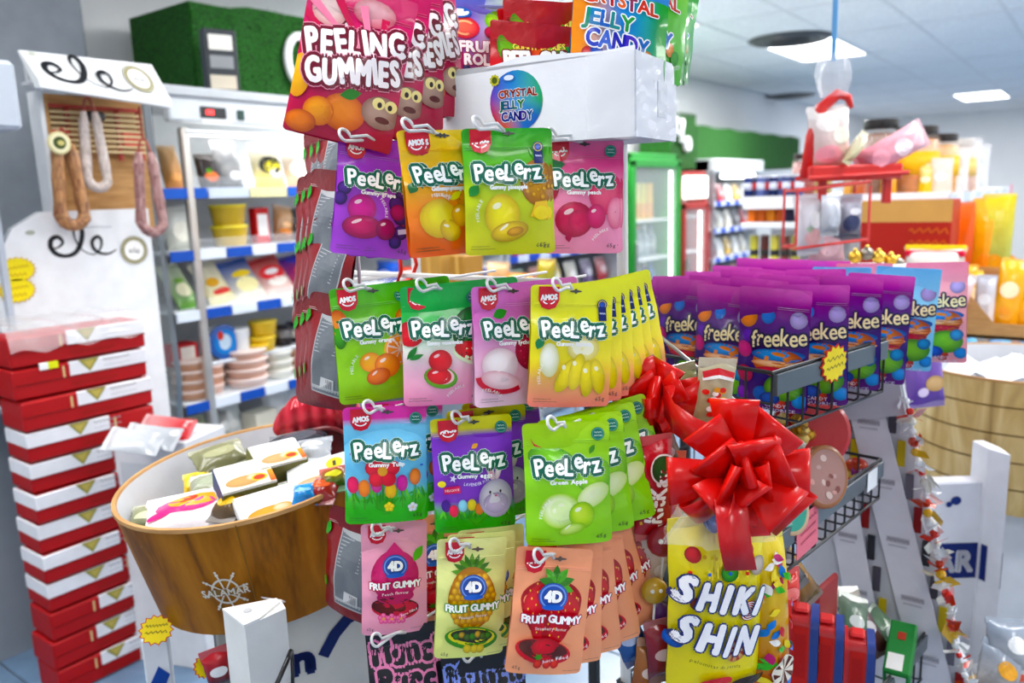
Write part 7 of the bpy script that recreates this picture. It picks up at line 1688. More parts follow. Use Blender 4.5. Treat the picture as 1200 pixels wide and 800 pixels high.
def plain_chiller(y0, y1, label, lamp=False, zt=1.78, name='open_chiller'):
    x = -3.0; yc = (y0 + y1) / 2; t = thing(name, label, 'chiller', Vector((x - .35, yc, 0))); w = y1 - y0
    def part(nm, mat, fn, par=None): m = M(); fn(m); return m.build(nm, mat, par or t)
    part('cabinet', PAINT, lambda m: (m.box((-.34, 0, zt / 2), (.06, w, zt), 'b4bac0'), m.box((.0, 0, zt - .06), (.72, w, .12), 'c4cacf', .01), m.box((0, 0, .22), (.72, w, .44), '8a9096', .02)))
    for s in (-1, 1): part('end_panel', PAINT, lambda m: m.box((-.02, s * (w / 2 - .015), zt / 2 + .2), (.66, .03, zt - .42), 'a8aeb4', .006))
    part('front_post', METAL, lambda m: m.box((.34, -w / 2 + .02, zt / 2 + .2), (.03, .03, zt - .44), 'd0d4d8', .004))
    if lamp: part('canopy_lamp', LAMP, lambda m: m.box((.34, 0, zt - .16), (.05, w * .62, .045), 'fff', .01))
    for k, z in enumerate((.52, .82, 1.1, 1.36)):
        s = part('shelf', PAINT, lambda m: m.box((.0, 0, z), (.64, w - .07, .016), 'dfe4e8', .003))
        n = max(5, int(w / .12))
        for q in range(n): m = M(); m.box((.325, -w / 2 + .03 + (q + .5) * (w - .06) / n, z), (.006, (w - .06) / n * .96, .045), ('3a52b0', 'c4cce8')[(q + k) % 2]); m.build('price_tag', CARD, s)
    return Vector((x - .35, yc, 0)), w
for (O, Wd), nm in ((plain_chiller(7.18, 8.5, 'far white open chiller with a glowing lamp strip, under the long turf box', True), 'far'), (plain_chiller(3.95, 5.5, 'white open chiller with blue rails half hidden behind the hook stand', False, 1.7), 'middle')):
    for si, z in enumerate((.52, .82, 1.1, 1.36)):
        n = 6 if nm == 'far' else 7
        for k in range(n):
            y = O.y - Wd / 2 + .13 + k * (Wd - .24) / (n - 1); c = ('e4e4e0', 'f2f2f0', '3a3440', 'c8c4b8', 'd8b04a', 'b8303a', 'e8e0d0')[(k * 3 + si * 2) % 7] if nm == 'far' else ('d8642a', 'c8a060', '4a2a6a', 'e8c84a', '3a9a4a', 'b8303a', 'e0d8c8')[(k * 3 + si) % 7]
            bag(pose(Vector((O.x + .2, y, z + .01)), 90, 0, 12, room=True), .15, .17, .06, c, mix(c, 'fff', .35), 'chilled_bag', '%s pack from the left on the %s shelf of the %s open chiller' % (ORD[k], SHN[si], nm), 'pack', 'packs in the %s open chiller' % nm, [(0, .55, .3, .2, mix(c, 'fff', .6))], seed=k + 10 * si)

def turf_box(x, y0, y1, z0, z1, d, label, name='turf_sign_box', text=None):
    t = thing(name, label, 'sign', Vector((x, (y0 + y1) / 2, z0))); m = M(); w = y1 - y0; h = z1 - z0
    m.grid(lambda a, b: (0, (a - .5) * w, b * h + .01 * sin(a * 30) * b), 20, 6, 'fff'); m.grid(lambda a, b: (-d + d * a, -w / 2, b * h), 6, 6, 'fff'); m.box((-d / 2 - .002, 0, h / 2 - .003), (d, w - .004, h - .006), 'fff'); m.build('turf_cover', GRASSM, t)
    b = M(); r = random.Random(3)
    for q in range(400):
        p = Vector((r.uniform(0, .004), r.uniform(-.5, .5) * w, h * (1 if r.random() < .5 else r.random()))); dd = Vector((r.uniform(-.4, 1), r.uniform(-.5, .5), r.uniform(-.2, 1))).normalized() * .03; s = Vector((0, .004, 0)); b.add([p - s, p + s, p + dd], [(0, 1, 2)], mix('083a02', '1f7a0c', r.random()))
    o = b.build('turf_blades', vmat('turf_blade', .8, .2, var=0), t); o['kind'] = 'stuff'
    return t
a = on_x(786, 135, -3.1); b = on_x(815, 190, -3.1)
tb = turf_box(-3.1, a.y, b.y - .0, b.z - .06, a.z + .02, .3, 'square turf-covered sign with white script letters above the green fridge')
c = on_x(797, 160, -3.09); o0 = Vector((-3.1, (a.y + b.y) / 2, b.z - .06))
for k, ch in enumerate('ilo'):
    m = M(); q = Vector((.025, c.y - o0.y + (-.13, 0, .12)[k], c.z - o0.z + (.1, .03, -.06)[k]))
    m.tf = Matrix.Translation(q)
    if ch == 'o': m.tube([(0, .05 * cos(2 * pi * i / 16), .05 * sin(2 * pi * i / 16)) for i in range(16)], .022, 8, 'f4f4f4', closed=True)
    else: m.tube([(0, -.02, -.08), (0, .0, .02), (0, .02, .1 if ch == 'l' else .05), (0, -.005, .12 if ch == 'l' else .06), (0, .0, -.06), (0, .05, -.08)], .022, 8, 'f4f4f4')
    m.build('script_letter', PLASTIC, tb, smooth=True)
a = on_x(816, 147, -3.2); b = on_x(936, 198, -3.2)
turf_box(-3.2, a.y, b.y, on_x(816, 195, -3.2).z, a.z, .45, 'long box covered in green turf, over the far chillers')

# ================================================================== RIGHT BACK: GONDOLA AND ITS GOODS
GY = 3.9; GX0 = -1.47; GX1 = -.56; GZ = 1.455
def gondola():
    t = thing('gondola_shelf', 'white double-sided gondola shelf under the orange jars', 'shelf', Vector(((GX0 + GX1) / 2, GY + 1.2, 0))); O = t.location.copy(); T = Matrix.Translation(-O)
    def part(nm, mat, fn, par=None): m = M(); m.tf = T; fn(m); return m.build(nm, mat, par or t)
    w = GX1 - GX0; xc = (GX0 + GX1) / 2; L = 2.6; yc = GY + L / 2
    part('base', PAINT, lambda m: m.box((xc, yc, .08), (w, L, .16), 'c8ccd0', .01)); part('spine', PAINT, lambda m: m.box((xc, yc + .15, .74), (.04, L - .3, 1.4), 'd8dce0')); part('end_spine', PAINT, lambda m: m.box((xc, GY + .34, .74), (w - .06, .03, 1.4), 'c8ccd2'))
    for z in (.5, .82, 1.12): part('shelf', PAINT, lambda m: m.box((xc, yc, z), (w - .02, L, .024), 'e4e8ec', .004))
    part('shelf', PAINT, lambda m: m.box((GX0 + .16, GY + .16, 1.315), (.34, .34, .03), 'eceff2', .004))
    part('shelf', PAINT, lambda m: m.box((GX1 - .14, yc + .25, 1.29), (.26, L - .5, .02), 'dfe4ea', .004))
    part('top_shelf', PAINT, lambda m: m.box((xc, yc, GZ - .03), (w, L, .045), 'eceff2', .006))
    part('end_lip', PAINT, lambda m: m.box((xc, GY - .008, GZ - .03), (w, .014, .06), 'f4f5f6', .003))
    for k, z in enumerate((1.12, 1.29)):
        for q in range(9): m = M(); m.tf = T; m.box((GX1 + .004, GY + .55 + .22 * q, z), (.006, .2, .05), ('5a7ac8', 'dfe4f0')[(q + k) % 2]); m.build('price_tag', CARD, t)
    for q in range(12): m = M(); m.tf = T; m.box((GX1 + .004, GY + .06 + .2 * q, GZ - .03), (.006, .18, .045), ('c8d0dc', 'dfe4ec')[q % 2]); m.build('price_tag', CARD, t)
    part('red_peg_rail', PLASTIC, lambda m: m.box((GX1 - .2, GY + .04, GZ - .085), (.38, .02, .05), 'c8201c', .003))
    for q in range(7): part('peg', PLASTIC, lambda m: m.tube([(GX1 - .37 + .055 * q, GY + .04, GZ - .09), (GX1 - .37 + .055 * q, GY - .03, GZ - .1), (GX1 - .37 + .055 * q, GY - .035, GZ - .12)], .012, 7, 'd8d4d4' if q % 2 else 'd83a30'))
gondola()
def gon_goods():
    g = 'jars on top of the gondola'
    # big clear jars and packs on the top shelf: (pixel, distance behind the front edge, radius, height, contents, lid)
    for k, (px, dy, r, h, f, lid, lab) in enumerate(((942 + 0, .5, .06, .22, 'a81c14', '2a1a14', 'red jar with a dark lid peeping out behind the hanging pink packet'), (958 + 5, .75, .06, .2, 'c8a02a', '2a2010', 'golden jar with a dark lid behind the hanging pink packet'), (1022 + 8, .14, .085, .34, '8a4a20', '1c1a18', 'tall jar of brown sweets with a black lid on the gondola'), (1050 + 22, .2, .1, .3, 'f08a10', '2a2018', 'wide jar of orange sweets with a black lid on the gondola'), (1092 + 4, .4, .1, .27, 'f0a020', '2a2018', 'jar of pale orange sweets right of the widest jar on the gondola'), (1118, .8, .1, .26, 'e8b8a0', 'd8d0c8', 'pale pink jar farther back on the gondola'))):
        P = on_y(px, 200, GY + dy); jar(Matrix.Translation((P.x, GY + dy, GZ - .006)), r, h, 'f0e8dc', f, lid, 'sweets_jar', lab, 'jar', g, mix(f, 'ffe060', .5) if k > 1 else None)
    for k, (px, dy, w, h, c, lab) in enumerate(((1015, .1, .1, .16, 'b8521c', 'rust brown packet left of the tall jar on the gondola'), (1042, .05, .07, .15, 'f0a01c', 'orange and yellow packet between the tall jar and the widest jar'), (1086, .12, .07, .12, 'f0c020', 'yellow packet at the foot of the widest jar'), (1108, .12, .09, .14, 'f0d0c0', 'pale pink packet at the gondola corner'), (1140, .6, .12, .2, 'ece8ea', 'white packet at the right of the gondola top'), (1165, 1.0, .14, .26, 'e4e6ea', 'white bag farther right on the gondola top'), (1190, 1.4, .14, .24, 'd8d8dc', 'grey white bag farthest right on the gondola top'), (1180, .9, .1, .12, 'e0b8a0', 'salmon packet low at the right of the gondola top'), (1000, .2, .09, .13, 'd89a3a', 'amber packet at the left of the rust brown packet'))):
        P = on_y(px, 205, GY + dy); bag(pose(Vector((min(P.x, GX1 - w / 2 - .01), GY + dy, GZ - .004)), 0, 0, 0, room=True), w, h, .06, c, mix(c, 'fff', .3), 'snack_packet', lab, 'packet', 'packets on top of the gondola', [(0, h / w * .5, .3, .2, mix(c, 'fff', .55))], seed=k, base=True)
    for k in range(9):
        P = on_y(877 + 7.5 * k, 205, GY + .16 + .02 * (k % 2)); t = thing('tall_can', 'tall blue can, %s from the left on the left end of the gondola top' % ORD[k], 'can', Vector((P.x, P.y, GZ - .006)), 'tall blue cans on the gondola')
        m = M(); m.lathe([(.02, 0), (.022, .008), (.022, .1), (.018, .11), (.004, .111)], 12, ['888', ('2a3a78', '1f2c5c', '4a5a98')[k % 3], 'c0c4cc', 'b0b4bc']); m.build('can_body', METAL if k % 4 == 0 else PLASTIC, t, angle=40)
        m = M(); m.lathe([(.0222, .04), (.0222, .075)], 12, ('d8dcec', 'c83a3a')[k % 2]); m.build('wrap_label', CARD, t, smooth=True)
    for k in range(5):
        P = on_y(883 + 11 * k, 245, GY + .08); carton(upright((P.x, P.y, 1.331)), .042, .05, .1, ('e0701c', 'd8641a', 'e88a2a', 'c8581a', '2a2440')[k], 'snack_carton', '%s slim carton from the left on the upper left shelf of the gondola' % ORD[k], 'carton', 'slim cartons on the gondola', [('pale_band', 'f', .5, .7, .9, .12, 'f0b060')])
        P = on_y(884 + 12 * k, 290, GY + .07); t = thing('food_can', '%s can from the left below the slim cartons' % ORD[k], 'can', Vector((P.x, P.y, 1.133)), 'cans on the gondola'); m = M(); m.lathe([(.02, 0), (.022, .006), (.022, .13), (.02, .136), (.004, .135)], 14, ['aaa', ('c8c23a', '5a1f1c', 'd8d04a', '7a3a2a', 'a8a03a')[k], 'ccc', 'bbb']); m.build('can_body', PLASTIC, t, angle=40); m = M(); m.lathe([(.0222, .03), (.0222, .06)], 14, '2a2a2a'); m.build('wrap_label', CARD, t, smooth=True)
    for si, z in enumerate((1.133, 1.302)):
        for k in range(8):
            y = GY + .62 + .22 * k; c = (('b8b4ac', 'c8a8a0', '9aa49a', 'd8d0c4')[k % 4], ('c8b81c', 'd0c02a', 'b8a81a', 'e0cc30')[k % 4])[si]
            bag(pose(Vector((GX1 - .08, y, z)), 90, 0, 6, room=True), .16, .13, .07, c, mix(c, '222', .1), 'snack_packet', '%s packet from the near end on the %s right-hand shelf of the gondola' % (ORD[k], ('lower', 'upper')[si]), 'packet', 'packets on the right side of the gondola', [(0, .4, .3, .16, mix(c, 'fff', .4))], seed=20 + k)
    m = M(); P = on_x(1185, 224, GX1 + .012); m.box((P.x, P.y, P.z - .02), (.003, .09, .13), 'e88aa0'); tag(m.build('price_card', PAPER), 'small pink price card hanging from the gondola top shelf at the right', 'card')
gon_goods()

def right_island():
    # table behind the right barrel, with brown trays, red carton and yellow bags
    y0 = 3.24; a = on_y(1030, 405, y0); b = on_y(1290, 400, y0); zt = on_y(1100, 408, y0).z
    t = thing('island_table', 'wooden island table behind the right barrel, carrying the brown tray', 'table', Vector(((a.x + b.x) / 2, y0 + .3, 0))); w = b.x - a.x
    m = M(); m.box((0, 0, zt - .02), (w, .6, .036), '8a6a44', .004); m.build('table_top', OAK, t)
    for sx in (-1, 1):
        for sy in (-1, 1): m = M(); m.box((sx * (w / 2 - .04), sy * .25, (zt - .04) / 2), (.05, .05, zt - .04), '8a6a44', .004); m.build('leg', OAK, t)
    # blue packets along its front edge, below the tray
    for k in range(8):
        P = on_y(1112 + 13 * k, 405, y0 + .03); c = ('2a9ad0', '1f86c0', '3aaade', '15151c', '2a8ac8', '4ab4e4', '6a2a2a', '3a9ad0')[k]
        bag(upright((P.x, y0 + .02, zt), rnd.uniform(-15, 15), tx=30), .06, .06, .035, c, mix(c, 'fff', .3), 'sweet_packet', '%s packet from the left in the blue row under the brown tray' % ORD[k], 'packet', 'blue packets under the brown tray', None, seed=k)
    # cut-away brown tray
    P0 = on_y(1058, 392, y0 + .06); P1_ = on_y(1163, 405, y0 + .06); P2_ = on_y(1240, 388, y0 + .06); zb = zt + .045
    tr = thing('brown_tray', 'brown cardboard display tray with a sloping side, holding yellow bags', 'tray', Vector((P0.x, y0 + .06, zb)))
    ww = P1_.x - P0.x; hh = on_y(1062, 320, y0 + .06).z - zb; w2 = .62
    m = M(); m.prism([(0, 0), (ww, 0), (ww, .05), (ww * .52, hh), (0, hh)], 0, .006, 'b98a52', axis=1); m.build('sloping_side', KRAFT, tr)
    m = M(); m.prism([(ww, 0), (ww + w2, 0), (ww + w2, .05), (ww, .05)], 0, .006, 'd8b47a', axis=1); m.build('front_lip', KRAFT, tr)
    m = M(); m.box((ww * .5 + w2 / 2, .16, .003), (ww + w2, .32, .006), 'b98a52'); m.build('tray_floor', KRAFT, tr); m = M(); m.box((ww * .5 + w2 / 2, .32, hh * .5), (ww + w2, .006, hh), 'a87a45'); m.build('back_wall', KRAFT, tr)
    m = M(); m.box((ww * .5 + w2 / 2, .15, -.025), (ww + w2 - .06, .26, .04), '5a4a38'); m.build('foot_board', KRAFT, tr)
    for k, (px, py, w, h, c, c2, rl, dy, lab) in enumerate(((1150, 398, .07, .2, 'e8dcd8', 'b8bcc8', 0, .05, 'white and grey packet standing in the brown tray'), (1170, 400, .1, .26, 'e89a10', 'f4b81c', -8, .08, 'first yellow-orange bag right of the white packet in the brown tray'), (1196, 400, .1, .26, 'f0a010', 'f8c02a', -14, .1, 'second yellow-orange bag right of the white packet in the brown tray'), (1222, 398, .1, .26, 'e89210', 'f4b01c', -14, .1, 'third yellow-orange bag right of the white packet in the brown tray'), (1138, 395, .09, .2, 'f0a01a', 'f8d02a', 6, .2, 'yellow bag behind the white packet in the brown tray'), (1126, 352, .1, .22, 'f09a12', 'f4c020', 0, .24, 'tall yellow bag at the back of the brown tray'))):
        P = on_y(px, py, y0 + .06 + dy); bag(pose(Vector((P.x, y0 + .06 + dy, zb + .008)), 0, rl, 8, room=True), w, h, .05, c, c2, 'yellow_bag' if k else 'grey_packet', lab, 'bag', 'bags in the brown tray', [(0, h / w * .6, .3, .3, mix(c2, 'fff', .5)), (0, h / w * .3, .2, .14, 'd8301c' if k > 3 else mix(c, 'c83a1c', .2))], seed=50 + k)
    # hanging column of tall yellow-orange bags farther back
    for k, (px, py, h, c, c2, lab) in enumerate(((1152, 335, .34, 'e8820e', 'f8b020', 'tall orange and yellow bag standing left in the back row of the island'), (1174, 385, .24, 'f4a818', 'f8c42a', 'yellow bag standing right in the back row of the island'), (1122, 330, .3, 'd8521a', 'e8641c', 'red-orange bag standing behind the red carton'), (1166, 290, .18, '2a8a6a', 'd8c84a', 'green and yellow bag at the back of the island'))):
        y = y0 + .48; P = on_y(px, py, y); bag(pose(Vector((P.x, y, zt)), 0, 0, 3, room=True), .12, (on_y(px, (235, 330, 240, 230)[k], y).z - zt), .06, c, c2, 'snack_bag', lab, 'bag', 'bags in the back row of the island', [(0, 2.2, .3, .4, mix(c2, 'd83a1c', .5)), (0, 1.2, .3, .3, mix(c2, 'fff', .4))], seed=70 + k, base=True)
    # red carton with a raw top, and the clear bag with a yellow top before it
    q0 = on_y(1010, 236, y0 + .16); q1 = on_y(1112, 310, y0 + .16); w = q1.x - q0.x; h = q0.z - zt
    A = Art().part('pale_lettering'); A.text('LOTUS', .26, h / w - .36, .42, .1, 'c8602a'); A.text('SNACK', .26, h / w - .5, .4, .09, 'c8602a')
    carton(upright((q0.x + w / 2, y0 + .26, zt)), w, .2, h, 'a8241a', 'shipping_carton', 'red shipping carton with a raw brown top band at the gondola end', 'carton', None, [('raw_band', 'f', .5, 1 - .04 / h * 1.0, 1, .085 / h, 'c79a62')], [('f', A)])
    P = on_y(1095, 312, y0 + .1); w = on_y(1130, 312, y0 + .1).x - on_y(1057, 312, y0 + .1).x
    t2 = bag(pose(Vector((P.x, y0 + .1, zb + .145)), 0, 0, 0, room=True), w, .17, .1, 'c8b4a4', 'e8e2dc', 'sweets_bag', 'clear bag of mixed sweets with a yellow and red top, before the red carton', 'bag', None, [(-.2, .2, .26, .2, 'd8c8c8'), (.25, .25, .22, .24, 'e0a83a'), (-.1, .45, .3, .08, 'c83a4a'), (.1, .34, .3, .03, 'e8d84a')], seed=33, base=True)
    m = M(); m.box((0, .172, 0), (w * .98, .02, .012), 'f0d63a', .003); m.box((0, .152, .012), (w * .95, .022, .02), 'd8304a', .003); m.build('top_band', CARD, t2)
    m = M(); m.box((P.x - .01, y0 + .1, zb + .07), (w, .07, .14), 'b98a52'); tag(m.build('carton_block', KRAFT), 'brown carton block under the clear bag of mixed sweets', 'carton')
    P = on_y(1118, 345, y0 + .02); bag(pose(Vector((P.x, y0 + .02, zb + .075)), 0, -14, 0, room=True), .07, .15, .04, 'e87a8a', 'f4e8e8', 'sweet_packet', 'pink and white packet leaning on the sloping side of the brown tray', 'packet', None, [(0, 1.3, .3, .3, 'f4f0ee')], seed=34)
right_island()

def right_barrel():
    c = W(1.56, 2.36, 0); z1 = .95
    t = barrel(Matrix.Translation((c.x, c.y, .56)), .29, .31, z1 - .56, BAMBOO, 'wide round bin with a bamboo-look print on the right, white inside', 60, name='round_bin')
    carton(upright(Vector((c.x, c.y, 0)), 0, True), .34, .34, .558, 'd4d6da', 'storage_carton', 'white carton block carrying the bamboo-look bin, behind its lettered pedestal', 'carton', None, [('blue_band', 'r', .5, .9, .98, .14, '1c2a6a')])
    for z in (.08, .16, .24, .32):
        m = M(); m.lathe([(.291 + .02 * z / .39 + .0008, z - .004), (.291 + .02 * z / .39 + .0008, z)], 60, '6a4f28', caps=False); m.build('joint_line', CARD, t, smooth=True)
    m = M(); rnd = random.Random(2)
    m.grid(lambda a, b: (-.26 + .44 * a, -.1 + .3 * b - .1 * a, .36 + .03 * sin(a * 9) * sin(b * 7) + .02 * sin(a * 23 + b * 11) - .05 * (2 * a - 1) ** 2), 18, 12, 'e8eaee'); o = m.build('plastic_sheet', PAPER, None, smooth=True); o.matrix_world = Matrix.Translation(Vector((c.x, c.y, .56))); tag(o, 'crumpled white sheet lying inside the bamboo-look bin', 'sheet')
    P = on_h(1106, 422, z1); carton(upright(Vector((c.x - .27, c.y + .06, z1 - .02)), 20, True), .05, .03, .08, 'a8d88a', 'sweet_carton', 'small light green carton at the left rim of the bamboo-look bin', 'carton', None, [('pale_mark', 'f', .5, .5, .6, .4, 'd8f0c8')])
    # white pedestal, R lettering on a blue band
    Y0 = 1.98; a = at(1098, 565, Y0); b = at(1152, 560, Y0); d = at(1197, 537, Y0 - .1); w = (b - a).dot(R0)
    s = thing('bin_pedestal', 'white cardboard pedestal with a blue lettered band below the bamboo-look bin', 'pedestal', upright(Vector(((a.x + b.x) / 2, (a.y + b.y) / 2, 0)), 0, True))
    m = M(); m.box((0, .02, a.z / 2), (w + .03, .05, a.z), 'dfe0e6', .004); m.build('pedestal_panel', CARD, s)
    w2 = (d - b).dot(R0); 
    m = M(); m.prism([(w / 2 - .004, -.02), (w / 2 + w2 * .62, -.075), (w / 2 + w2, -.02), (w / 2 + w2 * .8, .05), (w / 2 - .004, .05)], 0, d.z, 'e6e7ec'); m.build('corner_post', CARD, s)
    zb = at(1135, 655, Y0).z; A = Art().part('blue_band'); A.rect(0, zb, w + .03, .1, '1c2a6a'); A.part('blue_mark'); A.ell(-.01, zb + .17, .014, .012, '2a3a7a'); A.ell(-.028, zb + .16, .008, .008, '2a3a7a'); A.part('white_lettering'); A.text('AR', -.005, zb, .1, .06, 'e8e8f0', bold=.004)
    A.lay(lambda x, y, e: (x, -.006 - e, y), 1, s, CARD)
    B = Art().part('blue_band'); B.rect(w2 * .31, zb + .004, w2 * .6, .1, '1c2a6a'); B.part('white_lettering'); 
    ang = atan2(-.055, w2 * .62 + .004)
    B.lay(lambda x, y, e: (w / 2 - .004 + x * cos(ang) + e * sin(ang) * -1 * -1, -.02 + x * sin(ang) - e - .0008, y), 1, s, CARD)
    C2 = Art().part('blue_band'); C2.rect(.5, zb, .98, .1, '1c2a6a'); C2.part('white_lettering').text('S', .5, zb, .2, .06, 'e8e8f0')
    p0 = Vector((w / 2 + w2 * .62, -.075, 0)); p1 = Vector((w / 2 + w2, -.02, 0)); nn = Vector((.055, -w2 * .38, 0)).normalized()
    C2.lay(lambda x, y, e: tuple(p0 + (p1 - p0) * x + nn * (e + .001) + Z * y), 1, s, CARD)
    # clear bags of sweets at the bottom right corner, on a low crate
    q = at(1190, 800, 1.66); cr = thing('low_crate', 'low grey crate at the bottom right corner under the clear bags', 'crate', upright(Vector((q.x, q.y, 0)), 0, True))
    zc = q.z - .03; m = M(); m.box((.06, 0, zc / 2), (.36, .26, zc), '8a8e94', .006); m.build('crate_body', PLASTIC, cr); m = M(); m.box((.06, 0, zc - .02), (.375, .275, .03), '9a9ea4', .004); m.build('crate_rim', PLASTIC, cr)
    for k, (px, py, c_) in enumerate(((1168, 788, 'b8b0a8'), (1188, 760, 'c8ccd0'), (1200, 790, 'a8a098'), (1150, 800, 'c8b098'))):
        P = at(px, py, 1.62 + .03 * k); bag(pose(P - Z * .05, 10, 20 * k - 30, 30), .1, .1, .06, mix(c_, '222', .35), '8a96a6', 'clear_bag', ['clear bag of mixed sweets left of the others on the low crate', 'clear crinkled bag on top of the low crate pile', 'brownish clear bag at the right edge of the low crate pile', 'tan clear bag at the left foot of the low crate pile'][k], 'bag', 'clear bags on the low crate', [(0, .5, .25, .2, ('d89a3a', 'e8e8e8', 'b84a3a', 'c8a878')[k])], seed=k + 90)
right_barrel()

def hanging():
    Y = 2.4; P = at(976, 84, Y); top = at(975, 0, Y)
    m = M(); m.box((P.x, P.y, (CEIL + P.z) / 2 + .02), (.014, .004, CEIL - P.z - .02), '6aa8dc'); tag(m.build('blue_ribbon', PAPER), 'light blue ribbon hanging from the ceiling to the red wire hanger', 'ribbon')
    m = M(); m.grid(lambda a, b: ((.03 + .014 * sin(pi * b)) * (1 + .25 * sin(5 * 2 * pi * a + 4 * b)) * cos(2 * pi * a), (.03 + .014 * sin(pi * b)) * sin(2 * pi * a) * .7, -.07 + .12 * b), 30, 8, 'f2f4f8'); o = m.build('cellophane_knot', FOG, None, smooth=True); o.matrix_world = Matrix.Translation(P); tag(o, 'tuft of clear cellophane tied to the blue ribbon', 'cellophane')
    mw = pose(at(976, 205, Y), 0, 0, 0); t = thing('red_hanger', 'red wire sweets hanger with an upright hoop and two baskets, hanging on the blue ribbon', 'hanger', mw); red = 'd41a12'
    k = 1 / ppm(at(976, 205, Y))
    def pt(px, py, z=0): return ((px - 976) * k, (205 - py) * k, z)
    m = M(); m.tube([pt(943, 208), pt(950, 160), pt(960, 128), pt(978, 114), pt(990, 118), pt(994, 130)], [.016, .018, .018, .016, .012, .008], 9, red); m.build('hoop', PLASTIC, t, smooth=True)
    for z in (.05, -.05): m = M(); m.tube([pt(940, 208, z), pt(1055, 205, z)], .007, 7, red); m.build('tray_rail', PAINT, t)
    m = M(); m.box(pt(996, 203), (.27, .045, .1), red, .006); m.build('tray', PLASTIC, t)
    for px in (964, 1040): m = M(); m.box(pt(px, 222), (.024, .09, .02), red, .003); m.build('strut', PLASTIC, t)
    for (py) in (222, 288): m = M(); m.tube([pt(928, py, .05), pt(1012, py - 8, .05), pt(1012, py - 8, -.06), pt(928, py, -.06)], .005, 6, 'd83a34', closed=True); m.build('wire_hoop', PAINT, t)
    for (px, dz) in ((928, .05), (1012, .05), (928, -.06), (1012, -.06)): m = M(); m.tube([pt(px, 218, dz), pt(px, 284, dz)], .004, 6, 'd83a34'); m.build('upright_wire', PAINT, t)
    def hb(px, py, w, h, c1, c2, lab, roll=0, z=.0, mat=None, patch=None, seed=1, cat='bag'):
        q = at(px, py, Y - z); bag(pose(q, 0, roll, 0), w * k, h * k, .07, c1, c2, 'hanging_bag', lab, cat, 'bags in the red hanger', patch, seed=seed, mat=mat)
    hb(972, 196, 50, 66, 'd8a8a0', 'ece8e4', 'clear bag of pink and cream sweets in the upper tray of the red hanger', 4, .0, None, [(-.1, .3, .3, .2, 'e8a0a8'), (.2, .7, .2, .2, 'dcdcd0'), (-.1, 1.0, .26, .2, 'ece4e0')])
    hb(993, 188, 10, 32, 'e8e0b0', 'f0ecd0', 'slim cream stick packet in the upper tray of the red hanger', -32, .06, None, None, 3)
    hb(1008, 196, 34, 78, 'e08a9a', 'f0c4cc', 'pink packet slanting out to the right of the red hanger', -62, .02, None, [(0, .6, .3, .3, 'f0a8b4'), (.05, 1.4, .3, .3, 'f4dce0')], 5)
    hb(950, 294, 34, 62, 'c8c8d0', 'f0f0f4', 'clear bag of pale sweets left in the lower basket of the red hanger', 6, .0, None, [(0, .5, .3, .3, 'd8b0b0'), (.1, 1.1, .2, .3, 'f8f8f8'), (-.1, .8, .16, .1, 'a8c0a8')], 7)
    hb(992, 278, 34, 46, '5a5a6a', 'c8c8d4', 'silver and dark bag right in the lower basket of the red hanger', 0, .0, None, [(0, .5, .3, .3, '3a4060'), (.1, .9, .2, .12, 'e8e8ee')], 8)
    hb(972, 272, 22, 38, 'a8b0b8', 'd8dce4', 'small silvery bag in the middle of the lower basket of the red hanger', 0, .06, None, [(0, .6, .3, .3, 'c0c8d0')], 9)
    hb(968, 308, 46, 40, 'd8a0a8', 'f0d0d0', 'pale pink bag hanging lowest under the red hanger', 4, -.03, None, [(0, .5, .3, .3, 'ecc4c8')], 10)
hanging()

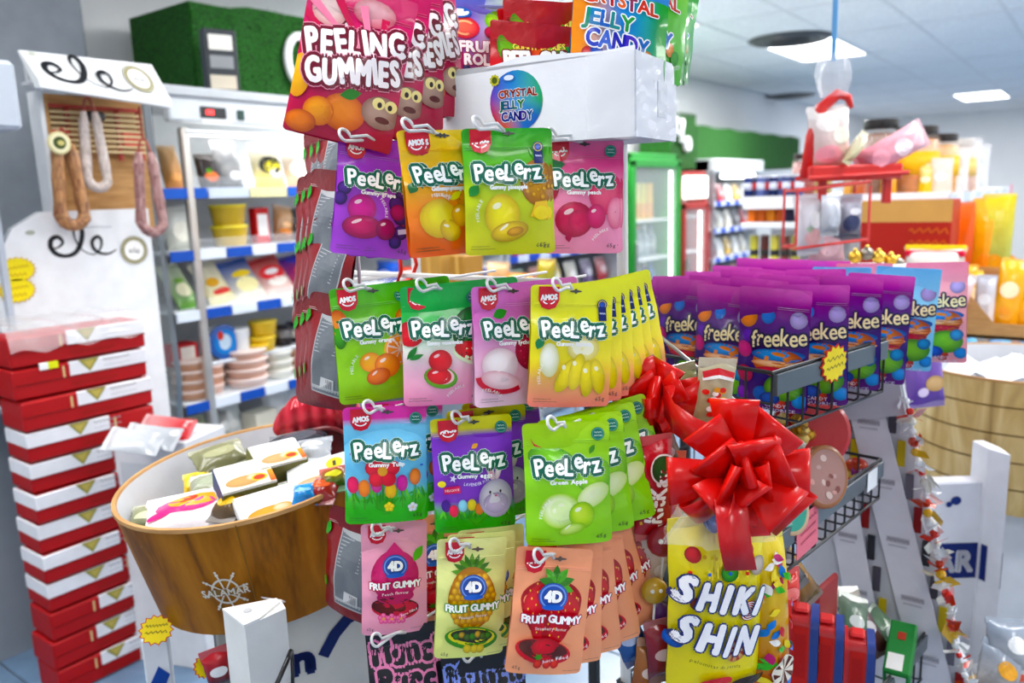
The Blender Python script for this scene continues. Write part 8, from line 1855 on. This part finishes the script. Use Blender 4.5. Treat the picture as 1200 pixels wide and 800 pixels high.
def side_goods():
    # lilac bag on a hook at the end of the board, gold trinket
    q = at(1086, 470, 1.95); A = Art().part('printed_patch'); A.ell(-.1, 1.1, .16, .12, 'f0ecf6'); A.ell(-.04, 1.22, .08, .1, 'f0ecf6'); A.ell(.28, 1.26, .1, .07, 'f0ecf6'); A.ell(.2, .5, .24, .2, 'd8b88a', 'b89460'); A.ell(-.1, .3, .14, .12, 'e8d8f0')
    bag(pose(at(1084, 472, 1.92), 0, 4, 4), .1, .17, .03, '6a4aa0', '9a7ac8', 'lilac_bag', 'lilac printed bag hanging at the end of the slanting board', 'bag', None, None, A, 11)
    bag(pose(at(1058, 432, 1.98), 0, 0, 4), .07, .1, .02, '5a3a90', '8a6ab8', 'lilac_bag', 'second lilac bag half hidden behind the grey cover plate', 'bag', None, None, None, 12)
    q = at(1086, 376, 1.91); m = M(); m.box((0, 0, 0), (.028, .05, .01), 'eef0f2', .002); m.tube([(0, .02, 0), (0, .022, -.08), (-.05, .03, -.3)], .003, 6, 'c8c8cc'); o = m.build('label_hook', PLASTIC); o.matrix_world = pose(q, 0, -14, 0); tag(o, 'white label holder on the hook of the lilac bag', 'hook')
    t = thing('gold_chain', 'short chain of gold foil coins beside the lilac bag', 'chain', at(1062, 362, 1.93))
    for k in range(5): m = M(); m.ball((.004 * (k % 2), 0, -.022 * k), .012, 'd8a81c', 10, 7, (1, .5, 1)); m.build('coin', METAL, t, smooth=True)
    q = at(1027, 302, 2.12); carton(upright(Vector((q.x, q.y, 0)), 0, True), .17, .1, q.z - .017, 'e2e2e4', 'tall_carton', 'tall white carton behind the pouches carrying gold foil sweets', 'carton', None, [('grey_band', 'f', .5, .9, .9, .1, 'c8c8cc')])
    for k, (px, py) in enumerate(((1002, 301), (1016, 297), (1030, 301), (1044, 305), (1052, 309))):
        tt = thing('gold_bell', '%s gold foil sweet from the left behind the far end of the pouches' % ORD[k], 'sweet', at(px, py, 2.12), 'gold foil sweets behind the pouches'); m = M(); m.ball((0, 0, 0), .018, ('d8a83a', '8a8478', 'e8c04a')[k % 3], 10, 7); m.build('foil', METAL, tt, smooth=True); m = M(); m.ball((0, 0, .018), .006, 'f4d060', 8, 5); m.build('tip', METAL, tt, smooth=True)
    # cartons and bags on a low table seen through the gap of the hook stand
    y = 3.1; zt = on_y(560, 338, y).z; a = on_y(430, 338, y); b = on_y(660, 338, y)
    t = thing('back_table', 'grey table behind the hook stand with cartons and bags', 'table', Vector(((a.x + b.x) / 2, y, 0))); w = b.x - a.x
    m = M(); m.box((0, 0, zt - .015), (w, .4, .03), 'b8bcc2', .004); m.build('table_top', PAINT, t)
    for sx in (-1, 1):
        for sy in (-1, 1): m = M(); m.tube([(sx * (w / 2 - .04), sy * .16, 0), (sx * (w / 2 - .04), sy * .16, zt - .03)], .015, 8, 'a8acb2'); m.build('leg', PAINT, t)
    for (px, wd, h, c, lab) in ((515, .16, .2, 'b08a52', 'brown carton on the table behind the hook stand'), (548, .1, .17, '9a7440', 'darker brown carton beside it on the table behind the hook stand')):
        P = on_y(px, 338, y); carton(upright((P.x, y, zt)), wd, .15, h, c, 'shipping_carton', lab, 'carton', None, [('tape_strip', 'f', .5, .5, .14, .98, 'c9a468')], mat=CARD)
    for k, (px, wd, h, c, c2, lab) in enumerate(((455, .17, .13, '2a4aa0', '4a6ac8', 'blue bag at the left of the table behind the hook stand'), (478, .1, .1, 'c82a1c', 'e84a2a', 'red bag at the left of the table behind the hook stand'), (583, .14, .14, 'c8945a', 'dcb48a', 'bag of brown rolls on the table behind the hook stand'), (607, .17, .09, 'e8820e', 'f4a02a', 'bright orange bag on the table behind the hook stand'), (570, .13, .06, 'cfe0d0', 'e4f0e4', 'pale green packet lying on the table behind the hook stand'), (640, .1, .16, '3a8a4a', 'c8a83a', 'green and yellow packet at the right of the table behind the hook stand'))):
        P = on_y(px, 338, y - .12); bag(pose(Vector((P.x, y - .12, zt)), 0, 0, 4, room=True), wd, h, .06, c, c2, 'snack_bag', lab, 'bag', 'bags on the table behind the hook stand', [(0, .4, .3, .15, mix(c2, 'fff', .3))], seed=k + 5, base=True)
    m = M(); pts = [at(468, 290, 1.5), at(470, 318, 1.5), at(466, 330, 1.5), at(480, 334, 1.5), at(488, 310, 1.5), at(484, 292, 1.5)]; m.tube(pts, .004, 6, 'd0281c'); tag(m.build('red_tape', PAPER, None, smooth=True), 'loop of red tape dangling at the left post under the purple pouches', 'tape')
side_goods()
